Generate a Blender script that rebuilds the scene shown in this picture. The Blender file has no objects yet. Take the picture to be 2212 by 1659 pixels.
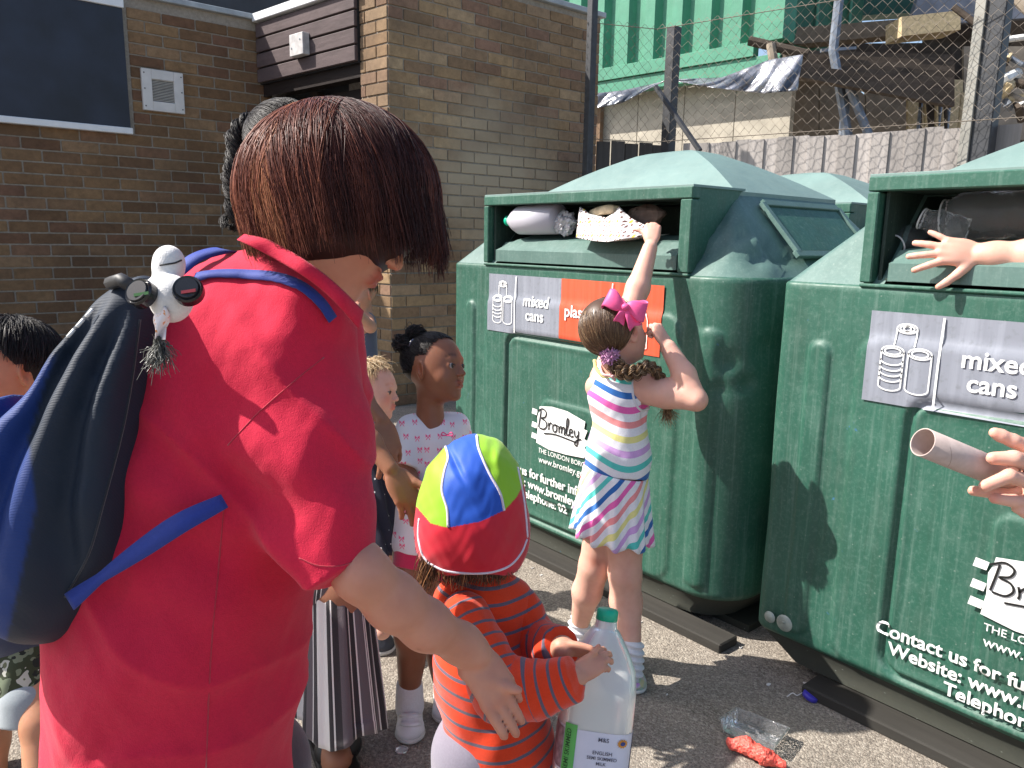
import bpy, math, random
import numpy as np
from mathutils import Vector, Matrix
from mathutils import noise as mnoise
random.seed(7); RNG = np.random.default_rng(7)
S = bpy.context.scene
COL = S.collection
# ------------------------------------------------------------------ camera
FPX, PCX, PCY, CAMH = 1650.0, 1106.0, 829.5, 1.2
RM = np.array([[0.76807599, 0.10655478, 0.6314312], [-0.64014766, 0.15307879, 0.7528465], [0.01643933, 0.98245252, -0.18578694]])
CAMP = np.array([0, 0, CAMH])
R_, U_, F_ = RM[:, 0], RM[:, 1], RM[:, 2]          # camera right, up, forward in the world
cd = bpy.data.cameras.new('camera'); cam = bpy.data.objects.new('camera', cd); COL.objects.link(cam)
cd.sensor_width = 36; cd.lens = 36 * FPX / 2212; cd.clip_start = 0.05; cd.clip_end = 2000
cam.matrix_world = Matrix(((R_[0], U_[0], -F_[0], 0), (R_[1], U_[1], -F_[1], 0), (R_[2], U_[2], -F_[2], CAMH), (0, 0, 0, 1)))
S.camera = cam
# ------------------------------------------------------------------ sky, sun, exposure
SUN_TO = np.array([-0.72, 0.69]); SUN_TO = SUN_TO / np.linalg.norm(SUN_TO); SUN_EL = math.radians(45.5)
w = bpy.data.worlds.new('World'); S.world = w; w.use_nodes = True
nt = w.node_tree; sky = nt.nodes.new('ShaderNodeTexSky'); sky.sky_type = 'NISHITA'; sky.sun_disc = False
sky.sun_elevation = SUN_EL; sky.sun_rotation = math.atan2(SUN_TO[0], SUN_TO[1]); sky.dust_density = 2.0
bg = nt.nodes['Background']; bg.inputs[1].default_value = 0.12; nt.links.new(sky.outputs[0], bg.inputs[0])
sl = bpy.data.lights.new('sun', 'SUN'); sl.energy = 5.0; sl.angle = math.radians(0.53); sl.color = (1.0, 0.95, 0.88)
so = bpy.data.objects.new('sun', sl); COL.objects.link(so)
sd = Vector((SUN_TO[0] * math.cos(SUN_EL), SUN_TO[1] * math.cos(SUN_EL), math.sin(SUN_EL)))
so.rotation_euler = sd.to_track_quat('Z', 'Y').to_euler(); so.location = (-4, 4, 8)
vs = S.view_settings; vs.view_transform = 'Standard'; vs.look = 'None'; vs.gamma = 1; vs.use_curve_mapping = False; vs.exposure = 0.9
# ------------------------------------------------------------------ rays of the survey: plane intersections in metres
def ray(x, y): return RM @ np.array([x - PCX, -(y - PCY), FPX])
def PX(x, y, c): r = ray(x, y); return CAMP + r * (c / r[0])
def PY(x, y, c): r = ray(x, y); return CAMP + r * (c / r[1])
def PZ(x, y, c=0.0): r = ray(x, y); return CAMP + r * ((c - CAMH) / r[2])
def PD(x, y, d): return CAMP + ray(x, y) * (d / FPX)
def project(p):
    v = (np.asarray(p, float) - CAMP) @ RM
    return PCX + FPX * v[..., 0] / v[..., 2], PCY - FPX * v[..., 1] / v[..., 2], v[..., 2]
# ------------------------------------------------------------------ objects
def wloc(o):
    l = np.zeros(3)
    while o is not None: l = l + np.array(o.location); o = o.parent
    return l
def thing(name, label, cat, loc=(0, 0, 0), group=None):
    o = bpy.data.objects.new(name, None); COL.objects.link(o); o.location = tuple(float(v) for v in loc); o.empty_display_size = 0.1
    o['label'] = label; o['category'] = cat
    if group: o['group'] = group
    return o
def tag(o, label, cat, group=None):
    o['label'] = label; o['category'] = cat
    if group: o['group'] = group
    return o
def link(name, me, mat, parent=None, kind=None, label=None):
    o = bpy.data.objects.new(name, me); COL.objects.link(o)
    if mat is not None:
        for m in (mat if isinstance(mat, (list, tuple)) else [mat]): me.materials.append(m)
    if parent is not None: o.parent = parent
    if kind: o['kind'] = kind
    if label: o['label'] = label
    return o
def mesh(name, V, Fc, mat, parent=None, smooth=False, kind=None, attrs=None, midx=None, label=None):
    """V are world metres; stored relative to the parent's world position"""
    V = np.asarray(V, float)
    if parent is not None: V = V - wloc(parent)
    me = bpy.data.meshes.new(name)
    if isinstance(Fc, np.ndarray):
        n, k = Fc.shape
        me.vertices.add(len(V)); me.vertices.foreach_set('co', V.astype(np.float32).ravel())
        me.loops.add(n * k); me.loops.foreach_set('vertex_index', Fc.astype(np.int32).ravel())
        me.polygons.add(n); me.polygons.foreach_set('loop_start', np.arange(0, n * k, k, dtype=np.int32))
        me.polygons.foreach_set('loop_total', np.full(n, k, dtype=np.int32))
        me.update(calc_edges=True); me.validate()
    else:
        me.from_pydata([tuple(v) for v in V], [], [tuple(int(i) for i in f) for f in Fc])
    if smooth: me.polygons.foreach_set('use_smooth', [True] * len(me.polygons))
    if attrs:
        for k, a in attrs.items():
            a = np.asarray(a, np.float32)
            if a.ndim == 1: at = me.attributes.new(k, 'FLOAT', 'POINT'); at.data.foreach_set('value', a)
            else:
                at = me.attributes.new(k, 'FLOAT_COLOR', 'POINT')
                at.data.foreach_set('color', np.hstack([a, np.ones((len(a), 1), np.float32)]).ravel())
    o = link(name, me, mat, parent, kind, label)
    if midx is not None: me.polygons.foreach_set('material_index', list(midx))
    return o
class MB:
    def __init__(s): s.v = []; s.f = []; s.m = []; s.n = 0
    def add(s, V, Fc, m=0):
        V = np.asarray(V, float); s.v.append(V); s.f += [tuple(int(i) + s.n for i in f) for f in Fc]; s.m += [m] * len(Fc); s.n += len(V)
    def box(s, c, h, ax=None, m=0, bev=0.0):
        """c centre, h half sizes, ax 3 rows = local axes"""
        ax = np.eye(3) if ax is None else np.asarray(ax, float)
        if bev <= 0:
            q = np.array([[x, y, z] for x in (-1, 1) for y in (-1, 1) for z in (-1, 1)], float) * h
            s.add(q @ ax + c, [(0, 1, 3, 2), (4, 6, 7, 5), (0, 4, 5, 1), (2, 3, 7, 6), (0, 2, 6, 4), (1, 5, 7, 3)], m)
        else:
            b = bev; V = []; idx = {}
            for x in (-1, 1):
                for y in (-1, 1):
                    for z in (-1, 1):
                        for a in range(3):
                            p = np.array([x * (h[0] - b), y * (h[1] - b), z * (h[2] - b)], float); p[a] += (x, y, z)[a] * b
                            idx[(x, y, z, a)] = len(V); V.append(p)
            Fs = []
            for a in range(3):
                o1, o2 = [i for i in range(3) if i != a]
                for sg in (-1, 1):
                    qd = []
                    for (p, q_) in ((-1, -1), (1, -1), (1, 1), (-1, 1)):
                        k = [0, 0, 0]; k[a] = sg; k[o1] = p; k[o2] = q_; qd.append(idx[(k[0], k[1], k[2], a)])
                    Fs.append(qd if (sg == 1) ^ (a == 1) else qd[::-1])
            for a in range(3):
                o1, o2 = [i for i in range(3) if i != a]
                for p in (-1, 1):
                    for q_ in (-1, 1):
                        k1 = [0, 0, 0]; k1[a] = -1; k1[o1] = p; k1[o2] = q_; k2 = list(k1); k2[a] = 1
                        Fs.append([idx[(*k1, o1)], idx[(*k2, o1)], idx[(*k2, o2)], idx[(*k1, o2)]])
            for x in (-1, 1):
                for y in (-1, 1):
                    for z in (-1, 1): Fs.append([idx[(x, y, z, 0)], idx[(x, y, z, 1)], idx[(x, y, z, 2)]])
            s.add(np.array(V) @ ax + c, Fs, m)
    def tube(s, pts, r, n=6, m=0, cap=True, flat=None):
        V, Fs = tube_geo(pts, r, n, cap, flat); s.add(V, Fs, m)
    def build(s, name, mat, parent=None, smooth=False, kind=None, label=None):
        o = mesh(name, np.vstack(s.v), s.f, mat, parent, smooth, kind, midx=s.m if max(s.m) > 0 else None, label=label)
        return o
def frames(P):
    P = np.asarray(P, float); T = np.gradient(P, axis=0); T /= np.linalg.norm(T, axis=1)[:, None] + 1e-12
    a = np.array([0, 0, 1.0]) if abs(T[0][2]) < 0.9 else np.array([1.0, 0, 0])
    N = np.zeros_like(P); n = a - T[0] * (a @ T[0]); n /= np.linalg.norm(n)
    for i in range(len(P)):
        n = n - T[i] * (n @ T[i]); n /= np.linalg.norm(n) + 1e-12; N[i] = n
    return T, N, np.cross(T, N)
def tube_geo(pts, r, n=6, cap=True, flat=None):
    P = np.asarray(pts, float); T, N, B = frames(P); r = np.broadcast_to(np.asarray(r, float), (len(P),))
    a = np.arange(n) * 2 * math.pi / n; fl = 1.0 if flat is None else flat
    V = (P[:, None] + r[:, None, None] * (np.cos(a)[None, :, None] * N[:, None] + fl * np.sin(a)[None, :, None] * B[:, None])).reshape(-1, 3)
    Fs = [(i * n + j, i * n + (j + 1) % n, (i + 1) * n + (j + 1) % n, (i + 1) * n + j) for i in range(len(P) - 1) for j in range(n)]
    if cap: Fs += [tuple(range(n))[::-1], tuple(range((len(P) - 1) * n, len(P) * n))]
    return V, Fs
def smoothline(pts, n=8):
    """Catmull-Rom through points"""
    P = np.asarray(pts, float); P = np.vstack([2 * P[0] - P[1], P, 2 * P[-1] - P[-2]]); out = []
    for i in range(1, len(P) - 2):
        t = np.linspace(0, 1, n, endpoint=False)[:, None]
        a, b, c, d = P[i - 1], P[i], P[i + 1], P[i + 2]
        out.append(0.5 * (2 * b + (c - a) * t + (2 * a - 5 * b + 4 * c - d) * t ** 2 + (3 * b - a - 3 * c + d) * t ** 3))
    out.append(P[-2][None]); return np.vstack(out)
def lathe(prof, n=24):
    """prof list of (r,z) -> local verts, faces around z"""
    pr_ = np.asarray(prof, float); a = np.arange(n) * 2 * math.pi / n
    V = np.stack([pr_[:, 0][:, None] * np.cos(a), pr_[:, 0][:, None] * np.sin(a), np.repeat(pr_[:, 1][:, None], n, 1)], -1).reshape(-1, 3)
    Fs = [(i * n + j, i * n + (j + 1) % n, (i + 1) * n + (j + 1) % n, (i + 1) * n + j) for i in range(len(pr_) - 1) for j in range(n)]
    return V, Fs
def axes_from(z, x=None):
    z = np.asarray(z, float); z = z / np.linalg.norm(z); x = np.array([1.0, 0.2, 0.1]) if x is None else np.asarray(x, float)
    x = x - z * (x @ z); x /= np.linalg.norm(x); return np.array([x, np.cross(z, x), z])
# ------------------------------------------------------------------ materials
class NT:
    def __init__(s, name):
        s.m = bpy.data.materials.new(name); s.m.use_nodes = True; s.t = s.m.node_tree; s.b = s.t.nodes['Principled BSDF']
    def n(s, ty, **kw):
        o = s.t.nodes.new('ShaderNode' + ty)
        for k, v in kw.items(): setattr(o, k, v)
        return o
    def l(s, a, b): s.t.links.new(a, b)
    def setv(s, sock, v):
        if isinstance(v, bpy.types.NodeSocket): s.l(v, sock)
        elif isinstance(v, (tuple, list)) and len(v) == 3 and sock.type == 'RGBA': sock.default_value = (*v, 1)
        else: sock.default_value = v
    def co(s, kind='Object'):
        return s.n('TexCoord').outputs[kind]
    def pos(s): return s.n('NewGeometry').outputs['Position']
    def noise(s, vec, scale, detail=4, rough=0.55, out='Fac', stretch=None):
        if stretch:
            mp = s.n('Mapping'); s.l(vec, mp.inputs[0]); mp.inputs['Scale'].default_value = stretch; vec = mp.outputs[0]
        o = s.n('TexNoise'); s.l(vec, o.inputs['Vector']); o.inputs['Scale'].default_value = scale; o.inputs['Detail'].default_value = detail; o.inputs['Roughness'].default_value = rough
        return o.outputs[out]
    def voro(s, vec, scale, out='Distance', feature='F1'):
        o = s.n('TexVoronoi', feature=feature); s.l(vec, o.inputs['Vector']); o.inputs['Scale'].default_value = scale; return o.outputs[out]
    def ramp(s, fac, stops, interp='LINEAR'):
        o = s.n('ValToRGB'); o.color_ramp.interpolation = interp; e = o.color_ramp.elements
        while len(e) < len(stops): e.new(0.5)
        for i, (p, c) in enumerate(stops):
            e[i].position = p; e[i].color = (*c, 1) if isinstance(c, (tuple, list)) else (c, c, c, 1)
        s.l(fac, o.inputs[0]); return o.outputs[0]
    def mix(s, fac, a, b, blend='MIX'):
        o = s.n('Mix', data_type='RGBA', blend_type=blend); s.setv(o.inputs[0], fac); s.setv(o.inputs[6], a); s.setv(o.inputs[7], b); return o.outputs[2]
    def math(s, op, a, b=0.0, c=None, clamp=False):
        o = s.n('Math', operation=op, use_clamp=clamp); s.setv(o.inputs[0], a); s.setv(o.inputs[1], b)
        if c is not None: s.setv(o.inputs[2], c)
        return o.outputs[0]
    def attr(s, name, out='Fac'): return s.n('Attribute', attribute_name=name).outputs[out]
    def bump(s, h, strength=0.3, dist=0.005):
        o = s.n('Bump'); s.l(h, o.inputs['Height']); o.inputs['Strength'].default_value = strength; o.inputs['Distance'].default_value = dist
        s.l(o.outputs[0], s.b.inputs['Normal']); return o
    def set(s, **kw):
        mp = dict(color='Base Color', rough='Roughness', metal='Metallic', spec='Specular IOR Level', alpha='Alpha', trans='Transmission Weight', sss='Subsurface Weight', sheen='Sheen Weight', coat='Coat Weight', ior='IOR', sssr='Subsurface Radius', ssss='Subsurface Scale')
        for k, v in kw.items():
            s.setv(s.b.inputs[mp[k]], v)
        return s
def M_simple(name, c, rough=0.6, var=0.25, scale=12, bump=0.0, bscale=60, metal=0.0, bd=0.002, stretch=None, **kw):
    t = NT(name); p = t.co(); f = t.noise(p, scale, 5, stretch=stretch)
    dk = tuple(v * (1 - var) for v in c); lt = tuple(min(1, v * (1 + var)) for v in c)
    t.set(color=t.ramp(f, [(0.3, dk), (0.7, lt)]), rough=rough, metal=metal, **kw)
    if bump: t.bump(t.noise(p, bscale, 4, stretch=stretch), bump, bd)
    return t.m
def M_attr(name, rough=0.6, bump=0.0, bscale=300, bd=0.001, sss=0.0, mult=1.0, var=0.1, vs_=15, **kw):
    """colour comes from the mesh's own colour attribute"""
    t = NT(name); c = t.attr('Col', 'Color'); f = t.noise(t.co(), vs_, 4)
    c = t.mix(1.0, c, t.ramp(f, [(0.3, 1 - var), (0.7, 1.0)]), 'MULTIPLY')
    t.set(color=c, rough=rough, **kw)
    if sss: t.set(sss=sss); t.b.inputs['Subsurface Radius'].default_value = (1.0, 0.35, 0.2); t.b.inputs['Subsurface Scale'].default_value = 0.006
    if bump: t.bump(t.noise(t.co(), bscale, 3), bump, bd)
    return t.m
def M_skin(name, c, sss=0.25, rough=0.5):
    t = NT(name); p = t.co(); f = t.math('ADD', t.math('MULTIPLY', t.noise(p, 28, 5), .6), t.math('MULTIPLY', t.noise(p, 8, 4), .4))
    col = t.ramp(f, [(0.3, (c[0] * .88, c[1] * .76, c[2] * .74)), (0.75, (min(1, c[0] * 1.08), c[1] * 1.05, c[2] * 1.04))])
    a = t.attr('Tint', 'Color'); col = t.mix(1.0, col, a, 'MULTIPLY')
    fr = t.ramp(t.voro(p, 95), [(0.0, (.62, .5, .45)), (0.075, (1, 1, 1))]); col = t.mix(0.25, col, fr, 'MULTIPLY')
    t.set(color=col, rough=rough, sss=sss); t.b.inputs['Subsurface Radius'].default_value = (1.0, 0.3, 0.15); t.b.inputs['Subsurface Scale'].default_value = 0.006
    t.set(spec=0.35)
    h = t.noise(p, 420, 3); t.bump(h, 0.15, 0.0008); return t.m
def M_cloth(name, c, var=0.12, weave=900, sheen=0.3, rough=0.85, b=0.25):
    t = NT(name); p = t.co(); f = t.noise(p, 9, 5)
    f2 = t.noise(p, 260, 3, stretch=(1, 1, 1))
    col = t.ramp(f, [(0.3, tuple(v * (1 - var) for v in c)), (0.7, c)]); col = t.mix(0.35, col, t.ramp(f2, [(0.3, 0.7), (0.7, 1.0)]), 'MULTIPLY')
    t.set(color=col, rough=rough, sheen=sheen, spec=0.25); t.b.inputs['Sheen Roughness'].default_value = 0.6
    h = t.math('ADD', t.noise(p, weave, 2), t.math('MULTIPLY', t.noise(p, 35, 3), 2.5)); t.bump(h, b, 0.0015); return t.m

def M_brick():
    t = NT('stock_brick'); oi = t.n('ObjectInfo').outputs['Random']; a = t.attr('rnd'); r = t.math('FRACT', t.math('ADD', oi, a))
    base = t.ramp(r, [(0.0, (.22, .14, .085)), (0.2, (.33, .215, .12)), (0.4, (.40, .27, .15)), (0.55, (.26, .165, .10)), (0.7, (.44, .31, .185)), (0.88, (.30, .175, .12)), (1.0, (.24, .145, .09))])
    p = t.pos(); n1 = t.noise(p, 26, 6, 0.7); base = t.mix(0.75, base, t.ramp(n1, [(0.3, .5), (0.72, 1.15)]), 'MULTIPLY')
    n2 = t.noise(p, 1.3, 3); base = t.mix(t.ramp(n2, [(0.45, 0.0), (0.7, 0.5)]), base, (.11, .075, .055))
    # pale washed-off patch on the wing wall
    sx = t.n('SeparateXYZ'); t.l(p, sx.inputs[0]); wz = t.math('SUBTRACT', sx.outputs[2], 1.65); wz = t.math('MULTIPLY', t.math('ABSOLUTE', wz), 1.5)
    wx = t.math('ABSOLUTE', t.math('MULTIPLY', t.math('SUBTRACT', sx.outputs[0], 3.7), 0.8)); wm = t.math('ADD', t.math('ADD', wz, wx), t.math('MULTIPLY', t.noise(p, 3, 5), 1.4))
    wash = t.math('MULTIPLY', t.ramp(wm, [(0.95, 1.0), (1.9, 0.0)]) if False else t.math('SUBTRACT', 1.9, wm, clamp=True), t.math('LESS_THAN', sx.outputs[1], 4.72))
    base = t.mix(t.math('MULTIPLY', wash, 0.9), base, (.42, .345, .245))
    base = t.mix(t.math('GREATER_THAN', sx.outputs[1], 5.9), base, t.mix(1.0, base, (.72, .66, .62), 'MULTIPLY'))  # left block brick multiplied darker to put its deep shade into the colour
    t.set(color=base, rough=0.9, spec=0.2); t.bump(t.noise(p, 120, 5, .7), 0.6, 0.004); return t.m
def M_mortar():
    t = NT('lime_mortar'); p = t.pos(); n = t.noise(p, 40, 5, .7); t.set(color=t.ramp(n, [(0.3, (.22, .19, .155)), (0.7, (.35, .31, .26))]), rough=0.95); t.bump(n, 0.7, 0.004); return t.m
def M_paint(name, c, chalk=0.15, rough=0.42, chalkc=(.35, .45, .40), streak=True, dirt=0.35, blue=False, rough2=None):
    t = NT(name); p = t.pos()
    n1 = t.noise(p, 3.0, 6, .65); n2 = t.noise(p, 22, 5, .7); col = t.ramp(n1, [(0.3, tuple(v * .85 for v in c)), (0.7, tuple(v * 1.12 for v in c))])
    n3 = t.noise(p, 110, 4, .7); col = t.mix(t.ramp(n3, [(0.5, 0.0), (0.8, chalk * 1.3)]), col, chalkc); col = t.mix(t.ramp(n2, [(0.5, 0.0), (0.85, chalk * .7)]), col, chalkc)
    if streak:
        s1 = t.noise(p, 75, 5, .7, stretch=(1, 1, .03)); col = t.mix(t.ramp(s1, [(0.52, 0.0), (0.78, chalk * 1.5)]), col, chalkc)
        s2 = t.noise(p, 13, 4, .7, stretch=(1, 1, .09)); col = t.mix(t.ramp(s2, [(0.5, 0.0), (0.85, dirt)]), col, (.035, .035, .025))
    v = t.voro(p, 33); sp = t.ramp(v, [(0.0, .5), (0.09, 0.0)]); col = t.mix(sp, col, (.3, .34, .3))
    if blue:
        b1 = t.noise(p, 9, 3, .8); b2 = t.noise(p, 60, 3, .7); mk = t.math('MULTIPLY', t.ramp(b1, [(0.68, 0.0), (0.73, 1.0)]), t.ramp(b2, [(0.55, 0.0), (0.62, .8)]))
        col = t.mix(mk, col, (.04, .16, .4))
    t.set(color=col, rough=t.ramp(n2, [(0.3, rough), (0.8, min(1, rough + .25))]), spec=0.5)
    t.bump(t.math('ADD', t.noise(p, 5, 3), t.math('MULTIPLY', n2, .12)), 0.35, 0.012); return t.m
def M_asphalt():
    t = NT('worn_asphalt'); p = t.pos()
    v = t.n('TexVoronoi'); t.l(p, v.inputs['Vector']); v.inputs['Scale'].default_value = 170; cc = t.n('SeparateColor'); t.l(v.outputs['Color'], cc.inputs[0])
    st = t.ramp(cc.outputs[0], [(0.0, (.16, .137, .113)), (0.45, (.24, .207, .17)), (0.8, (.32, .28, .23)), (1.0, (.48, .43, .36))])
    v2 = t.n('TexVoronoi'); t.l(p, v2.inputs['Vector']); v2.inputs['Scale'].default_value = 300; c2 = t.n('SeparateColor'); t.l(v2.outputs['Color'], c2.inputs[0])
    st = t.mix(0.5, st, t.ramp(c2.outputs[1], [(0.0, (.12, .102, .086)), (0.6, (.24, .205, .168)), (1.0, (.42, .375, .32))]))
    big = t.noise(p, 1.1, 5, .65); st = t.mix(0.6, st, t.ramp(big, [(0.3, .78), (0.75, 1.2)]), 'MULTIPLY')
    st = t.mix(t.ramp(t.noise(p, 6, 5, .7), [(0.55, 0.0), (0.8, .35)]), st, (.25, .215, .17))
    cr = t.voro(t.n('VectorMath', operation='ADD').outputs[0], 1.0) if False else None; st = t.mix(t.ramp(t.noise(p, 2.6, 6, .75), [(0.60, 0), (0.72, .55)]), st, (.055, .048, .042)); wv_ = t.noise(p, 1.6, 8, .8); ck = t.ramp(t.math('ABSOLUTE', t.math('SUBTRACT', wv_, .5)), [(0.0, .7), (.006, 0.0)]); st = t.mix(ck, st, (.03, .026, .022)); t.set(color=st, rough=0.85, spec=0.35); t.bump(t.math('ADD', t.math('SUBTRACT', 1, v.outputs['Distance']), t.math('MULTIPLY', v2.outputs['Distance'], -.6)), 0.55, 0.005); return t.m
def M_wood(name, c, var=0.35, axis=2, rough=0.85, sc=30):
    t = NT(name); p = t.pos(); st = [1, 1, 1]; st[axis] = .06; oi = t.n('ObjectInfo').outputs['Random']
    n = t.noise(p, sc, 6, .7, stretch=tuple(st)); col = t.ramp(n, [(0.3, tuple(v * (1 - var) for v in c)), (0.72, tuple(v * (1 + var * .6) for v in c))])
    col = t.mix(1.0, col, t.ramp(oi, [(0.0, .7), (1.0, 1.12)]), 'MULTIPLY'); col = t.mix(t.ramp(t.noise(p, 2.3, 4), [(0.5, 0), (0.75, .5)]), col, tuple(v * .45 for v in c))
    t.set(color=col, rough=rough, spec=0.25); t.bump(n, 0.5, 0.004); return t.m
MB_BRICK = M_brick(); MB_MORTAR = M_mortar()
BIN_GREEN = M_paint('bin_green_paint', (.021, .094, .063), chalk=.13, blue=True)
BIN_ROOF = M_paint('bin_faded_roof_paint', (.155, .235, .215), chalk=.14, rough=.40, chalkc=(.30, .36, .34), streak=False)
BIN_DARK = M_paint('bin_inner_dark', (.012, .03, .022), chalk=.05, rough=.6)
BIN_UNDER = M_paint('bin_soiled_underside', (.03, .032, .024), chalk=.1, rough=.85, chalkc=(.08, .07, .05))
RUST = M_simple('rust', (.22, .09, .04), .9, .4, 60, .5, 200)
WHITE_PRINT = M_simple('white_print', (.78, .78, .76), .6, .08, 60)
BLACK = M_simple('black_rubber', (.018, .018, .02), .55, .3, 40)
print('materials ok')
# ==================================================================== SETTING
g = mesh('ground', [(-60, -60, 0), (80, -60, 0), (80, 90, 0), (-60, 90, 0)], [(0, 1, 2, 3)], M_asphalt(), kind='structure')

unit_me = {}
def brick_mesh():
    if 'b' not in unit_me:
        m = MB(); m.box((0, 0, 0), (.5, .5, .5), bev=0.03); me = bpy.data.meshes.new('brick'); V = np.vstack(m.v)
        me.from_pydata([tuple(v) for v in V], [], m.f); me.materials.append(MB_BRICK); unit_me['b'] = me
        a = me.attributes.new('rnd', 'FLOAT', 'POINT')
    return unit_me['b']
def brick_face(root, o, t, n, L, z1, skip, first=0.0, limit=300, course=.0795, length=.24, keep=None, z0=0.0, ends=()):
    """bricks 3 mm proud of the mortar on the plane through o along t, outward normal n"""
    o, t, n = (np.asarray(v, float) for v in (o, t, n)); todo = []; gap = .011
    for r in range(int((z1 - z0) / course)):
        z = z0 + (r + .5) * course; s = -first - (length / 2 if r % 2 else 0); k = 0
        while s < L:
            a, b = max(s, 0), min(s + length, L); s += length
            if b - a < .05: continue
            for (q0, q1, w0, w1) in skip:
                if w0 < z < w1:
                    if a >= q0 and b <= q1: a = b
                    elif a < q0 < b: b = q0
                    elif a < q1 < b: a = q1
            if b - a < .05: continue
            c = o + t * (a + b) / 2; todo.append((c[0], c[1], z, b - a - gap, course - gap))
    A = np.array(todo); x, y, d = project(A[:, :3]); vis = (x > -40) & (x < 2250) & (y > -30) & (y < 1690) & (d > 0)
    if keep is not None: vis &= keep(x, y)
    order = np.argsort(np.where(vis, d, d + 100)); single = set(order[:min(limit, int(vis.sum()))])
    Rz = Matrix(((t[0], n[0], 0), (t[1], n[1], 0), (0, 0, 1))).to_4x4(); rl = wloc(root); mb = MB()
    for i, (cx, cy, cz, ln, hh) in enumerate(todo):
        pr_ = random.uniform(-.002, .003); dp = .05; c = np.array([cx, cy, cz]) + n * (pr_ - dp / 2 + .004)
        if i in single:
            ob = bpy.data.objects.new('brick', brick_mesh()); COL.objects.link(ob); ob.parent = root
            M4 = Matrix.Translation(Vector(c - rl)) @ Rz @ Matrix.Rotation(random.uniform(-.006, .006), 4, 'Y') @ Matrix.Diagonal((ln, dp, hh, 1))
            ob.matrix_basis = M4
        else:
            mb.box(c, (ln / 2, dp / 2, hh / 2), ax=np.array([t, n, [0, 0, 1]]))
    if mb.n:
        ob = mb.build('brickwork', MB_BRICK, root, kind='stuff'); rv = np.repeat(RNG.random(mb.n // 8), 8)
        a = ob.data.attributes.new('rnd', 'FLOAT', 'POINT'); a.data.foreach_set('value', rv.astype(np.float32))
# --- left block
YW = 6.25
lw = thing('brick_building', 'yellow stock brick building at the left with a boarded window and a white air vent', 'building', (0, YW, 0))
m = MB(); m.box((.31, YW + 2.003, 1.43), (2.33, 2.0, 1.43)); m.build('wall', MB_MORTAR, lw)
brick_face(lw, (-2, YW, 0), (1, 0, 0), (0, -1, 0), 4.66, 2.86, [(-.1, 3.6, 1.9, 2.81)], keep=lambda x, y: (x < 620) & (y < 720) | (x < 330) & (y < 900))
COPE = M_simple('grey_coping', (.33, .36, .38), .6, .2, 8, .3, 60)
WTRIM = M_simple('white_upvc_trim', (.74, .75, .76), .4, .06, 8)
m = MB()
m.box((1.70, YW + 2.0, 2.876), (.86, 2.04, .02), bev=.004); m.box((-.65, YW + 2.0, 2.876), (1.45, 2.04, .02), bev=.004); m.build('coping', COPE, lw)
bo = M_simple('dark_window_board', (.012, .017, .033), .5, .5, 3, .25, 240)
wb = MB(); wb.box((-.22, YW - .012, 2.345), (1.79, .02, .41)); wbo = wb.build('window_board', bo, lw)
m = MB(); m.box((-.22, YW - .022, 1.925), (1.80, .035, .022), bev=.004); m.build('window_sill', WTRIM, wbo)
m = MB(); m.box((-.22, YW - .018, 2.787), (1.80, .03, .03), bev=.004); m.build('window_head', WTRIM, wbo)
# vent
vc = PY(352, 198, YW - .02); m = MB(); vw, vh = .145, .145
for sx, sz, hx, hz in ((-1, 0, .034, vh), (1, 0, .034, vh), (0, 1, vw - .068, .034), (0, -1, vw - .068, .034)):
    m.box(vc + np.array([sx * (vw - .034), 0, sz * (vh - .034)]), (hx, .018, hz), bev=.003)
vf = m.build('air_vent', M_simple('vent_plastic', (.62, .60, .58), .5, .08, 12), lw)
m = MB(); m.box(vc + np.array([0, .012, 0]), (.08, .004, .08)); m.build('vent_backing', BLACK, vf)
for i in range(15):
    m = MB(); m.box(vc + np.array([0, -.002, -.076 + i * .0108]), (.079, .006, .0026), ax=axes_from((0, -.35, 1), (1, 0, 0))); m.build('louvre', M_simple('louvre_plastic', (.45, .44, .42), .5, .1, 20) if i == 0 else bpy.data.materials['louvre_plastic'], vf)
for sx in (-1, 1):
    for sz in (-1, 0.05, 1):
        m = MB(); m.box(vc + np.array([sx * (vw - .016), -.019, sz * (vh - .03)]), (.004, .002, .004)); m.build('screw', BLACK, vf)
# upper roof behind the parapet
m = MB(); m.box((.3, YW + 1.5, 3.4), (3.4, .5, .5)); m.build('roof_upstand', M_simple('dark_felt', (.05, .052, .06), .8, .2, 6), lw)
m = MB(); m.box((.3, YW + .97, 3.03), (3.4, .03, .02)); m.build('roof_edge', COPE, lw)
# --- entrance between the blocks: fascia + door, along the line from the wing corner to the left block
A0 = np.array([2.80, 4.676, 0.]); A1 = np.array([2.575, 6.24, 0.]); ed = A1 - A0; eL = np.linalg.norm(ed); ed /= eL; en = np.array([-ed[1], ed[0], 0]); PW = .30
ent = thing('entrance_porch', 'brown timber boarded fascia over a dark glazed door between the two brick walls', 'porch', A0 + ed * .9)
ex = np.array([ed, en, [0, 0, 1]]); FB = M_wood('stained_fascia_board', (.115, .085, .085), .25, 1, .55)
fs, fe = PW + .002, eL - .004
for i in range(4):
    z = 2.775 - i * .112; m = MB(); m.box(A0 + ed * (fs + fe) / 2 + en * (.028 + random.uniform(-.001, .001)) + np.array([0, 0, z]), ((fe - fs) / 2, .014, .0495), ax=ex, bev=.004); m.build('board', FB, ent)
m = MB(); m.box(A0 + ed * (fs + fe) / 2 + np.array([0, 0, 2.62]), ((fe - fs) / 2, .016, .24), ax=ex); m.build('fascia_backing', BLACK, ent)
m = MB(); m.box(A0 + ed * (fs + fe) / 2 + en * .02 + np.array([0, 0, 2.866]), ((fe - fs) / 2, .05, .03), ax=ex, bev=.004); m.build('roof_trim', WTRIM, ent)
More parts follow.
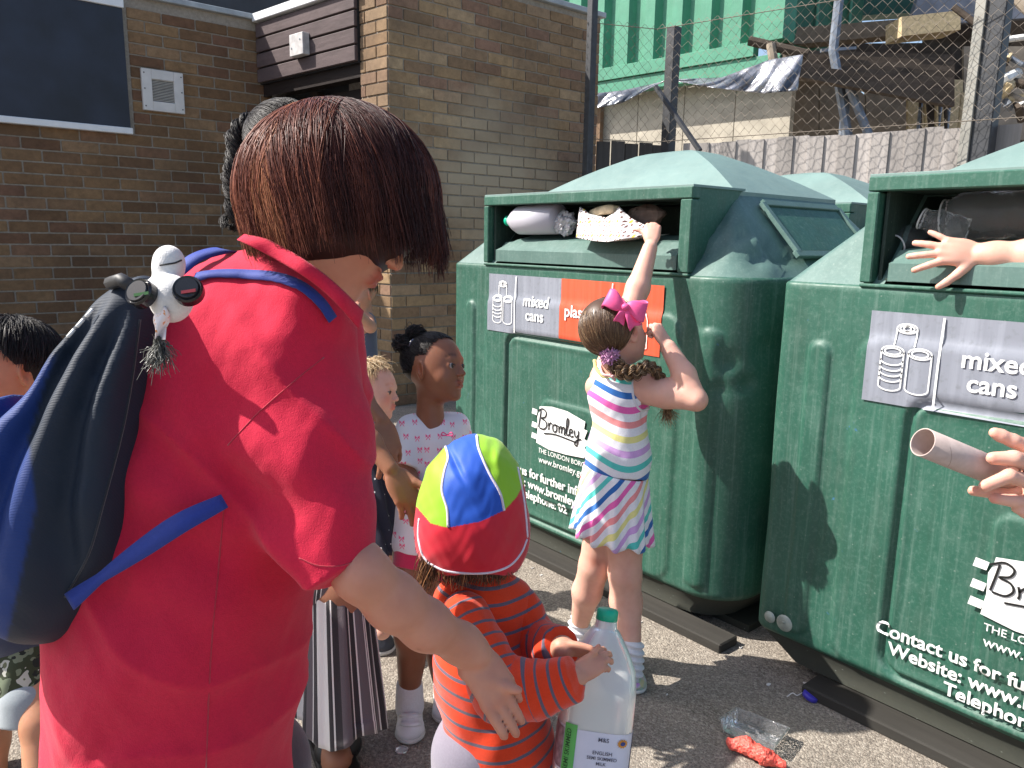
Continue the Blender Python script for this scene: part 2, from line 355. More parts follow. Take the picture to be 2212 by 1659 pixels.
m = MB(); m.box(A0 + ed * (fs + fe) / 2 - en * .06 + np.array([0, 0, 2.35]), ((fe - fs) / 2, .05, .06), ax=ex); m.build('lintel', M_wood('dark_stained_timber', (.03, .022, .02), .3, 1, .5), ent)
dw = bpy.data.materials['dark_stained_timber']
m = MB()
for q in (fs + .06, (fs + fe) / 2 + .12, fe - .06): m.box(A0 + ed * q - en * .16 + np.array([0, 0, 1.145]), (.045, .03, 1.145), ax=ex)
m.box(A0 + ed * (fs + fe) / 2 - en * .162 + np.array([0, 0, 2.2]), ((fe - fs) / 2 - .05, .03, .05), ax=ex); m.box(A0 + ed * (fs + fe) / 2 - en * .162 + np.array([0, 0, .3]), ((fe - fs) / 2 - .05, .028, .3), ax=ex); dr = m.build('door_frame', dw, ent)
gl = NT('dark_glass'); gl.set(color=(.02, .022, .022), rough=.08, spec=.6)
m = MB(); m.box(A0 + ed * (fs + fe) / 2 - en * .18 + np.array([0, 0, 1.35]), ((fe - fs) / 2 - .06, .006, .8), ax=ex); m.build('door_glass', gl.m, dr)
m = MB(); m.box(A0 + ed * (fs + .13) - en * .13 + np.array([0, 0, 1.4]), (.004, .006, .75), ax=ex); m.build('glazing_bead', WTRIM, dr)
m = MB(); m.box(A0 + ed * (fs + fe) / 2 - en * .3 + np.array([0, 0, 1.4]), ((fe - fs) / 2 + .3, .03, 1.4), ax=ex); m.build('back_wall', BLACK, ent)
bc = PX(663, 101, 2.66); q = (bc - A0) @ ed
sb = thing('junction_box', 'weathered grey box screwed onto the brown fascia boards', 'box', A0 + ed * q + en * .05 + np.array([0, 0, bc[2]]))
bm_ = M_simple('weathered_grey_paint', (.48, .46, .45), .7, .25, 18, .3, 80)
m = MB(); m.box(A0 + ed * q + en * .072 + np.array([0, 0, bc[2]]), (.088, .029, .076), ax=ex, bev=.004); m.build('box_body', bm_, sb)
for sq, sz in ((.06, -.02), (-.05, .03)):
    m = MB(); m.box(A0 + ed * (q + sq) + en * .103 + np.array([0, 0, bc[2] + sz]), (.005, .002, .005), ax=ex); m.build('screw', COPE, sb)
# --- wing
wg = thing('brick_building', 'taller brick wing with a sunlit corner pier and a grey coping behind the green banks', 'building', A0)
WX1 = 4.80
m = MB()
n_ = en; c1 = A0 - en * .004 + ed * PW; base = [A0 + np.array([.003, .004, 0]), np.array([WX1 - .003, 4.68, 0]), np.array([WX1 - .003, 5.5, 0]), np.array([2.95, 5.5, 0]), c1 + np.array([.25, 0, 0]), c1 + np.array([.004, -.002, 0])]
V = base + [b + np.array([0, 0, 2.98]) for b in base]; nb = len(base)
m.add(V, [tuple(range(nb))[::-1], tuple(range(nb, 2 * nb))] + [(i, (i + 1) % nb, nb + (i + 1) % nb, nb + i) for i in range(nb)]); m.build('wall', MB_MORTAR, wg)
brick_face(wg, A0, (1, 0, 0), (0, -1, 0), WX1 - A0[0], 2.98, [], keep=lambda x, y: (x > 840) & (y < 420), limit=235)
brick_face(wg, A0, ed, en, PW, 2.98, [], first=.12, keep=lambda x, y: (y < 760), limit=64)
m = MB(); m.box((3.79, 5.09, 3.002), (1.04, .45, .02), bev=.004); m.build('coping', COPE, wg)

# --- fence line behind the bins
ZF = 1.95
FC = PZ(1452, 313.5, ZF); FR_ = PZ(2075, 274, ZF); FL_ = PZ(1288, 303, ZF)
print('fence', FC, FR_, FL_)
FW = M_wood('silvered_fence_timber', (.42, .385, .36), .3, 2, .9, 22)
fr = thing('timber_fence', 'weathered close-board timber fence in the sun behind the banks', 'fence', (FC + FR_) / 2 * np.array([1, 1, 0]))
def fence_run(root, P, Q, pitch, side, mat, gapf=.93, jitter=.01, ztop=ZF, name='fence_board'):
    P = P * np.array([1, 1, 0]); Q = Q * np.array([1, 1, 0]); d = Q - P; L = np.linalg.norm(d); d /= L; nn = np.array([-d[1], d[0], 0]) * side; k = int(L / pitch); a = np.array([d, nn, [0, 0, 1]])
    for i in range(k):
        m = MB(); zt = ztop + random.uniform(-jitter, jitter); ww = pitch * gapf
        m.box(P + d * (i + .5) * pitch + nn * (.012 * (i % 2) + random.uniform(-.002, .002)) + np.array([0, 0, zt / 2]), (ww / 2, .008, zt / 2), ax=a @ np.eye(3)); m.build(name, mat, root)
    m = MB()
    for z in (.4, ztop - .3): m.box(P + d * L / 2 - nn * .035 + np.array([0, 0, z]), (L / 2, .018, .035), ax=a)
    m.build('fence_rail', mat, root)
dR = (FR_ - FC) / np.linalg.norm((FR_ - FC)[:2]); dR[2] = 0
fence_run(fr, FC + dR * .1, FR_ + dR * .14, .105, -1, FW, 1.04)
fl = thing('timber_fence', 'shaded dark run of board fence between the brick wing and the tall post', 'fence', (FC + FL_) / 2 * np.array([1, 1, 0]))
fence_run(fl, FL_, FC, .12, -1, M_wood('shade_dark_fence_timber', (.10, .09, .085), .3, 2, .9, 22), .9)  # darker copy of the fence timber, building shade put into its colour
f3 = thing('timber_fence', 'gapped fence boards right of the steel corner post', 'fence', FR_ * np.array([1, 1, 0]))
fence_run(f3, FR_ + dR * .16, FR_ + dR * 2.6, .21, -1, FW, .62)
# chain link
ZT = PD(1463, 79, project(FC)[2])[2]
WIRE = M_simple('rusty_wire', (.17, .14, .11), .85, .3, 30)
STEEL = M_simple('dark_steel_post', (.035, .037, .042), .55, .3, 20, .3, 100)
def chain(root, P, Q, z0, z1, pitch=.036):
    P = P * np.array([1, 1, 0.]); Q = Q * np.array([1, 1, 0.]); d = Q - P; L = np.linalg.norm(d); d /= L; nn = np.array([-d[1], d[0], 0]); m = MB(); rows = int((z1 - z0) / pitch); n = int(L / pitch)
    for i in range(n):
        pts = []
        for r in range(rows + 1):
            zz = z0 + r * (z1 - z0) / rows; s = (i + ((r + i) % 2)) * pitch + .006 * math.sin(i * .9 + zz * 5)
            pts.append(P + d * s + nn * (.006 if r % 2 else -.006) + np.array([0, 0, zz + .004 * math.sin(s * 9)]))
        m.tube(pts, .0016, 3, cap=False)
    for zz in (z0 + .02, z1 - .03): m.tube([P + np.array([0, 0, zz]), Q + np.array([0, 0, zz])], .003, 4)
    m.build('wire_mesh', WIRE, root, kind='stuff')
cf = thing('chain_link_fence', 'rusty chain link mesh on dark steel posts above the board fence', 'fence', FC * np.array([1, 1, 0]))
pb = np.array([-.25, 0, 0])
chain(cf, FL_ + pb * .6, FC + pb, 1.93, ZT); chain(cf, FC + pb, FR_ + dR * 2.5 + pb, 1.93, ZT)
def post(root, x, h, w=.05, at=None, name='post', mat=STEEL):
    m = MB(); m.box(np.array([at[0], at[1], h / 2]), (w, w, h / 2), bev=.006); return m.build(name, mat, root)
post(cf, 0, ZT + .02, .042, FC + pb * .2); post(cf, 0, ZT + .25, .03, PZ(1296, 303, ZF) + pb * .5)
pr2 = FR_ + dR * .16; post(cf, 0, ZT + .9, .055, pr2 + pb * .3)
m = MB(); a_ = pr2 + pb * .45 + dR * -.085
m.box((a_[0], a_[1], 2.6), (.016, .03, .9), bev=.003); m.build('angle_post', M_simple('pale_galvanised', (.27, .26, .23), .5, .2, 12, metal=.2), cf)
m = MB(); m.tube([np.array([*(FC + pb * 1.2 + dR * .05)[:2], ZT - .45]), PZ(1578, 335, 1.85) + pb * 1.5], .022, 6); m.build('brace', STEEL, cf)
# --- container and clutter behind
ZC = 3.6
CA = PZ(1286, 151, ZC); CB = PZ(1692, 79, ZC); print('cont', CA, CB)
dc = (CB - CA); dc[2] = 0; LC = np.linalg.norm(dc); dc /= LC; nc = np.array([-dc[1], dc[0], 0]); nc = nc if nc[0] < 0 else -nc
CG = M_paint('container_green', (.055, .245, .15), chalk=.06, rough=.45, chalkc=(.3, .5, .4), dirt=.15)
ct = thing('shipping_container', 'bright green corrugated shipping container raised behind the fences', 'container', CA * np.array([1, 1, 0]) + np.array([0, 0, ZC]))
P0 = CB - dc * (LC + 3.0); Lc = LC + 3.0; prof = []; s = 0
pitch = LC / 6.6
while s < Lc - .35:
    prof += [(s, 0), (s + pitch * .36, 0), (s + pitch * .5, -.10), (s + pitch * .86, -.10)]; s += pitch
prof.append((Lc - .35, 0)); V = []
for (a, b) in prof:
    for z in (ZC + .0, ZC + 2.4): V.append(P0 + dc * (a) + nc * (b + .0) + np.array([0, 0, z - P0[2]]))
k = len(prof); mesh('corrugated_side', V, [(2 * i, 2 * i + 2, 2 * i + 3, 2 * i + 1) for i in range(k - 1)], CG, ct)
ax = np.array([dc, nc, [0, 0, 1]])
def cbox(s0, s1, n0, n1, z0, z1, name, mat=CG, root=ct, bev=.004):
    m = MB(); c = P0 * np.array([1, 1, 0]) + dc * (s0 + s1) / 2 + nc * (n0 + n1) / 2 + np.array([0, 0, (z0 + z1) / 2]); m.box(c, ((s1 - s0) / 2, (n1 - n0) / 2, (z1 - z0) / 2), ax=ax, bev=bev); return m.build(name, mat, root)
cbox(Lc - .35, Lc, -.3, .012, ZC - .02, ZC + 2.4, 'corner_post'); cbox(0, Lc - .352, -.10, .03, ZC - .17, ZC - .002, 'bottom_rail')
cbox(1.2, Lc - .02, -.16, .0, ZC - .36, ZC - .175, 'base_beam')
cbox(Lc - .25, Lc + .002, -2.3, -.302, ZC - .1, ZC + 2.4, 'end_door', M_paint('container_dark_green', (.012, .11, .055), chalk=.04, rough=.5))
for q in (-.8, -1.3, -1.8):
    m = MB(); c = P0 * np.array([1, 1, 0]) + dc * (Lc + .03) + nc * q; m.tube([c + np.array([0, 0, ZC]), c + np.array([0, 0, ZC + 2.3])], .02, 6); m.build('lock_rod', CG, ct)
# shed under the container
SH = M_simple('concrete_panel', (.40, .36, .29), .85, .22, 4, .4, 60)
sh = thing('panel_shed', 'pale concrete panel shed under the green container behind the fence', 'shed', P0 * np.array([1, 1, 0]) + dc * Lc / 2)
SP = [1.2, 2.6, 3.75, 4.9, 6.1]; Ls = Lc + .02
zs = np.linspace(.5, Ls, 8)
for i in range(7):
    cbox(zs[i] + .004, zs[i + 1] - .004, -.42 + .006 * (i % 2), -.32, 0, ZC - .12, 'wall_panel', SH, sh)
cbox(.5, Ls, -2.2, -.44, ZC - .3, ZC - .2, 'shed_roof', SH, sh)
for s_ in (zs[3] + .1,): cbox(s_, s_ + .07, -.3, -.22, 0, ZC - .4, 'timber_post', M_wood('brown_post', (.25, .16, .1), .3), sh)
# tarpaulin
TA = NT('silver_tarpaulin'); tp = TA.pos(); TA.set(color=TA.ramp(TA.noise(tp, 3.5, 4), [(0.4, (.07, .08, .1)), (0.6, (.42, .42, .45))]), rough=.28, metal=.35); TA.bump(TA.noise(tp, 7, 4), .8, .03)
def sheetgrid(fn, nu, nv, name, mat, root, thick=0.004, smooth=True):
    V = np.array([fn(i / nu, j / nv) for i in range(nu + 1) for j in range(nv + 1)]); Fs = [(i * (nv + 1) + j, (i + 1) * (nv + 1) + j, (i + 1) * (nv + 1) + j + 1, i * (nv + 1) + j + 1) for i in range(nu) for j in range(nv)]
    o = mesh(name, V, Fs, mat, root, smooth)
    if thick: md = o.modifiers.new('solid', 'SOLIDIFY'); md.thickness = thick
    return o
dTa = project(CA)[2]
def tarp(u, v):
    top = [(1240, 206), (1345, 196), (1455, 172), (1560, 168), (1660, 130), (1735, 118)]; bot = [(1240, 245), (1345, 222), (1440, 172), (1540, 190), (1650, 202), (1722, 196)]
    xs = u * 5; i = min(int(xs), 4); f_ = xs - i; a = np.array(top[i]) * (1 - f_) + np.array(top[i + 1]) * f_; b = np.array(bot[i]) * (1 - f_) + np.array(bot[i + 1]) * f_
    p = a * (1 - v) + b * v; d0 = 7.75 - u * 1.1 + .02 * math.sin(u * 50 + v * 4) - .10 * v + .07 * math.sin(u * 19) * v + .03 * math.sin(u * 87 + v * 9) * v; return PD(p[0], p[1], d0)
th = thing('tarpaulin', 'crumpled silver and black plastic tarpaulin hanging below the green container', 'tarpaulin', tarp(.5, 0))
sheetgrid(tarp, 90, 16, 'sheet', TA.m, th)
# --- raised timber deck and scaffold at the right
TB = M_wood('rough_timber', (.20, .155, .11), .35, 0, .9, 14); TDK = M_wood('dark_old_timber', (.085, .065, .05), .4, 0, .9, 14); OSB = M_simple('pale_board', (.46, .36, .21), .85, .3, 30, .4, 90); SCAF = M_simple('scaffold_steel', (.17, .19, .22), .45, .3, 12, metal=.5)
def pxbox(name, pts, d, thick, mat, root):
    """a slab standing in depth: quadrilateral face at distance d (per corner) with real thickness behind it"""
    d = [d] * 4 if not isinstance(d, (list, tuple)) else d; A = [PD(p[0], p[1], dd) for p, dd in zip(pts, d)]
    bk = np.array([F_[0], F_[1], 0]) * thick; V = A + [a + bk for a in A]
    return mesh(name, V, [(0, 1, 2, 3), (7, 6, 5, 4), (0, 4, 5, 1), (1, 5, 6, 2), (2, 6, 7, 3), (3, 7, 4, 0)], mat, root)
dk = thing('timber_deck', 'raised dark timber platform on scaffold poles right of the container', 'platform', PD(1880, 300, 9) * np.array([1, 1, 0]))
pxbox('edge_beam', [(1690, 98), (1962, 74), (1962, 40), (1690, 62)], 9.2, .3, TB, dk)
pxbox('end_beam', [(1948, 78), (2075, 64), (2075, 22), (1948, 36)], 8.8, .4, OSB, dk)
pxbox('upper_deck', [(1700, 42), (2330, 8), (2330, -190), (1700, -160)], 10.5, .3, M_paint('green_sheeting', (.012, .08, .045), chalk=.05, rough=.5), dk)
pxbox('upper_rail', [(1962, 58), (2330, 30), (2330, -120), (2010, -80)], 9.6, .1, M_simple('grey_sheeting', (.16, .17, .2), .6, .4, 3), dk)
for i in range(9):
    y0 = 108 + i * 6.0; x0 = 1692 + i * 3; pxbox('joist', [(x0, y0 + 8), (2062, y0 + 22 + i * 6.5), (2062, y0 + 10 + i * 6.5), (x0, y0 - 1)], [9.1 - i * .12, 8.9 - i * .05] + [8.9 - i * .05, 9.1 - i * .12], .12, TDK, dk)
pxbox('deck_underside', [(1690, 150), (2075, 215), (2075, 92), (1690, 95)], 9.9, .1, TDK, dk)
pxbox('pipe_rack', [(1775, 112), (1850, 106), (1850, 100), (1775, 105)], 8.8, .05, SCAF, dk)
bd = thing('board_shed', 'brown board wall under the raised timber platform', 'shed', PD(1780, 300, 10) * np.array([1, 1, 0]))
BW_ = M_simple('weathered_brown_board', (.25, .205, .155), .85, .25, 6, .4, 60)
for (a, b, ya, yb) in ((1690, 1768, 100, 128), (1771, 1868, 128, 205), (1871, 1958, 178, 216)): pxbox('wall_panel', [(a, 330), (b, 330), (b, yb), (a, ya)], 10.0, .06, BW_, bd)
for (a, b, t_, bt) in ((1961, 1998, 190, 285), (2036, 2080, 172, 285), (2082, 2240, 100, 262)): pxbox('plywood_sheet', [(a, bt + 40), (b, bt + 40), (b, t_), (a, t_)], 9.4, .04, OSB if a < 2080 else BW_, bd)
pxbox('dark_gap_panel', [(1996, 330), (2300, 330), (2300, 10), (1996, 40)], 10.3, .05, TDK, bd)
def pole(pts, r, name='scaffold_pole', mat=SCAF, lab=None, root=None):
    m = MB(); m.tube([PD(*p) for p in pts], r, 8); return m.build(name, mat, dk if root is None else root, smooth=False)
pole([(1816, -30, 8.6), (1800, 110, 8.6), (1838, 330, 8.6)], .055); pole([(1830, 175, 8.7), (1818, 330, 8.7)], .05); pole([(1835, 190, 8.5), (1880, 300, 8.5)], .05)
pole([(1618, 88, 8.2), (1745, 118, 8.0)], .05, mat=TDK); pole([(1665, 95, 8.1), (1672, 138, 8.1)], .05, mat=BW_)
pole([(2125, 92, 7.4), (2260, 74, 7.2)], .03, mat=M_simple('white_tube', (.62, .62, .6), .5))
pole([(2060, 15, 7.4), (2160, 90, 7.2)], .03, mat=TDK); pole([(2180, -20, 7.4), (2260, 60, 7.2)], .05, mat=BW_)
for i in range(9):
    x = 1985 + 20 * (i % 5) + RNG.uniform(-6, 6); pole([(x, 290, 9.0), (x + RNG.uniform(-12, 12), 190 + RNG.uniform(0, 30), 9.0)], .022, 'offcut', [TDK, OSB, SCAF][i % 3])
jk = thing('scrap_heap', 'jumbled scrap metal and pipes seen through the mesh at the far right', 'scrap', PD(2160, 280, 8) * np.array([1, 1, 0]))
jm = [SCAF, BW_, TDK, bpy.data.materials['white_tube'], OSB]
for i in range(16):
    x, y = RNG.uniform(2128, 2230), RNG.uniform(105, 262); dx, dy = RNG.uniform(-45, 45), RNG.uniform(-30, 30)
    pole([(x - dx, y - dy, 8.2), (x, y, 8.1), (x + dx, y + dy * .6, 8.2)], RNG.uniform(.02, .06), 'scrap_pipe', jm[i % 5], root=jk)

# ==================================================================== BANKS
BX = 1.85; HW = .70; BD = 1.06; Z0, ZS, ZE, ZA = .12, 1.105, 1.36, 1.535
def sstep(a, b, x): t = np.clip((x - a) / (b - a), 0, 1); return t * t * (3 - 2 * t)
def rrect_sd(u, v, cu, cv, hu, hv, r):
    qx = np.abs(u - cu) - hu + r; qy = np.abs(v - cv) - hv + r
    return np.minimum(np.maximum(qx, qy), 0) + np.sqrt(np.maximum(qx, 0) ** 2 + np.maximum(qy, 0) ** 2) - r
def text_mesh(txt, size, bold=0.0, shear=0.0, space=1.0):
    c = bpy.data.curves.new('t', 'FONT'); c.body = txt; c.size = size; c.offset = bold * size; c.shear = shear; c.space_character = space; c.resolution_u = 4
    o = bpy.data.objects.new('t', c); COL.objects.link(o); dg = bpy.context.evaluated_depsgraph_get(); me = bpy.data.meshes.new_from_object(o.evaluated_get(dg)); bpy.data.objects.remove(o)
    V = np.array([v.co[:] for v in me.vertices]); Fs = [tuple(p.vertices) for p in me.polygons]; bpy.data.meshes.remove(me); return V, Fs
RED = None
def sticker_mats():
    def mk(n, c):
        t = NT(n); p = t.pos(); s1 = t.noise(p, 30, 4, .65, stretch=(1, 1, .05)); col = t.mix(t.ramp(s1, [(0.45, 0), (0.75, .4)]), c, tuple(min(1, v * 1.7 + .05) for v in c)); col = t.mix(t.ramp(t.noise(p, 70, 4), [(.55, 0), (.75, .3)]), col, (.09, .1, .09))
        t.set(color=col, rough=.35, spec=.5); return t.m
    return mk('grey_vinyl', (.22, .235, .275)), mk('orange_red_vinyl', (.60, .085, .035))
GREYV, REDV = sticker_mats()
SIL = M_simple('scuffed_metal', (.32, .36, .32), .5, .4, 25, .5, 90, metal=.3)
def front_h(u, z):
    """relief of the pressed front: u from the middle (left positive)"""
    h = np.zeros_like(u)
    for cu in (.575, -.575):
        d = rrect_sd(u, z, cu, .555, .028, .40, .028); h += .010 * (1 - sstep(-.005, .006, d))
    d = rrect_sd(u, z, 0, .56, .475, .425, .06); h += .007 * (1 - sstep(-.010, .008, d))
    d = rrect_sd(u, z, 0, .50, .338, .345, .05); h -= .016 * (1 - sstep(0.002, .013, np.abs(d)))
    d = rrect_sd(u, z, 0, .50, .335, .34, .05); h += -.004 * (1 - sstep(-.03, -.005, d))
    d = rrect_sd(u, z, .0, .44, .135, .19, .04); h += .007 * (1 - sstep(-.005, .004, d))
    return h
def recycling_bank(cy, label, seed, tdu=0.0, tdz=0.0, dent=False, xoff=0.0, sdu=0.0, sdz=0.0, ldu=0.0, ldz=0.0):
    rng = np.random.default_rng(seed); bx = BX + xoff
    root = thing('recycling_bank', label, 'recycling bank', (bx + BD / 2, cy, 0), 'green recycling banks')
    hw = HW; rc = .16; rl_ = .035
    # perimeter of the rounded footprint, front first
    ps = []
    for u in np.arange(hw - rl_, -(hw - rc) - .001, -.006): ps.append((0., u, -1., 0., u))
    def arc(cx, cu, a0, a1, r, n=18):
        for k in range(1, n): a = a0 + (a1 - a0) * k / n; ps.append((cx + r * math.cos(a), cu + r * math.sin(a), math.cos(a), math.sin(a), None))
    arc(rc, -(hw - rc), math.pi, 1.5 * math.pi, rc)
    for x in np.linspace(rc, BD - rc, 30): ps.append((x, -hw, 0, -1, None))
    arc(BD - rc, -(hw - rc), -.5 * math.pi, 0, rc)
    for u in np.linspace(-(hw - rc), hw - rc, 24): ps.append((BD, u, 1, 0, None))
    arc(BD - rc, hw - rc, 0, .5 * math.pi, rc)
    for x in np.linspace(BD - rc, rl_, 30): ps.append((x, hw, 0, 1, None))
    arc(rl_, hw - rl_, .5 * math.pi, math.pi, rl_, 12)
    Pp = np.array([[p[0], p[1], p[2], p[3]] for p in ps]); isf = np.array([p[4] is not None for p in ps]); n = len(ps)
    zs_ = np.concatenate([np.arange(Z0, ZS - .012, .007), [ZS - .008, ZS - .003, ZS]]); off = np.zeros(len(zs_)); off[:3] = [-.012, -.005, -.001]; off[-2:] = [-.003, -.008]
    V = np.zeros((len(zs_), n, 3)); uu = Pp[:, 1]
    for i, z in enumerate(zs_):
        hh = np.full(n, off[i]); hh = hh + np.where(isf | (np.abs(Pp[:, 2] + 1) < .3), front_h(uu, np.full(n, z)), 0)
        side = (Pp[:, 3] < -.9); hh = hh + np.where(side, -.006 * (1 - sstep(-.01, .01, rrect_sd(Pp[:, 0], np.full(n, z), BD / 2, .6, .3, .38, .05))), 0)
        nz = np.array([mnoise.noise(Vector((Pp[k, 0] * 3.1 + seed, Pp[k, 1] * 3.1, z * 3.1))) for k in range(0, n, 3)]); nz = np.interp(np.arange(n), np.arange(0, n, 3), nz); hh = hh + .004 * nz
        if dent:
            for (dx, du, dz, r, a) in ((.03, -.62, .86, .035, .011), (.07, -.66, .80, .03, .012), (.02, -.60, .78, .03, .008), (.12, -.69, .9, .05, .01)):
                hh = hh - a * np.exp(-((Pp[:, 0] - dx) ** 2 + (Pp[:, 1] - du) ** 2 + (z - dz) ** 2) / r ** 2)
        V[i, :, 0] = bx + Pp[:, 0] + Pp[:, 2] * hh; V[i, :, 1] = cy + Pp[:, 1] + Pp[:, 3] * hh; V[i, :, 2] = z
    NZ = len(zs_); idx = np.arange(NZ * n).reshape(NZ, n); nx = np.roll(idx, -1, axis=1)
    Fs = np.stack([idx[:-1], nx[:-1], nx[1:], idx[1:]], -1).reshape(-1, 4)[:, ::-1]
    body = mesh('body', V.reshape(-1, 3), Fs, BIN_GREEN, root, True)
    # soiled tapered underside
    ins = np.array([[bx + p[0] * .88 + .06, cy + p[1] * .88, .03] for p in ps[::4]]); top = np.array([[bx + p[0] + p[2] * -.012, cy + p[1] - p[3] * .012, Z0] for p in ps[::4]]); k = len(ins)
    mesh('underside', np.vstack([top, ins]), [(i, k + i, k + (i + 1) % k, (i + 1) % k) for i in range(k)] + [tuple(range(k, 2 * k))], BIN_UNDER, root, True)
    # sloping shoulders up to the eave
    IN = .235; corners = [(IN, -(hw - IN)), (BD - IN, -(hw - IN)), (BD - IN, hw - IN), (IN, hw - IN)]
    def eave_pt(p):
        x, u = p[0], p[1]; cx_ = min(max(x, IN), BD - IN); cu = min(max(u, -(hw - IN)), hw - IN)
        if p[2] < -.5 or p[2] > .5: cx_ = IN if p[2] < 0 else BD - IN
        if abs(p[3]) >= .5: cu = math.copysign(hw - IN, p[3])
        return cx_, cu
    sub = ps[::2]; m_ = len(sub); rows = 14; V = np.zeros((rows, m_, 3))
    for j, p in enumerate(sub):
        ex_, eu = eave_pt(p)
        for i in range(rows):
            f = i / (rows - 1); x = p[0] - .008 * p[2]; u = p[1] - .008 * p[3]; x = x * (1 - f) + ex_ * f; u = u * (1 - f) + eu * f; z = ZS + (ZE - ZS) * f
            nn = mnoise.noise(Vector((x * 4 + seed, u * 4, z * 4))) * .006 * math.sin(math.pi * f)
            if dent and u < -.45 and x < .5:
                e = math.exp(-(((x - .17) / .13) ** 2 + ((z - 1.19) / .06) ** 2)) * mnoise.noise(Vector((x * 22, u * 22, z * 22))) ; nn += .03 * e - .012 * math.exp(-(((x - .2) / .12) ** 2 + ((z - 1.17) / .05) ** 2))
            V[i, j] = (bx + x, cy + u + nn * (-1 if u < 0 else 1), z + nn)
    idx = np.arange(rows * m_).reshape(rows, m_); nx = np.roll(idx, -1, 1); Fs = np.stack([idx[:-1], idx[1:], nx[1:], nx[:-1]], -1).reshape(-1, 4)
    # leave the mouth open in the front
    cen = V.reshape(-1, 3)[Fs].mean(1); cut = (np.abs(cen[:, 1] - cy) < .44) & (cen[:, 0] < bx + .2)
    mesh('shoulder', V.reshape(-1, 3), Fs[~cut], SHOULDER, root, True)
    # side window plates
    for sg in (-1, 1):
        a = np.array([1, 0, 0]); t_ = np.array([0, -sg * IN, ZE - ZS]); t_ /= np.linalg.norm(t_); nn = np.cross(a, t_); nn = nn if nn[1] * sg > 0 else -nn; c = np.array([bx + BD / 2 + .02, cy + sg * (hw - IN * .5), (ZS + ZE) / 2 + .012]) + nn * .004; M = MB()
        for (ca, ct, ha, ht) in ((0, .105, .23, .012), (0, -.105, .26, .012), (-.235, 0, .012, .105), (.235, 0, .012, .105)): M.box(c + a * ca + t_ * ct, (ha, ht, .007), ax=np.array([a, t_, nn]), bev=.002)
        fo = M.build('side_frame', SHOULDER, root); M = MB(); M.box(c - nn * .002, (.21, .088, .003), ax=np.array([a, t_, nn])); M.build('side_flap', BIN_GREEN, fo)
    # hipped roof with a small overhang
    ov = .012; zE = ZE - .002; ra = .10; rb = .045; rx = bx + BD / 2
    ring0 = [(bx + IN - ov, cy - (hw - IN) - ov, zE), (bx + BD - IN + ov, cy - (hw - IN) - ov, zE), (bx + BD - IN + ov, cy + (hw - IN) + ov, zE), (bx + IN - ov, cy + (hw - IN) + ov, zE)]
    ap = [(rx - rb, cy - ra, ZA), (rx + rb, cy - ra, ZA), (rx + rb, cy + ra, ZA), (rx - rb, cy + ra, ZA)]
    N_ = 12; V = []
    def per(ring, z=None):
        out = []
        for i in range(4):
            a, b = np.array(ring[i]), np.array(ring[(i + 1) % 4])
            for k in range(N_): out.append(a + (b - a) * k / N_)
        return np.array(out)
    A_, B_ = per(ring0), per(ap); lay = [A_ + [0, 0, -.014], A_]
    for f in np.linspace(.08, 1, 10): q_ = A_ * (1 - f) + B_ * f; q_[:, 2] = zE + (ZA - zE) * (f + .06 * math.sin(math.pi * f)) - (0.006 if f > .97 else 0); lay.append(q_)
    V = np.vstack(lay + [np.array([[rx, cy, ZA + .002]])]); k = 4 * N_; Fs = []
    for i in range(len(lay) - 1):
        for j in range(k): Fs.append((i * k + j, i * k + (j + 1) % k, (i + 1) * k + (j + 1) % k, (i + 1) * k + j))
    L0 = (len(lay) - 1) * k
    for j in range(k): Fs.append((L0 + j, L0 + (j + 1) % k, len(V) - 1))
    # protruding top of the mouth box runs from the front to the roof: part of the roof sheet
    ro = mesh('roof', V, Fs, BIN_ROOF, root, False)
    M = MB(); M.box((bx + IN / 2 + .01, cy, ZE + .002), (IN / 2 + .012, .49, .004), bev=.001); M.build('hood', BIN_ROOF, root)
    # mouth frame
    fo = MB(); tz = .018
    def bar(y0, y1, z0, z1, x0=-.006, x1=.035): fo.box((bx + (x0 + x1) / 2, cy + (y0 + y1) / 2, (z0 + z1) / 2), ((x1 - x0) / 2, (y1 - y0) / 2, (z1 - z0) / 2), bev=.003)
    bar(-.49, .49, 1.326, ZE); bar(.462, .49, 1.112, 1.324); bar(-.49, -.448, 1.112, 1.324); bar(-.49, .49, ZS - .004, 1.110)
    fr_ = fo.build('mouth_frame', BIN_GREEN, root)
    for sg, y in ((1, .476), (-1, -.476)):
        V = [(bx + .03, cy + y, ZS), (bx + .03, cy + y, ZE), (bx + IN + .01, cy + y, ZE), (bx + .03, cy + y + sg * .01, ZS), (bx + .03, cy + y + sg * .01, ZE), (bx + IN + .01, cy + y + sg * .01, ZE)]
        mesh('cheek', V, [(0, 1, 2), (3, 5, 4), (0, 3, 4, 1), (1, 4, 5, 2), (2, 5, 3, 0)], BIN_GREEN, root)
    # dark inside and the tipping chute
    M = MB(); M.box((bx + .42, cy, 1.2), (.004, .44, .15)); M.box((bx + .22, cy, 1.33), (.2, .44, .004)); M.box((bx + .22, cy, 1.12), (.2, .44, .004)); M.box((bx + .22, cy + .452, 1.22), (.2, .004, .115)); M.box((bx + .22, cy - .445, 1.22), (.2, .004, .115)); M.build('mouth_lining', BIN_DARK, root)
    fl_ = [(.006, 1.118), (.006, 1.160), (.055, 1.200), (.16, 1.222), (.16, 1.212), (.055, 1.19), (.014, 1.152), (.014, 1.118)]
    y0, y1 = .428, -.436; V = [(bx + a, cy + y0 - (.07 if b > 1.19 else 0), b) for a, b in fl_] + [(bx + a, cy + y1 + (.02 if b > 1.19 else 0), b) for a, b in fl_]; k = len(fl_)
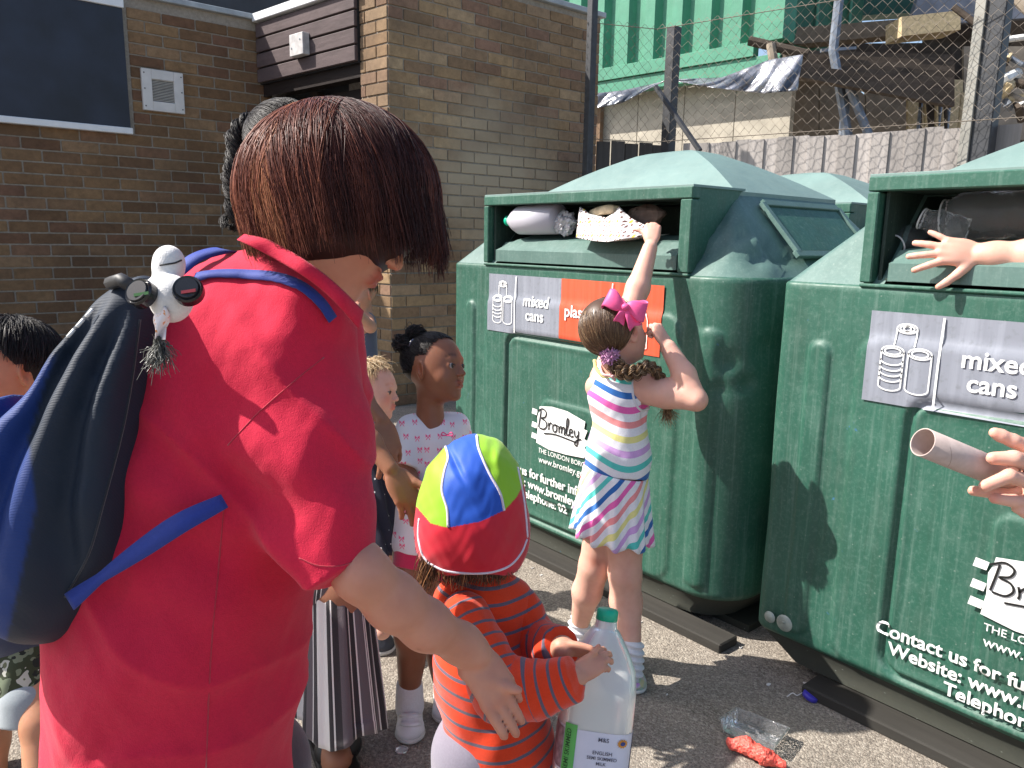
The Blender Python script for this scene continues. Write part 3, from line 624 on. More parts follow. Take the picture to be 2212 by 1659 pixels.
    mesh('chute', V, [(i, (i + 1) % k, k + (i + 1) % k, k + i) for i in range(k)] + [tuple(range(k))[::-1], tuple(range(k, 2 * k))], SHOULDER, root)
    # sticker: two sheets, following the relief
    def decal(name, u0, u1, z0, z1, mat, parent=root, dd=.0035, nu=None):
        nu = nu or max(2, int(abs(u1 - u0) / .012)); nv = max(2, int((z1 - z0) / .012)); U = np.linspace(u0, u1, nu + 1); Zz = np.linspace(z0, z1, nv + 1); UU, ZZ = np.meshgrid(U, Zz, indexing='ij')
        h = front_h(UU.ravel(), ZZ.ravel()); h = np.maximum(h, h); V = np.stack([bx - h - dd, cy + UU.ravel(), ZZ.ravel()], 1)
        Fs = [(i * (nv + 1) + j, i * (nv + 1) + j + 1, (i + 1) * (nv + 1) + j + 1, (i + 1) * (nv + 1) + j) for i in range(nu) for j in range(nv)]
        return mesh(name, V, Fs, mat, parent, True)
    def onface(V2, Fs, u, z, name, mat, parent=root, dd=.0065, flat=False):
        """flat print: V2 x right, y up in metres from (u, z)"""
        uu_ = u - V2[:, 0]; zz_ = z + V2[:, 1]; V = np.stack([bx - (np.maximum(front_h(uu_, zz_), .001) if not flat else np.full_like(uu_, .0105)) - dd, cy + uu_, zz_], 1); return mesh(name, V, Fs, mat, parent)
    gs = decal('sticker', .455 + sdu, .048 + sdu, .852 + sdz, 1.070 + sdz, GREYV); rs = decal('sticker', .0475 + sdu, -.404 + sdu, .852 + sdz, 1.070 + sdz, REDV); rs['label'] = 'orange red half of the sticker'
    def stroke(pl, wd, u, z, mat, parent, name='line_drawing', dd=.0065, flat=False):
        M = MB()
        for P in pl:
            P = np.asarray(P, float); T = np.gradient(P, axis=0); T /= np.linalg.norm(T, axis=1)[:, None] + 1e-9; Nn = np.stack([-T[:, 1], T[:, 0]], 1) * wd / 2; L_, R2 = P + Nn, P - Nn; V2 = np.vstack([L_, R2]); q = len(P)
            uu_ = u - V2[:, 0]; zz_ = z + V2[:, 1]; V = np.stack([bx - (front_h(uu_, zz_) if not flat else np.full_like(uu_, .0105)) - dd, cy + uu_, zz_], 1); M.add(V, [(i, i + 1, q + i + 1, q + i) for i in range(q - 1)])
        return M.build(name, mat, parent)
    def ell(cx, cy_, rx_, ry_, a0=0, a1=2 * math.pi, n=22): a = np.linspace(a0, a1, n); return np.stack([cx + rx_ * np.cos(a), cy_ + ry_ * np.sin(a)], 1)
    def can(cx, cy_, w_, h_, ribs=False):
        e = w_ * .24; ls = [ell(cx, cy_ + h_, w_ / 2, e), ell(cx, cy_ + h_, w_ * .36, e * .62), np.array([[cx - w_ / 2, cy_ + h_], [cx - w_ / 2, cy_ + h_ * .5], [cx - w_ / 2, cy_]]), np.array([[cx + w_ / 2, cy_ + h_], [cx + w_ / 2, cy_ + h_ * .5], [cx + w_ / 2, cy_]]), ell(cx, cy_, w_ / 2, e, math.pi, 2 * math.pi)]
        if ribs: ls += [ell(cx, cy_ + h_ * f, w_ / 2, e, math.pi, 2 * math.pi) for f in (.75, .58, .42, .26)]
        return ls
    stroke(can(.088, .142, .046, .04)[:4] + can(.063, .045, .052, .082, True) + can(.125, .045, .052, .082) + [ell(.088, .182, .008, .006)], .0032, .455 + sdu, .852 + sdz, WHITE_PRINT, gs)
    stroke([np.array([[0, 0], [0, .105], [0, .21]])], .005, .289 + sdu, .856 + sdz, WHITE_PRINT, gs, 'divider')
    for tx, u, z, sz in (('mixed', .243, .962, .057), ('cans', .226, .910, .057)):
        V2, F2 = text_mesh(tx, sz, .018); onface(V2, F2, u + sdu, z + sdz, 'lettering', WHITE_PRINT, gs)
    V2, F2 = text_mesh('plastic', .057, .018); onface(V2, F2, .020 + sdu, .942 + sdz, 'lettering', WHITE_PRINT, rs)
    stroke([np.array([[0, 0], [0, .105], [0, .21]])], .005, -.195 + sdu, .856 + sdz, WHITE_PRINT, rs, 'divider')
    bt = np.array([[0, .17], [.02, .17], [.02, .15], [.04, .11], [.04, .02], [.036, 0], [-.018, 0], [-.022, .02], [-.022, .11], [0, .15], [0, .17]])
    stroke([smoothline(bt, 3), smoothline(bt * .8 + [.075, .0], 3)], .0032, -.245 + sdu, .872 + sdz, WHITE_PRINT, rs)
    # borough logo and contact lines
    def blob(pts, u, z, name, mat, dd=.0045, par=None):
        P = np.asarray(pts, float); return onface(P, [tuple(range(len(P)))], u, z, name, mat, par or root, dd, True)
    lg = blob([(0, 0), (.07, -.012), (.16, -.01), (.25, -.002), (.262, .03), (.25, .034), (.27, .06), (.248, .066), (.262, .098), (.245, .1), (.25, .128), (.16, .148), (.08, .15), (.015, .14), (.012, .12), (.004, .1), (.006, .05)], .148 + ldu, .462 + ldz, 'logo_patch', WHITE_PRINT)
    for (a, b) in ((.012, .030), (.054, .072), (.104, .122)): blob([(-.028, a), (.0, a - .002), (.004, b), (-.024, b + .003)], .148 + ldu, .464 + ldz, 'logo_dash', WHITE_PRINT)
    K = M_simple('black_print', (.012, .012, .012), .5) if 'black_print' not in bpy.data.materials else bpy.data.materials['black_print']
    let = [[(.0, .02), (.006, .05), (.012, .085)], [(-.008, .078), (.02, .092), (.040, .082), (.034, .064), (.014, .056), (.036, .05), (.044, .034), (.03, .018), (.004, .018)],
           [(.052, .048), (.056, .03), (.054, .02)], [(.055, .036), (.064, .048), (.072, .045)], [(.088, .046), (.077, .04), (.078, .024), (.088, .019), (.097, .027), (.096, .04), (.088, .046), (.104, .044)],
           [(.108, .046), (.110, .02)], [(.110, .036), (.119, .046), (.123, .038), (.122, .02)], [(.123, .036), (.133, .046), (.138, .038), (.137, .02), (.144, .022)],
           [(.144, .024), (.156, .06), (.156, .08), (.148, .074), (.147, .03), (.154, .02), (.162, .026)], [(.163, .032), (.176, .036), (.174, .046), (.164, .042), (.164, .026), (.172, .019), (.184, .024)],
           [(.187, .046), (.189, .03), (.198, .022), (.206, .032)], [(.208, .048), (.206, .01), (.200, -.008), (.190, -.002), (.2, .012), (.222, .02)], [(.03, .002), (.09, .010), (.17, .006), (.2, .004)]]
    stroke([smoothline([(x * 1.0, y) for x, y in L_], 5) for L_ in let], .0052, .135 + ldu, .504 + ldz, K, lg, 'logo_script', dd=.0068, flat=True)
    for tx, u, z, sz, bo_ in (('THE LONDON BOROUGH', .135, .418, .0255, .004), ('www.bromley.gov.uk', .132, .382, .034, .006), ('Contact us for further information', .357, .328 if False else .252, .048, .022), ('Website: www.bromley.gov.uk', .322, .2085, .046, .022), ('Telephone: 02', .19, .165, .046, .022)):
        V2, F2 = text_mesh(tx, sz, bo_)
        if tx.startswith('Contact'): V2[:, 0] *= .98
        onface(V2, F2, u + (tdu if z < .3 else ldu * .8), z + (tdz if z < .3 else .010 + ldz), 'lettering', WHITE_PRINT, root)
    # fixing lug at the bottom left
    M = MB(); V, Fs = lathe([(.0, .004), (.020, .004), (.024, 0)], 16)
    for (u_, z_, q_) in ((.600, .172, 1.), (.645, .172, .7)): M.add(np.stack([-V[:, 2], -V[:, 0] * q_, V[:, 1] * q_], 1) + [bx - .012, cy + u_, z_], Fs)
    M.box((bx - .017, cy + .6, .175), (.001, .004, .003)); M.build('fixing_lug', SIL, root, True)
    return root
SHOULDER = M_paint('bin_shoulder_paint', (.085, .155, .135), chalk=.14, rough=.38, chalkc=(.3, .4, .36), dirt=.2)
b1 = recycling_bank(1.895, 'green recycling bank with a striped-dress girl reaching into its mouth', 3, .055, .066, dent=True)
b2 = recycling_bank(.405, 'green recycling bank nearest the camera at the right edge', 5, sdu=-.003, sdz=-.023, ldu=-.014, ldz=-.070)
b3 = recycling_bank(1.99, 'green recycling bank standing behind the first one, only its roof and shoulder showing', 8, xoff=1.12)
# timber/steel skid rails the banks stand on
SK = M_wood('skid_rail_wood', (.042, .039, .034), .3, 1, .85, 18)
for (ya, yb, lab) in ((1.19, 2.7, 'long grey skid rail on the asphalt under the bank with the girl'), (-.6, .93, 'grey skid rail under the nearest bank')):
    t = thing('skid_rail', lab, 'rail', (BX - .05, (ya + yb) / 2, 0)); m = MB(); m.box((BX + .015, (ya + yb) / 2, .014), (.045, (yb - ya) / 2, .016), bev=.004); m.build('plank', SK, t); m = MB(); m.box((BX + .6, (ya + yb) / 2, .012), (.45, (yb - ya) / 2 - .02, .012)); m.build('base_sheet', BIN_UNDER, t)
#PEOPLE
# ==================================================================== SOFT SHAPES: distance fields turned into one continuous surface
class Soft:
    def __init__(s): s.p = []; s.t = []
    def add(s, fn, c, R, k=.01, op='u'): s.p.append((fn, np.asarray(c, float), R, k, op)); return s
    def cone(s, a, b, ra, rb, k=.01, op='u', cut=None):
        a, b = np.asarray(a, float), np.asarray(b, float); ab = b - a; L2 = ab @ ab + 1e-12; L = math.sqrt(L2)
        def fn(P):
            t = np.clip((P - a) @ ab / L2, 0, 1); d = np.linalg.norm(P - a - t[:, None] * ab, axis=1) - (ra + (rb - ra) * t)
            if cut is not None: d = np.maximum(d, (P - b) @ ab / L - cut)
            return d
        return s.add(fn, (a + b) / 2, L / 2 + max(ra, rb), k, op)
    def chain(s, pts, rs, k=.01, op='u'):
        for i in range(len(pts) - 1): s.cone(pts[i], pts[i + 1], rs[i], rs[i + 1], k, op)
        return s
    def ell(s, c, r, ax=None, k=.01, op='u'):
        c = np.asarray(c, float); r = np.asarray(r, float); A = np.eye(3) if ax is None else np.asarray(ax, float)
        def fn(P):
            q = (P - c) @ A.T; k0 = np.linalg.norm(q / r, axis=1); k1 = np.linalg.norm(q / r ** 2, axis=1) + 1e-9; return k0 * (k0 - 1) / k1
        return s.add(fn, c, max(r), k, op)
    def rbox(s, c, h, ax=None, rad=.01, k=.01, op='u'):
        c = np.asarray(c, float); h = np.asarray(h, float) - rad; A = np.eye(3) if ax is None else np.asarray(ax, float)
        def fn(P):
            q = np.abs((P - c) @ A.T) - h; return np.linalg.norm(np.maximum(q, 0), axis=1) + np.minimum(q.max(1), 0) - rad
        return s.add(fn, c, np.linalg.norm(h) + rad, k, op)
    def tint(s, c, r, rgb): s.t.append((np.asarray(c, float), r, np.asarray(rgb, float)))
    def ev(s, P, bi=None, bc=None, bh=0):
        d = np.full(len(P), 9.9)
        for fn, c, R, k, op in s.p:
            if bc is not None:
                m = (np.linalg.norm(bc - c, axis=1) < R + bh + .03 + k)[bi]
                if not m.any(): continue
                idx = np.nonzero(m)[0]; e = fn(P[idx]); dd = d[idx]
            else: idx = slice(None); e = fn(P); dd = d
            if op == 'u': h = np.clip(.5 + .5 * (dd - e) / k, 0, 1); r = dd * (1 - h) + e * h - k * h * (1 - h)
            elif op == 's': h = np.clip(.5 - .5 * (dd + e) / k, 0, 1); r = dd * (1 - h) - e * h + k * h * (1 - h)
            else: h = np.clip(.5 - .5 * (e - dd) / k, 0, 1); r = e * (1 - h) + dd * h + k * h * (1 - h)
            d[idx] = r
        if s.disp is not None: d = d + s.disp(P)
        return d
    disp = None
    def surface(s, h=.004, B=8):
        lo = np.min([c - R for _, c, R, _, op in s.p if op == 'u'], axis=0) - .03; hi = np.max([c + R for _, c, R, _, op in s.p if op == 'u'], axis=0) + .03
        bs = h * B; nb = np.ceil((hi - lo) / bs).astype(int); gi = np.stack(np.meshgrid(*[np.arange(n) for n in nb], indexing='ij'), -1).reshape(-1, 3)
        ct = lo + (gi + .5) * bs; keep = np.zeros(len(ct), bool)
        for i in range(0, len(ct), 200000):
            q = ct[i:i + 200000]; keep[i:i + 200000] = np.abs(s.ev(q)) < bs * 1.05 + .004
        gi = gi[keep]; ct = ct[keep]; o = np.stack(np.meshgrid(*[np.arange(B + 1)] * 3, indexing='ij'), -1).reshape(-1, 3)
        G = (gi[:, None] * B + o[None]); n1 = B + 1; P = lo + G.reshape(-1, 3) * h; bi = np.repeat(np.arange(len(gi)), n1 ** 3)
        D = s.ev(P, bi, ct, bs * .87).reshape(len(gi), n1, n1, n1); N = nb * B + 2
        key = lambda g: (g[..., 0] * N[1] + g[..., 1]) * N[2] + g[..., 2]
        ins = D < 0; c8 = [ins[:, a:a + B, b:b + B, c:c + B] for a in (0, 1) for b in (0, 1) for c in (0, 1)]; sm = sum(x.astype(int) for x in c8); act = (sm > 0) & (sm < 8)
        bidx, ix, iy, iz = np.nonzero(act); cell = gi[bidx] * B + np.stack([ix, iy, iz], 1); acc = np.zeros((len(cell), 3)); cnt = np.zeros(len(cell))
        cv_ = [(a, b, c) for a in (0, 1) for b in (0, 1) for c in (0, 1)]; vals = {q: D[bidx, ix + q[0], iy + q[1], iz + q[2]] for q in cv_}
        for a in cv_:
            for ax_ in range(3):
                if a[ax_] == 0:
                    b = list(a); b[ax_] = 1; b = tuple(b); va, vb = vals[a], vals[b]; m = (va < 0) != (vb < 0); t = np.where(m, va / np.where(np.abs(va - vb) < 1e-12, 1, va - vb), 0); p = np.tile(np.array(a, float), (len(cell), 1)); p[:, ax_] += t; acc += p * m[:, None]; cnt += m
        V = lo + (cell + acc / cnt[:, None]) * h; ck = key(cell); so_ = np.argsort(ck); cks = ck[so_]; Fs = []
        for ax_ in range(3):
            sl0 = [slice(None)] + [slice(0, B)] * 3; sl1 = list(sl0); sl1[ax_ + 1] = slice(1, B + 1); A_, C_ = ins[tuple(sl0)], ins[tuple(sl1)]; m = A_ != C_; b, x, y, z = np.nonzero(m); g = gi[b] * B + np.stack([x, y, z], 1); flip = A_[b, x, y, z]
            u_, v_ = (ax_ + 1) % 3, (ax_ + 2) % 3; quad = []
            for (du, dv) in ((-1, -1), (0, -1), (0, 0), (-1, 0)): q = g.copy(); q[:, u_] += du; q[:, v_] += dv; quad.append(key(q))
            quad = np.stack(quad, 1); pos_ = np.searchsorted(cks, quad); pos_ = np.clip(pos_, 0, len(cks) - 1); ok = (cks[pos_] == quad).all(1); Q = so_[pos_][ok]; fl = flip[ok]; Q[~fl] = Q[~fl][:, ::-1]; Fs.append(Q)
        return V, np.vstack(Fs)
    def build(s, name, mat, parent, h=.004, attrs=None, label=None):
        V, Fq = s.surface(h); A = dict(attrs(V)) if attrs else {}
        if s.t or mat.name.startswith('skin'):
            T = np.ones((len(V), 3))
            for c, r, rgb in s.t: wgt = np.exp(-(np.linalg.norm(V - c, axis=1) / r) ** 2 * 1.5)[:, None]; T = T * (1 - wgt) + T * rgb * wgt
            A['Tint'] = T
        o = mesh(name, V, Fq, mat, parent, True, attrs=A, label=label); s.V = V; s.F = Fq; return o
from mathutils.bvhtree import BVHTree
def bvh(sf): return BVHTree.FromPolygons([tuple(v) for v in sf.V], [tuple(int(i) for i in f) for f in sf.F])
def hit(tree, x, y, lift=.002):
    r = ray(x, y); r = r / np.linalg.norm(r); h_ = tree.ray_cast(Vector(CAMP), Vector(r))
    if h_[0] is None: return None, None
    return np.array(h_[0]) + np.array(h_[1]) * lift * (1 if np.dot(h_[1], r) < 0 else -1), np.array(h_[1])
def cvv(x, y, z): v = R_ * x + U_ * y + F_ * z; return v / np.linalg.norm(v)
CAMAX = np.array([R_, U_, F_])
def pe(s, x, y, d, rx, ry, rd, rot=0, k=.03, op='u'):
    """ellipsoid given by where it is seen and how large, with its own depth"""
    a = math.radians(rot); A = np.array([R_ * math.cos(a) + U_ * math.sin(a), -R_ * math.sin(a) + U_ * math.cos(a), F_]); return s.ell(PD(x, y, d), (rx * d / FPX, ry * d / FPX, rd), A, k, op)
def pcn(s, pts, k=.01, op='u', cut=None):
    """limb through (x, y, distance, radius in pixels there)"""
    for i in range(len(pts) - 1):
        a, b = pts[i], pts[i + 1]; s.cone(PD(*a[:3]), PD(*b[:3]), a[3] * a[2] / FPX, b[3] * b[2] / FPX, k, op, cut if i == len(pts) - 2 else None)
    return s
def rotv(v, ax, a): c, s_ = math.cos(a), math.sin(a); return v * c + np.cross(ax, v) * s_ + ax * (ax @ v) * (1 - c)
def hand(s, wr, d, nb, L, side, curl=(20, 25, 30, 35), spread=6, tdir=None, tcurl=15, k=.0035, tint=None):
    """wrist, pointing direction, back-of-hand normal, length; side = +1/-1 puts the thumb along +/- cross(nb, d)"""
    d = np.asarray(d, float); d /= np.linalg.norm(d); nb = np.asarray(nb, float); nb = nb - d * (nb @ d); nb /= np.linalg.norm(nb); lat = np.cross(nb, d) * side
    s.ell(wr + d * .27 * L, (.31 * L, .20 * L, .085 * L), np.array([d, lat, nb]), k * 2)
    lats = (.155, .052, -.05, -.145); al = (.49, .52, .50, .44); ln = (.34, .38, .355, .27)
    for i in range(4):
        b = wr + d * al[i] * L + lat * lats[i] * L; s.cone(wr + d * .1 * L + lat * lats[i] * .55 * L, b, .055 * L, .058 * L, k * 1.5); dd = rotv(d, nb, side * math.radians(spread * (1.5, .5, -.5, -1.6)[i])); c_ = curl[i] if isinstance(curl[i], (tuple, list)) else (curl[i],) * 3; p = b; rr = (.054, .05, .046, .043) if i < 3 else (.046, .043, .04, .036); ax_ = np.cross(dd, nb); ax_ /= np.linalg.norm(ax_)
        for j in range(3):
            dd = rotv(dd, ax_, -math.radians(c_[j])); q = p + dd * ln[i] * L * (.44, .31, .25)[j]; s.cone(p, q, rr[j] * L, rr[j + 1] * L, k * .5); p = q
        s.tint(p, .05 * L, (1.0, .80, .78)); s.tint(b, .07 * L, (1.0, .84, .82)); s.tint(p + nb * .035 * L, .022 * L, (1.0, .9, .88))
        if tint: s.tint(p + nb * .028 * L, .022 * L, tint)
    tdir = d * .62 + lat * .78 if tdir is None else np.asarray(tdir, float); tdir = tdir / np.linalg.norm(tdir); b = wr + d * .13 * L + lat * .13 * L - nb * .03 * L
    q = b + tdir * .22 * L; s.cone(b, q, .085 * L, .062 * L, k * 2); t2 = rotv(tdir, nb, side * math.radians(tcurl)); q2 = q + t2 * .17 * L; s.cone(q, q2, .060 * L, .052 * L, k); t3 = rotv(t2, nb, side * math.radians(tcurl)); s.cone(q2, q2 + t3 * .12 * L, .053 * L, .042 * L, k)
    s.tint(q2 + t3 * .12 * L, .05 * L, (1.0, .82, .8))
    return s
def head(s, c, fwd, up, H, lips=(.8, .45, .45), cheek=.85, brow=(.35, .3, .28), ears=True, jaw=1.0, mouth_open=0.0, squint=.5, eyes=True, parent=None, eyecol=(.05, .03, .02), child=True, slim=1.0):
    """head of height H about c; local axes x = its right, y = forward, z = up"""
    y = np.asarray(fwd, float); y /= np.linalg.norm(y); z = np.asarray(up, float); z = z - y * (z @ y); z /= np.linalg.norm(z); x = np.cross(y, z); A = np.array([x, y, z]); L = lambda a, b, d_: c + (x * a + y * b + z * d_) * H
    s.ell(L(0, -.055, .13), (.345 * H, .43 * H, .37 * H), A, .02 * H); s.ell(L(0, .07, -.08), (.30 * H * slim, .31 * H, .36 * H), A, .12 * H)
    s.ell(L(0, .16, -.28), (.20 * H * jaw, .19 * H, .17 * H), A, .10 * H); s.ell(L(0, .295, -.40), (.075 * H, .06 * H, .055 * H), A, .08 * H)
    for sg in (-1, 1):
        s.ell(L(sg * .155, .225, -.14), (.11 * H, .10 * H, .11 * H), A, .08 * H); s.ell(L(sg * .14, .405, .015), (.088 * H, .06 * H, .058 * H), A, .05 * H, 's')
    s.cone(L(-.13, .325, .095), L(.13, .325, .095), .04 * H, .04 * H, .06 * H)
    s.cone(L(0, .345, .06), L(0, .43, -.095), .028 * H, .038 * H, .035 * H); s.ell(L(0, .428, -.105), (.042 * H, .040 * H, .034 * H), A, .02 * H)
    for sg in (-1, 1): s.ell(L(sg * .043, .40, -.115), (.032 * H, .035 * H, .026 * H), A, .015 * H); s.ell(L(sg * .025, .425, -.138), (.013 * H, .016 * H, .010 * H), A, .006 * H, 's')
    for sg in (-1, 1):
        s.ell(L(sg * .14, .315, .01), (.068 * H, .062 * H, .056 * H), A, .02 * H); s.ell(L(sg * .14, .375, .008), (.056 * H, .045 * H, .021 * H * squint * 2), A, .004 * H, 's')
    s.ell(L(0, .325, -.235), (.085 * H, .06 * H, .06 * H), A, .04 * H)
    up_ = [L(-.10, .335, -.232), L(-.045, .385, -.213), L(0, .392, -.220), L(.045, .385, -.213), L(.10, .335, -.232)]
    s.chain(up_, [.010 * H, .021 * H, .021 * H, .021 * H, .010 * H], .014 * H); mo = mouth_open
    s.chain([L(-.095, .33, -.242), L(-.04, .372, -.262 - mo), L(.04, .372, -.262 - mo), L(.095, .33, -.242)], [.010 * H, .026 * H, .026 * H, .010 * H], .016 * H)
    s.chain([L(-.09, .365, -.237), L(0, .42, -.240 - mo / 2), L(.09, .365, -.237)], [.004 * H, .007 * H + mo * H * .4, .004 * H], .006 * H, 's')
    if ears:
        for sg in (-1, 1):
            e = L(sg * .335, -.02, -.02); Ae = np.array([x * .9 + y * sg * -.35, y, z]); Ae[0] /= np.linalg.norm(Ae[0]); s.ell(e, (.032 * H, .075 * H, .125 * H), Ae, .02 * H); s.ell(e + x * sg * .03 * H + y * .012 * H + z * .015 * H, (.022 * H, .042 * H, .075 * H), Ae, .012 * H, 's'); s.ell(e + z * -.10 * H, (.026 * H, .04 * H, .04 * H), Ae, .015 * H); s.tint(e + x * sg * .04 * H, .10 * H, (1, .72, .62))
    for a in (-.05, 0, .05): s.tint(L(a, .40, -.213), .045 * H, lips); s.tint(L(a, .40, -.267 - mo), .05 * H, lips)
    for sg in (-1, 1):
        s.tint(L(sg * .17, .33, -.13), .10 * H, (1, cheek, cheek)); s.tint(L(sg * .14, .37, .012), .05 * H, (.75, .62, .6))
        for q in (.07, .115, .16, .20): s.tint(L(sg * q, .39 - q * .35, .135 + .02 * math.sin(q * 15)), .030 * H, brow)
    s.tint(L(0, .45, -.15), .04 * H, (.9, .7, .66))
    if eyes and parent is not None:
        for sg in (-1, 1):
            ce = L(sg * .14, .318, .010); V, Fs = lathe([(math.sin(a) * .058 * H, -math.cos(a) * .058 * H) for a in np.linspace(0, math.pi, 24)], 24); Ax = np.array([x, -z, y]); q = V @ Ax + ce; t_ = V[:, 2] / (.058 * H); colr = np.where(t_[:, None] > .97, (.005, .005, .005), np.where(t_[:, None] > .80, eyecol, (.30, .26, .24)))
            mesh('eye', q, Fs, EYEM, parent, True, attrs={'Col': colr})
            if child: pass
            lash = MB(); lash.tube([L(sg * .14 + q_, .378 - abs(q_) * .35 - sg * q_ * .25, .029 - abs(q_) * .25) for q_ in np.linspace(-.055, .055, 7)], .006 * H, 4); lash.build('eyelashes', BLACK, parent)
    s.lx, s.ly, s.lz, s.L = x, y, z, L
    return A
EYEM = M_attr('eye_surface', .12)
# ------------------------------------------------------------------ hair
def strands(name, PT, r0, r1, mat, parent, rnd=None, label=None, extra=None):
    """PT (N, K, 3) -> thin tapering three-sided strands in one mesh"""
    N, K, _ = PT.shape; T = np.gradient(PT, axis=1); T /= np.linalg.norm(T, axis=2, keepdims=True) + 1e-12; ref = RNG.normal(size=(N, 1, 3)); n = np.cross(T, ref); n /= np.linalg.norm(n, axis=2, keepdims=True) + 1e-12; b = np.cross(T, n)
    rr = (r0 + (r1 - r0) * np.linspace(0, 1, K) ** 2)[None, :, None]; V = np.stack([PT + rr * (math.cos(a) * n + math.sin(a) * b) for a in (0, 2.094, 4.189)], 2).reshape(-1, 3)
    i0 = (np.arange(N)[:, None, None] * K + np.arange(K - 1)[None, :, None]) * 3; j = np.arange(3)[None, None]; j2 = (j + 1) % 3; Fs = np.stack([i0 + j, i0 + j2, i0 + 3 + j2, i0 + 3 + j], -1).reshape(-1, 4)
    rnd = RNG.random(N) if rnd is None else rnd; at = {'rnd': np.repeat(rnd, K * 3), 'along': np.tile(np.repeat(np.linspace(0, 1, K), 3), N)}
    if extra is not None:
        Ve, Fe = extra; V = np.vstack([V, Ve]); Fe = np.asarray(Fe) + N * K * 3; Fs = np.vstack([Fs, Fe]); at['rnd'] = np.concatenate([at['rnd'], np.full(len(Ve), .2)]); at['along'] = np.concatenate([at['along'], np.full(len(Ve), .3)])
    return mesh(name, V, Fs, mat, parent, True, attrs=at, label=label)
def M_hair(name, stops, rough=.38, spec=.5, root=None):
    t = NT(name); col = t.ramp(t.attr('rnd'), stops)
    if root: col = t.mix(t.ramp(t.attr('along'), root), col, (.004, .003, .003))
    t.set(color=col, rough=rough, spec=spec); return t.m
def slerp(a, b, t):
    a = a / np.linalg.norm(a, axis=-1, keepdims=True); b = b / np.linalg.norm(b, axis=-1, keepdims=True); om = np.arccos(np.clip((a * b).sum(-1), -.9999, .9999))[:, None, None]; t = t[None, :, None]
    return (np.sin((1 - t) * om) * a[:, None] + np.sin(t * om) * b[:, None]) / np.sin(om)
def scalp_paths(a, b, c, A, rad, K=10, lift=0.0, bulge=0.0):
    """strands lying on an ellipsoid from directions a to b (local axes A)"""
    t = np.linspace(0, 1, K); Dn = slerp(a, b, t); rad = np.asarray(rad, float); s_ = 1 / np.linalg.norm(Dn / rad, axis=-1, keepdims=True); lf = 1 + lift * RNG.random((len(a), 1, 1)) + bulge * np.sin(math.pi * t)[None, :, None]; return c + (Dn * s_ * lf) @ A
def ellgeo(c, A, rad, n=20, keep=None):
    V, Fs = lathe([(math.sin(a), -math.cos(a)) for a in np.linspace(0.001, math.pi - .001, n)], n * 2); V = (V * np.asarray(rad)) @ A + c; return V, np.array([f for f in Fs])
def rnd_dirs(n, fn):
    out = []
    while sum(len(o) for o in out) < n:
        v = RNG.normal(size=(n * 3, 3)); v /= np.linalg.norm(v, axis=1, keepdims=True); out.append(v[fn(v)])
    return np.vstack(out)[:n]
def ribbon(pts, wd, nrm, mat, name, parent, th=.0012, label=None):
    """flat webbing through pts, facing nrm (one vector per point or one for all)"""
    P = np.asarray(pts, float); T = np.gradient(P, axis=0); T /= np.linalg.norm(T, axis=1)[:, None]; nn = np.broadcast_to(np.asarray(nrm, float), P.shape); nn = nn - T * (nn * T).sum(1)[:, None]; nn = nn / (np.linalg.norm(nn, axis=1)[:, None] + 1e-9); W = np.cross(nn, T); wd = np.broadcast_to(wd, (len(P),))[:, None] / 2
    V = np.stack([P - W * wd + nn * th, P + W * wd + nn * th, P + W * wd - nn * th, P - W * wd - nn * th], 1).reshape(-1, 3); n = len(P)
    Fs = [(i * 4 + j, i * 4 + (j + 1) % 4, i * 4 + 4 + (j + 1) % 4, i * 4 + 4 + j) for i in range(n - 1) for j in range(4)] + [(3, 2, 1, 0), tuple(range((n - 1) * 4, n * 4))]
    return mesh(name, V, Fs, mat, parent, True, label=label)
def nz3(P, sc, seed=0.0):
    """cheap smooth noise for folds"""
    q = P * sc + seed; return (np.sin(q[:, 0] * 1.7 + 1.3 * np.sin(q[:, 1] * 1.1 + seed)) * np.cos(q[:, 1] * 1.3 + 1.1 * np.sin(q[:, 2] * 1.6)) + .5 * np.sin(q[:, 2] * 2.9 + 1.7 * np.sin(q[:, 0] * 2.3)) * np.cos(q[:, 0] * 2.1 - q[:, 1] * 2.7)) / 1.5
SK_F = M_skin('skin_fair', (.58, .32, .22)); SK_P = M_skin('skin_pale', (.70, .43, .335)); SK_D = M_skin('skin_deep', (.25, .112, .062), sss=.12, rough=.42); SK_M = M_skin('skin_brown', (.30, .145, .085), sss=.15); SK_W = M_skin('skin_sun_touched', (.55, .27, .185)); SK_T = M_skin('skin_tan', (.50, .26, .15))
# ==================================================================== PEOPLE
def foot(P): return np.array([P[0], P[1], 0.0])
# ---------- woman in the red polo shirt
wr = thing('person', 'woman in a red polo shirt with a chin-length auburn bob, arm held out', 'person', foot(PD(400, 1200, 1.1)))
s = Soft()
hc = PD(742, 452, .985); hf = cvv(.80, -.52, -.05); hu = cvv(.42, .85, .1)
head(s, hc, hf, hu, .225, parent=wr, eyes=False)
pcn(s, [(690, 560, 1.0, 85), (600, 680, 1.04, 100)], .03)
pcn(s, [(570, 800, 1.09, 130), (420, 1250, 1.1, 180), (370, 1640, 1.1, 180)], .05)
pcn(s, [(640, 830, 1.03, 70), (720, 1150, .965, 56), (780, 1238, .93, 56)], .02)
pcn(s, [(780, 1238, .93, 56), (850, 1300, .965, 57), (920, 1350, 1.0, 50), (995, 1390, 1.06, 40), (1022, 1410, 1.07, 38)], .02)
pcn(s, [(690, 740, 1.2, 60), (700, 1000, 1.28, 50), (680, 1200, 1.25, 40)], .02)
wh = PD(1018, 1406, 1.07); hand(s, wh, cvv(.52, -.83, .05), cvv(.35, .2, -.9), .152, -1, curl=((2, 5, 5), (4, 6, 5), (6, 8, 6), (12, 12, 8)), spread=.6, tdir=cvv(.93, -.40, .05), tcurl=-2)
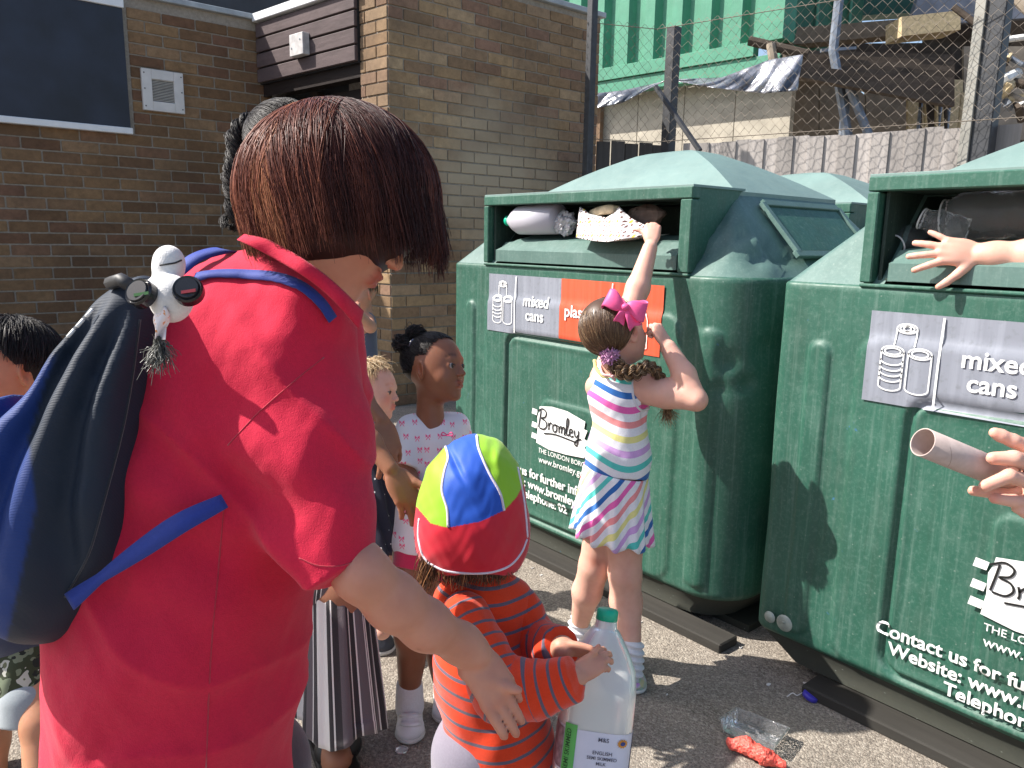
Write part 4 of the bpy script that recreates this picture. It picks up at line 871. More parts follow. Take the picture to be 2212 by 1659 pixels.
pcn(s, [(300, 1700, 1.05, 140), (330, 2150, 1.12, 95), (350, 2600, 1.2, 60)], .03); pcn(s, [(470, 1700, 1.15, 140), (520, 2150, 1.2, 90), (540, 2550, 1.28, 60)], .03)
for (x, y) in ((927, 1336), (946, 1350), (973, 1361), (860, 1300), (1000, 1420), (905, 1400)): s.tint(PD(x, y, .975 if x < 950 else 1.0), .0032, (.45, .3, .25))
s.build('body', SK_W, wr, .0036)
# shirt
RED = M_cloth('red_cotton', (.62, .010, .048), weave=700, b=.45, sheen=.1)
sh_ = Soft()
for (x, y, rx, ry, rd, rot, k) in ((376, 1700, 246, 470, .175, 0, .05), (400, 1330, 262, 330, .185, 0, .06), (455, 1040, 275, 300, .185, 8, .07), (520, 820, 225, 240, .165, 12, .07), (590, 690, 170, 140, .13, 10, .06)): pe(sh_, x, y, 1.08, rx, ry, rd, rot, k)
pcn(sh_, [(618, 800, 1.0, 160), (660, 960, .97, 132), (700, 1130, .95, 100), (735, 1228, .94, 84)], .028, cut=0.0)
pcn(sh_, [(680, 720, 1.16, 92), (700, 880, 1.2, 80), (690, 1020, 1.22, 75)], .05)
pcn(sh_, [(655, 622, 1.02, 92), (590, 690, 1.05, 120)], .03); pe(sh_, 672, 660, .99, 100, 62, .07, -38, .03)
# flat hem under the frame
sh_.add(lambda P: P[:, 2] - .0 + 0 * P[:, 0] if False else (.42 - P[:, 2]), np.array([0, 0, 0]), 9, .006, 'i')
sc_ = PD(640, 1010, .95); ap_ = PD(560, 1100, .95)
def sdisp(P):
    q = (P - ap_) @ R_; r_ = (P - ap_) @ U_; f1 = np.sin((q * .75 + r_ * 1.0) * 42 + 1.5 * np.sin(r_ * 14)) * np.exp(-((q + .02) / .16) ** 2 - ((r_ - .02) / .2) ** 2)
    f2 = np.sin((q * 1.0 - r_ * .55) * 30 + 2 * np.sin(r_ * 11 + q * 6)) * np.exp(-((q + .08) / .2) ** 2 - ((r_ + .25) / .25) ** 2)
    h1 = (P - PD(700, 960, .9)) @ R_; h2 = (P - PD(700, 960, .9)) @ U_
    f3 = np.sin((h1 * 1.0 + h2 * .25) * 55 + 1.2 * np.sin(h2 * 18)) * np.exp(-(h1 / .07) ** 2 - ((h2 + .02) / .14) ** 2); rid = 1 - np.abs(np.sin((q * .8 + r_ * .9) * 16 + 1.1 * nz3(P, 6, 1.)))
    return .0055 * f1 + .005 * f2 + .0035 * f3 + .005 * nz3(P, 13, 2.1) + .0016 * nz3(P, 45, .7) - .012 * rid ** 3 * np.exp(-((q - .0) / .25) ** 2 - ((r_ + .03) / .25) ** 2) - .006 * (1 - np.abs(np.sin((q * -.5 + r_) * 13 + 1.3 * nz3(P, 5, 4.)))) ** 4 * np.exp(-((q + .05) / .22) ** 2 - ((r_ + .3) / .2) ** 2)
sh_.disp = sdisp
sh_.build('polo_shirt', RED, wr, .0045); T_SH = bvh(sh_)
def seam(pts, name, r=.0012, mat=None, lift=0.0, parent=wr, tree=None):
    L_ = [hit(tree or T_SH, x, y, lift)[0] for x, y in smoothline(np.array(pts, float), 8)]; L_ = [p for p in L_ if p is not None]
    m = MB(); m.tube(L_, r, 5); return m.build(name, mat or RED, parent, True)
DRED = M_cloth('red_seam_thread', (.44, .006, .03))
seam([(492, 962), (560, 890), (640, 820), (700, 772)], 'sleeve_seam', .0009, DRED); seam([(485, 1085), (470, 1250), (455, 1420), (445, 1659)], 'side_seam', .0009, DRED)
seam([(646, 1205), (690, 1222), (750, 1218), (806, 1180)], 'sleeve_hem_stitching', .0008, DRED)
# collar: folded band round the neck
cp = [(508, 520), (560, 548), (625, 585), (680, 622), (730, 668), (775, 720)]; ct_ = [(535, 500), (590, 508), (650, 540), (705, 578), (745, 612), (790, 655)]
V = []; dC = [.90, .885, .875, .875, .885, .91]
ci = smoothline(np.array([(*a, d_) for a, d_ in zip(cp, dC)]), 8); ti = smoothline(np.array([(*a, d_ + .012) for a, d_ in zip(ct_, dC)]), 8)
def collar(u, v):
    i = u * (len(ci) - 1); k = min(int(i), len(ci) - 2); f = i - k; a = ci[k] * (1 - f) + ci[k + 1] * f; b = ti[k] * (1 - f) + ti[k + 1] * f; v2 = .12 + v * .62; p = a * (1 - v2) + b * v2; return PD(p[0], p[1], p[2] - .006 * math.sin(math.pi * v * .8) - .004 * math.sin(u * 17))
sheetgrid(collar, 40, 8, 'collar', RED, wr, thick=.003)
# trousers
NAVYT = M_cloth('navy_trousers', (.018, .02, .035))
tr = Soft(); pcn(tr, [(372, 1560, 1.1, 230), (360, 1750, 1.1, 235)], .05); pcn(tr, [(420, 1600, 1.16, 185), (540, 1660, 1.2, 115), (560, 2050, 1.22, 110), (560, 2500, 1.28, 85)], .04); pcn(tr, [(310, 1700, 1.05, 170), (335, 2150, 1.12, 120), (350, 2560, 1.2, 90)], .04); tr.build('trousers', NAVYT, wr, .007)
# bob
HB = M_hair('auburn_hair', [(0, (.012, .005, .005)), (.3, (.036, .011, .009)), (.55, (.085, .024, .017)), (.8, (.18, .055, .032)), (1, (.38, .16, .08))], rough=.45, spec=.22)
bc_ = PD(731, 428, .985); bA = np.array([R_, F_, U_]); br = np.array([.1265, .118, .117]); K = 16; N = 7000
crown = np.array([-.18, -.12, .97]); ph = RNG.random(N) * 2 * math.pi; a = np.stack([crown[0] + .20 * RNG.normal(size=N) * .7, crown[1] + .20 * RNG.normal(size=N) * .7, np.full(N, crown[2])], 1)
ex_ = np.cos(ph); ey_ = np.sin(ph); b = np.stack([ex_, ey_, np.full(N, -.12) + .08 * RNG.normal(size=N)], 1); b[:, 2] += np.where(ex_ < -.2, -.15, 0)
pa = scalp_paths(a, b, bc_, bA, br, K, 0.045)
hang = np.interp(ph, [0, .8, 1.6, 2.4, 3.14, 3.9, 4.7, 5.5, 6.283], [.070, .045, .035, .03, .03, .04, .052, .066, .070]); hang = hang * (0.78 + .22 * RNG.random(N)) + .010 * (.5 + .5 * np.sin(ph * 21 + 1)) * (RNG.random(N) > .3); hu_ = U_ * -1
end = pa[:, -1]; lt = np.linspace(0, 1, 9)[1:]; inward = (bc_ - end); inward = inward - U_ * (inward @ U_)[:, None]; inward /= np.linalg.norm(inward, axis=1)[:, None]
sway = RNG.normal(size=(N, 1, 3)) * .0035; hg = end[:, None] - U_ * (hang[:, None, None] * lt[None, :, None]) + inward[:, None] * (.12 * hang[:, None, None] * lt[None, :, None] ** 1.7) + R_ * (.010 * lt[None, :, None]) + R_ * (np.clip(ex_, 0, 1)[:, None, None] * .004 * lt[None, :, None] ** 1.5) + sway * lt[None, :, None]
PT = np.concatenate([pa, hg], 1); cl = np.floor(ph / (2 * math.pi) * 55); rc_ = (np.sin(cl * 12.9898) * 43758.5453) % 1; PT = PT + ((np.sin(cl * 7.1) * .0035)[:, None, None] * np.linspace(0, 1, PT.shape[1])[None, :, None] * (PT - bc_) / .12)
hl = np.exp(-((ex_ + .75) / .45) ** 2) * (ey_ < .4) * .35; rn = np.clip(.35 * RNG.random(N) + .45 * rc_ + hl + .06, 0, 1)  # strands lighter on the left, the sun's sheen put into their colour
fw_ = RNG.random((N, 1, 1)) > .985; PT += fw_ * RNG.normal(size=(N, 1, 3)) * .007 * np.linspace(0, 1, PT.shape[1])[None, :, None] ** 2
PT += .0006 * np.sin(np.arange(PT.shape[1])[None, :, None] * .9 + RNG.random((N, 1, 3)) * 6.28)
strands('hair', PT, .00055, .0002, HB, wr, rn, extra=ellgeo(bc_ + U_ * .004, bA, br * .945))
# ---------- backpack
bp = thing('backpack', 'navy and blue drawstring backpack slung on the back of the woman in red', 'backpack', PD(140, 1300, .95))
BPM = NT('ribbed_nylon'); p = BPM.co('Object'); cc = BPM.attr('Col', 'Color'); wv = BPM.n('TexWave'); wv.bands_direction = 'Z'; BPM.l(p, wv.inputs[0]); wv.inputs['Scale'].default_value = 190; BPM.set(color=BPM.mix(.25, cc, BPM.ramp(wv.outputs['Fac'], [(0, .5), (1, 1.25)]), 'MULTIPLY'), rough=.6, sheen=.05, spec=.3); BPM.bump(BPM.math('ADD', wv.outputs['Fac'], BPM.math('MULTIPLY', BPM.noise(p, 30, 4), 2)), .3, .0015)
k_ = Soft()
spn = [(300, 650, .93, 28), (262, 745, .93, 68), (215, 880, .92, 98), (160, 1040, .93, 128), (115, 1190, .94, 135), (80, 1290, .95, 92)]
for q in spn: pass
for i in range(len(spn) - 1):
    for f in (0, .5):
        q = np.array(spn[i]) * (1 - f) + np.array(spn[i + 1]) * f; pe(k_, q[0], q[1], q[2], q[3] * 1.12, q[3] * 1.0 + 30, q[3] * .93 / FPX * 1.0 + .012, -22, .03)
pe(k_, -20, 1080, .93, 130, 230, .10, -25, .05); pe(k_, 95, 1305, .93, 62, 62, .05, 20, .02)
bax = PD(300, 650, .93); bay = PD(100, 1290, .94); bd_ = (bay - bax) / np.linalg.norm(bay - bax); bl = np.cross(bd_, F_); bl /= np.linalg.norm(bl)
def bdisp(P):
    q = P - bax; s_ = q @ bd_; l = q @ bl; u = l / (.035 + .22 * np.clip(s_, 0, .5)); fade = np.clip(s_ / .08, 0, 1) * np.clip((.40 - s_) / .12, 0, 1)
    g = .5 + .5 * np.cos(2 * math.pi * (u * 1.35 + .22 * np.sin(s_ * 8 + 1) + .55)); return fade * (.020 * g ** 1.5 - .006) + .002 * nz3(P, 30)
k_.disp = bdisp
def bcol(V):
    x, y, d = project(V); navy = np.array([.010, .019, .036]); blue = np.array([.009, .035, .17]); ed_ = np.interp(y, [600, 700, 820, 950, 1090, 1240, 1400], [232, 160, 98, 60, 78, 45, 10]); f = 1 / (1 + np.exp((x - ed_) / 1.5)); yy = np.interp(y, [600, 760, 800, 1300], [0, 0, 1, 1]); f = f * yy; return {'Col': navy * (1 - f)[:, None] + blue * f[:, None]}
k_.build('pouch', BPM.m, bp, .0045, attrs=bcol); T_BP = bvh(k_)
STRAP = M_cloth('blue_webbing', (.02, .045, .28), weave=1500, b=.4, sheen=.1, rough=.6)
seam([(302, 690), (285, 820), (262, 940), (225, 1080), (190, 1200), (140, 1290)], 'piping', .0016, M_cloth('black_piping', (.01, .012, .02)), parent=bp, tree=T_BP)
def strap(pts, wd, name, lift=.003, root=None, nrm=None, d=None):
    L_, Nn = [], []
    for q in smoothline(np.array(pts, float), 8):
        p_, n_ = hit(T_SH, q[0], q[1], lift)
        if p_ is None or (len(q) > 2 and q[2] > 0): p_ = PD(q[0], q[1], q[2] if len(q) > 2 and q[2] > 0 else .95); n_ = -F_
        L_.append(p_); Nn.append(n_ if np.dot(n_, F_) < 0 else -n_)
    return ribbon(L_, wd, np.array(Nn), STRAP, name, bp if root is None else root)
strap([(425, 603), (470, 596), (540, 597), (600, 603), (650, 622), (690, 655), (715, 690)], .0135, 'shoulder_strap', .004)
low = smoothline(np.array([(150, 1300, .875), (215, 1250, .872), (300, 1190, .868), (390, 1130, .868), (485, 1082, .895)]), 8); sc2 = np.linspace(0, 1, len(low)); tw = .5 * math.pi + (np.clip((sc2 - .1) / .35, 0, 1)) * 0
ribbon([PD(*q) for q in low], .012 + .012 * np.abs(np.sin((sc2 - .26) * 3.6)), -F_ + U_ * .2, STRAP, 'lower_strap', bp)
ribbon([PD(*q) for q in smoothline(np.array([(330, 622, .93), (380, 590, .95), (425, 556, .97), (478, 541, 1.0), (505, 545, 1.03)]), 8)], .02, -F_ + U_ * .8, STRAP, 'far_strap', bp)
m = MB(); m.tube([PD(238, 612, .90), PD(262, 604, .885), PD(285, 620, .88)], .008, 8); m.build('cord_stop', BLACK, bp, True)
for i, (x, y) in enumerate([(200, 668), (180, 690), (160, 712)]): m = MB(); m.tube([PD(x, y, .88), PD(x - 14, y + 16, .875)], .0022, 5); m.build('cord_highlight_loop', WHITE_PRINT, bp, True)
# ---------- plush key ring
pl = thing('plush_toy', 'small white plush toy with two round black discs hanging on the backpack', 'toy', PD(365, 640, .84))
PLW = M_cloth('white_plush', (.72, .70, .68), weave=600, b=.5, sheen=.6)
t = Soft(); pe(t, 365, 568, .86, 33, 38, .018, 0, .008); pe(t, 362, 592, .86, 26, 26, .015, 0, .01); pe(t, 370, 645, .84, 46, 52, .022, 0, .01); pe(t, 322, 620, .85, 34, 14, .010, 24, .01)
t.build('plush_body', PLW, pl, .0016); T_PL = bvh(t); seam([(345, 573), (360, 571), (378, 568), (392, 562)], 'stitched_mouth', .0011, BLACK, parent=pl, tree=T_PL)
DISC = M_simple('glossy_black_disc', (.012, .012, .014), .22, .3, 30)
for (x, y, lab) in ((305, 634, None), (407, 628, None)):
    V, Fs = lathe([(0, .008), (.0115, .008), (.0125, .006), (.0145, .007), (.0158, .004), (.0158, -.006), (.0, -.006)], 26); A_ = axes_from(-F_ * 1 + U_ * .35 + R_ * (-.25 if x < 350 else .15)); mesh('disc', V @ A_ + PD(x, y, .815), Fs, DISC, pl, False)
    m = MB(); m.box(PD(x, y + 1, .8045), (.008, .0016, .0006), ax=np.array([R_ * .95 + U_ * .15, U_, F_])); m.build('disc_print', M_simple('red_print' if x > 350 else 'green_print', (.25, .02, .03) if x > 350 else (.08, .2, .06), .4), pl)
def tagq(u, v): return PD(352 + (u - .5) * (10 + 26 * math.sin(min(1, v * 1.6) * 2.6)) - 6 * v, 662 + 72 * v, .822 + .006 * math.sin(u * 5 + v * 6))
tg = NT('printed_care_tag'); q_ = tg.co(); tg.set(color=tg.ramp(tg.noise(q_, 260, 2), [(.62, (.78, .70, .70)), (.66, (.75, .3, .1))]), rough=.6); sheetgrid(tagq, 8, 12, 'care_tag', tg.m, pl, .0006)
a0 = PD(345, 735, .825); NN = 260; st = a0 + RNG.normal(size=(NN, 3)) * .002; en_ = a0 - U_ * .022 + RNG.normal(size=(NN, 3)) * .008; tt = np.linspace(0, 1, 6)[None, :, None]; strands('tassel', st[:, None] * (1 - tt) + en_[:, None] * tt + RNG.normal(size=(NN, 6, 3)) * .0012, .0005, .0003, M_hair('dark_thread', [(0, (.02, .02, .02)), (1, (.2, .2, .17))]), pl)
# ---------- garment materials driven by coordinates stored on the surface
def M_stripes(name, bg_, cols, period, attr_='st', width=.5, edge=.0, rough=.8):
    """cols: list of colours, one stripe each per unit of the stripe coordinate"""
    t = NT(name); a = t.attr(attr_); n = len(cols); f = t.math('FRACT', t.math('DIVIDE', a, float(n))); st = []
    for i, c in enumerate(cols): st.append((i / n, bg_)); st.append(((i + 1 - width) / n, c))
    col = t.ramp(f, st[:32], 'CONSTANT'); p = t.co(); col = t.mix(.3, col, t.ramp(t.noise(p, 300, 3), [(.3, .7), (.7, 1.05)]), 'MULTIPLY')
    t.set(color=col, rough=rough, sheen=.25, spec=.2); t.bump(t.math('ADD', t.noise(p, 900, 2), t.math('MULTIPLY', t.noise(p, 40, 3), 2)), .25, .0015); return t.m
def dome_tri(name, c, r, mat, parent, n=7):
    V, Fs = lathe([(r * math.sin(a), -r * math.cos(a)) for a in np.linspace(0.01, math.pi - .01, n)], 10); return mesh(name, V + c, Fs, mat, parent, True)
def shoe(root, toe, heel, w_, h_, mat, sole, name='shoe', hh=.0025):
    toe, heel = np.asarray(toe, float), np.asarray(heel, float); d = toe - heel; L = np.linalg.norm(d); d /= L; l = np.cross(d, [0, 0, 1]); s = Soft()
    s.cone(heel + [0, 0, .0] + d * w_ * .8 + np.array([0, 0, w_ * .85]), toe - d * w_ * .95 + np.array([0, 0, w_ * .72]), w_ * .85, w_ * .95, .01); s.cone(heel + d * w_ * .9 + np.array([0, 0, w_ * .8]), heel + d * w_ * 1.0 + np.array([0, 0, h_]), w_ * .8, w_ * .62, .015); s.ell(toe - d * w_ + np.array([0, 0, w_ * .62]), (w_ * 1.15, w_ * 1.02, w_ * .62), np.array([d, l, [0, 0, 1.]]), .01)
    s.add(lambda P: .008 - P[:, 2], (0, 0, 0), 9, .003, 'i'); o = s.build(name, mat, root, hh); z = Soft(); z.ell(toe - d * w_ * 1.0 + np.array([0, 0, .008]), (w_ * 1.22, w_ * 1.1, .014), np.array([d, l, [0, 0, 1.]]), .01); z.cone(heel + d * w_ + np.array([0, 0, .008]), toe - d * w_ * 1.2 + np.array([0, 0, .008]), w_ * .95, w_ * 1.0, .01)
    z.add(lambda P: np.abs(P[:, 2] - .0075) - .0075, (0, 0, 0), 9, .002, 'i'); z.build('sole', sole, o, hh); return o, s
WHITEL = M_simple('white_leather', (.70, .70, .73), .5, .12, 25, .15, 150); SOLE = M_simple('pale_rubber', (.55, .54, .52), .7, .2, 30); SOCK = M_cloth('white_sock', (.72, .73, .78), weave=900, b=.5)
# ---------- girl in the striped dress
gd = PD(1330, 1000, 2.03); gg = thing('person', 'girl in a multicoloured striped dress reaching into the mouth of the bank', 'person', np.array([gd[0], gd[1], 0])); s = Soft()
hcg = PD(1330, 722, 2.03); gf = cvv(.72, .30, .55); A = head(s, hcg, gf, cvv(-.28, .93, -.1), .195, parent=gg, lips=(.85, .45, .45))
pcn(s, [(1322, 770, 2.03, 24), (1330, 830, 2.05, 30)], .02); pcn(s, [(1330, 850, 2.06, 46), (1335, 960, 2.07, 44), (1330, 1080, 2.08, 55)], .03); pcn(s, [(1290, 835, 2.07, 26), (1375, 840, 2.04, 28)], .03)
hp = PX(1412, 512, 1.845)
s.chain([PD(1300, 815, 2.13), PD(1330, 755, 2.2), PD(1378, 622, 2.24), PD(1404, 536, 2.26)], [.034, .036, .034, .022], .015)
wq = PD(1409, 526, 2.26); hand(s, wq, cvv(.10, .95, .25), cvv(-.25, .15, -.9), .118, 1, curl=(52, 58, 62, 68), spread=3, tcurl=30, tdir=cvv(-.35, .9, .45))
pcn(s, [(1388, 838, 2.03, 35), (1440, 850, 2.0, 33), (1504, 864, 1.96, 23)], .008); pcn(s, [(1504, 864, 1.96, 23), (1478, 810, 1.98, 25), (1444, 752, 2.0, 18)], .012)
hand(s, PD(1442, 748, 2.0), cvv(-.52, .85, .05), cvv(.45, .4, -.75), .115, -1, curl=(55, 60, 65, 70), spread=3, tcurl=20, tdir=cvv(-.95, .35, -.1))
fL = PZ(1250, 1385, .04); fR = PZ(1362, 1462, .04)
s.chain([PD(1305, 1120, 2.1), PD(1285, 1222, 2.13), PD(1268, 1278, 2.17), fL + np.array([0, 0, .045])], [.052, .043, .041, .024], .015)
s.chain([PD(1352, 1130, 2.06), PD(1350, 1240, 2.07), PD(1352, 1300, 2.09), fR + np.array([0, 0, .075])], [.052, .043, .043, .025], .015)
s.tint(PD(1285, 1215, 2.08), .02, (.8, .6, .55)); s.build('body', SK_P, gg, .0032)
DC = [(.05, .30, .62), (.78, .13, .42), (.86, .30, .30), (.80, .74, .28), (.62, .36, .68), (.10, .56, .50), (.03, .14, .42)]
DRS = M_stripes('striped_jersey', (.80, .79, .82), [DC[i] for i in (6, 1, 2, 3, 4, 5)], 1, width=.46)
dsh = Soft(); pcn(dsh, [(1332, 835, 2.06, 48), (1338, 930, 2.07, 52), (1334, 1030, 2.08, 64)], .03); pe(dsh, 1338, 860, 2.06, 66, 60, .062, 0, .03); pe(dsh, 1335, 985, 2.07, 70, 70, .072, 0, .03)
pcn(dsh, [(1300, 795, 2.07, 12), (1290, 850, 2.06, 16)], .02); pcn(dsh, [(1372, 808, 2.04, 12), (1385, 850, 2.05, 12)], .02)
dsh.add(lambda P: (P - PD(1334, 1020, 2.07)) @ -U_ - .010 - .1 * ((P - PD(1334, 1020, 2.07)) @ R_), (0, 0, 0), 9, .004, 'i')
dsh.cone(PD(1402, 838, 2.02), PD(1400, 905, 2.02), .024, .02, .006, 's')
dsh.disp = lambda P: .0016 * nz3(P, 38, 1.)
def bodst(V):
    q = V - PD(1334, 860, 2.05); x = q @ R_; y = q @ U_; return {'st': 60 - (-(y) - .35 * np.sqrt(x * x + .0005) * 0 + .10 * x * 0 + 1.6 * np.clip(x + .0, -1, 0) ** 2 * -8 - .02 * x) / .0262 * -1 * -1 + 0 * x}
def bodst(V):
    q = V - PD(1345, 860, 2.05); x = q @ R_; y = -(q @ U_); drop = y - .055 * np.cos(np.clip((x - .02) / .1, -1.5, 1.5) * 1.5) + .12 * x; return {'st': (drop + 1) / .0385 + .35}
bo_d = dsh.build('dress_bodice', DRS, gg, .003, attrs=bodst)
# skirt: pleated tube
wc, wr_, hc_, hr_ = PD(1331, 1022, 2.075), (.088, .080), PD(1312, 1160, 2.10), (.110, .115)
nU = 180; V = []; stv = []
axx = np.array([R_[0], R_[1], 0]); axx /= np.linalg.norm(axx); ayy = np.array([-axx[1], axx[0], 0])
for j in range(17):
    v = j / 16
    for i in range(nU):
        a = i / nU * 2 * math.pi; pl_ = 1 + (.012 + .05 * v) * math.sin(a * 11 + 1.2 * math.sin(a * 3)) + .03 * v * math.sin(a * 23 + 2); rx_ = wr_[0] * (1 - v) + hr_[0] * v; ry_ = wr_[1] * (1 - v) + hr_[1] * v; c = wc * (1 - v) + hc_ * v; c = c + axx * .012 * v + np.array([0, 0, -.006 * v * math.sin(a * 11)])
        tl = axx * math.cos(a) * rx_ * pl_ + ayy * math.sin(a) * ry_ * pl_; V.append(c + tl + np.array([0, 0, -.20 * (tl @ axx) * .9 * (1 - .3 * v) + .008])); stv.append((a * .098 * 1.0 + v * .150 * .95) / .033 + 50 if False else (a * .095 + .150 * v * 1.0 + 1) / .034)
idx = np.arange(17 * nU).reshape(17, nU); nx = np.roll(idx, -1, 1); Fs = np.stack([idx[:-1], idx[1:], nx[1:], nx[:-1]], -1)[:, :-1 if False else None].reshape(-1, 4)
o = mesh('skirt', V, Fs, DRS, gg, True, attrs={'st': stv}); md = o.modifiers.new('s', 'SOLIDIFY'); md.thickness = .002
TRIM = M_cloth('white_trim', (.78, .77, .8)); 
tb = bvh(dsh)
for pts in ([(1372, 800), (1366, 835), (1371, 868), (1385, 886), (1402, 880), (1415, 862)],): seam(pts, 'armhole_binding', .0038, TRIM, 0, gg, tb)
YT = M_cloth('yellow_trim', (.78, .70, .25)); m = MB(); m.tube(smoothline([PD(1284, 778, 2.05), PD(1290, 800, 2.03), PD(1310, 815, 2.015), PD(1345, 812, 2.0), PD(1372, 803, 2.0)], 6), .005, 6); m.build('neck_trim', YT, gg, True)
PKT = M_cloth('pink_ribbon', (.90, .11, .31), b=.1, sheen=.1, rough=.45)
PALEP = M_cloth('pale_pink_ribbon', (.85, .50, .50)); m = MB(); m.tube(smoothline([PD(1296, 790, 2.03), PD(1302, 808, 2.0), PD(1318, 812, 1.99), PD(1330, 822, 1.99)], 6), .004, 5); m.tube(smoothline([PD(1318, 812, 1.99), PD(1326, 800, 1.985), PD(1336, 806, 1.985), PD(1320, 814, 1.985)], 6), .004, 5); m.build('neck_tie', PALEP, gg, True)
# hair pulled to the nape
HG = M_hair('light_brown_hair', [(0, (.045, .022, .012)), (.4, (.10, .052, .026)), (.75, (.19, .11, .055)), (1, (.42, .29, .16))], .4, .5)
c0 = s.L(0, -.055, .13); rad = np.array([.36, .445, .385]) * .195; knot = PD(1322, 768, 1.985); kd = ((knot - c0) @ A.T); kd /= np.linalg.norm(kd)
a = rnd_dirs(3000, lambda v: (v[:, 1] < .42 - .55 * np.clip(-v[:, 2], 0, 1)) & (v[:, 2] > -.62 + .5 * (v[:, 1] > 0)) & ~((np.abs(v[:, 0]) > .72) & (v[:, 2] < .05) & (v[:, 1] > -.35)))
b = kd + RNG.normal(size=a.shape) * .09; PT = scalp_paths(a, b, c0, A, rad, 14, .05, .03); rn = np.clip(.5 * RNG.random(len(a)) + .5 * (np.sin(a[:, 0] * 31 + a[:, 2] * 17) * .5 + .5) ** 2, 0, 1)
kp = np.linalg.norm(PT[:, 0] - c0, axis=1); strands('hair', PT, .0008, .0004, HG, gg, rn, extra=ellgeo(c0 - A[1] * .012 + A[2] * .006, A, rad * np.array([.985, .86, .97])))
# braid
bp_ = smoothline([PD(1326, 782, 1.985), PD(1345, 803, 1.965), PD(1375, 803, 1.955), PD(1402, 792, 1.965), PD(1424, 812, 1.99), PD(1436, 850, 2.02), PD(1440, 880, 2.03)], 12); NB = len(bp_); T_, N_b, B_b = frames(bp_); tt = np.linspace(0, 1, NB); PTs = []
for k3 in range(3):
    ph_ = k3 * 2 * math.pi / 3; env = .0135 * (1 - .55 * tt); o1 = np.sin(tt * 26 + ph_) * env * 1.0; o2 = np.sin(2 * (tt * 26 + ph_)) * env * .45; core = bp_ + N_b * o1[:, None] + B_b * o2[:, None]
    for q in range(150): r_ = RNG.normal(size=2) * .0045; PTs.append(core + N_b * (r_[0] * (1 - .5 * tt))[:, None] + B_b * (r_[1] * (1 - .5 * tt))[:, None])
strands('braid', np.array(PTs), .0009, .0007, HG, gg)
NN = 160; st = bp_[-1] + RNG.normal(size=(NN, 3)) * .004; en_ = PD(1445, 905, 2.03) + RNG.normal(size=(NN, 3)) * .014; t5 = np.linspace(0, 1, 7)[None, :, None]; strands('braid_tail', st[:, None] * (1 - t5) + en_[:, None] * t5 + RNG.normal(size=(NN, 1, 3)) * .004 * np.sin(t5 * 3), .0008, .0003, HG, gg, .6 + .4 * RNG.random(NN))
# scrunchie
SCR = M_cloth('lilac_scrunchie', (.62, .25, .50), sheen=.6, b=.2); kn = PD(1317, 768, 1.975); a = RNG.normal(size=(420, 3)); a /= np.linalg.norm(a, axis=1)[:, None]; L_ = .017 + .012 * RNG.random((420, 1)); t5 = np.linspace(0, 1, 5)[None, :, None]; strands('scrunchie', kn + a[:, None] * (L_[:, None] * t5) * np.array([1, 1, .9]) + .004 * np.sin(t5 * 5 + RNG.random((420, 1, 3)) * 6), .0019, .0014, SCR, gg)
# bow
bw = thing('hair_bow', 'large bright pink ribbon bow in the hair of the striped-dress girl', 'bow', PD(1352, 664, 1.93))
def loopq(base, tip, wd, puff, sgn):
    base, tip = np.asarray(base), np.asarray(tip); ax_ = tip - base; up_ = np.cross(ax_, F_); up_ /= np.linalg.norm(up_)
    def f(u, v):
        a = u * 2 * math.pi; t = (1 - math.cos(a)) / 2; wdt = wd * (.28 + .72 * math.sin(math.pi * min(1, t * .62) ) ); return base + ax_ * t + up_ * (v - .5) * wdt - F_ * (math.sin(a) * puff * (.6 + .4 * math.sin(v * 3))) + up_ * .004 * math.sin(a * 2)
    return f
kb = PD(1350, 664, 1.945)
sheetgrid(loopq(kb, PD(1308, 643, 1.95), .050, .016, 1), 30, 10, 'loop', PKT, bw, .0008); sheetgrid(loopq(kb, PD(1396, 674, 1.94), .052, .016, 1), 30, 10, 'loop', PKT, bw, .0008)
def tailq(b_, t_, w0, w1):
    b_, t_ = np.asarray(b_), np.asarray(t_); ax_ = t_ - b_; up_ = np.cross(ax_, F_); up_ /= np.linalg.norm(up_); return lambda u, v: b_ + ax_ * u + up_ * (v - .5) * (w0 + (w1 - w0) * u) - F_ * .008 * math.sin(u * 3 + v * 2) + ax_ * (.12 * abs(v - .5) * 2 if u > .98 else 0)
sheetgrid(tailq(kb, PD(1372, 704, 1.935), .014, .036), 12, 8, 'tail', PKT, bw, .0008); sheetgrid(tailq(kb, PD(1338, 695, 1.935), .016, .03), 12, 8, 'tail', PKT, bw, .0008)
m = Soft(); m.ell(kb - F_ * .006, (.012, .010, .014), CAMAX, .004); m.build('knot', PKT, bw, .0015)
# socks and shoes
for P_, toe in ((fL, PZ(1232, 1400, 0)), (fR, PZ(1372, 1500, 0))):
    m = Soft(); m.cone(P_ + [0, 0, .085 if P_ is fR else .055], P_ + [0, 0, .02], .031, .033, .006); m.disp = lambda P: .0035 * np.sin(P[:, 2] * 300 + P[:, 0] * 90); m.build('sock', SOCK, gg, .0028)
GLIT = NT('printed_canvas_shoe'); p = GLIT.co(); v = GLIT.voro(p, 60, 'Color'); GLIT.set(color=GLIT.mix(.35, (.42, .40, .37), v), rough=.6)
shoe(gg, PZ(1374, 1500, 0), PZ(1352, 1418, 0), .030, .06, GLIT.m, SOLE); shoe(gg, PZ(1228, 1408, 0), PZ(1262, 1362, 0), .030, .05, GLIT.m, SOLE)
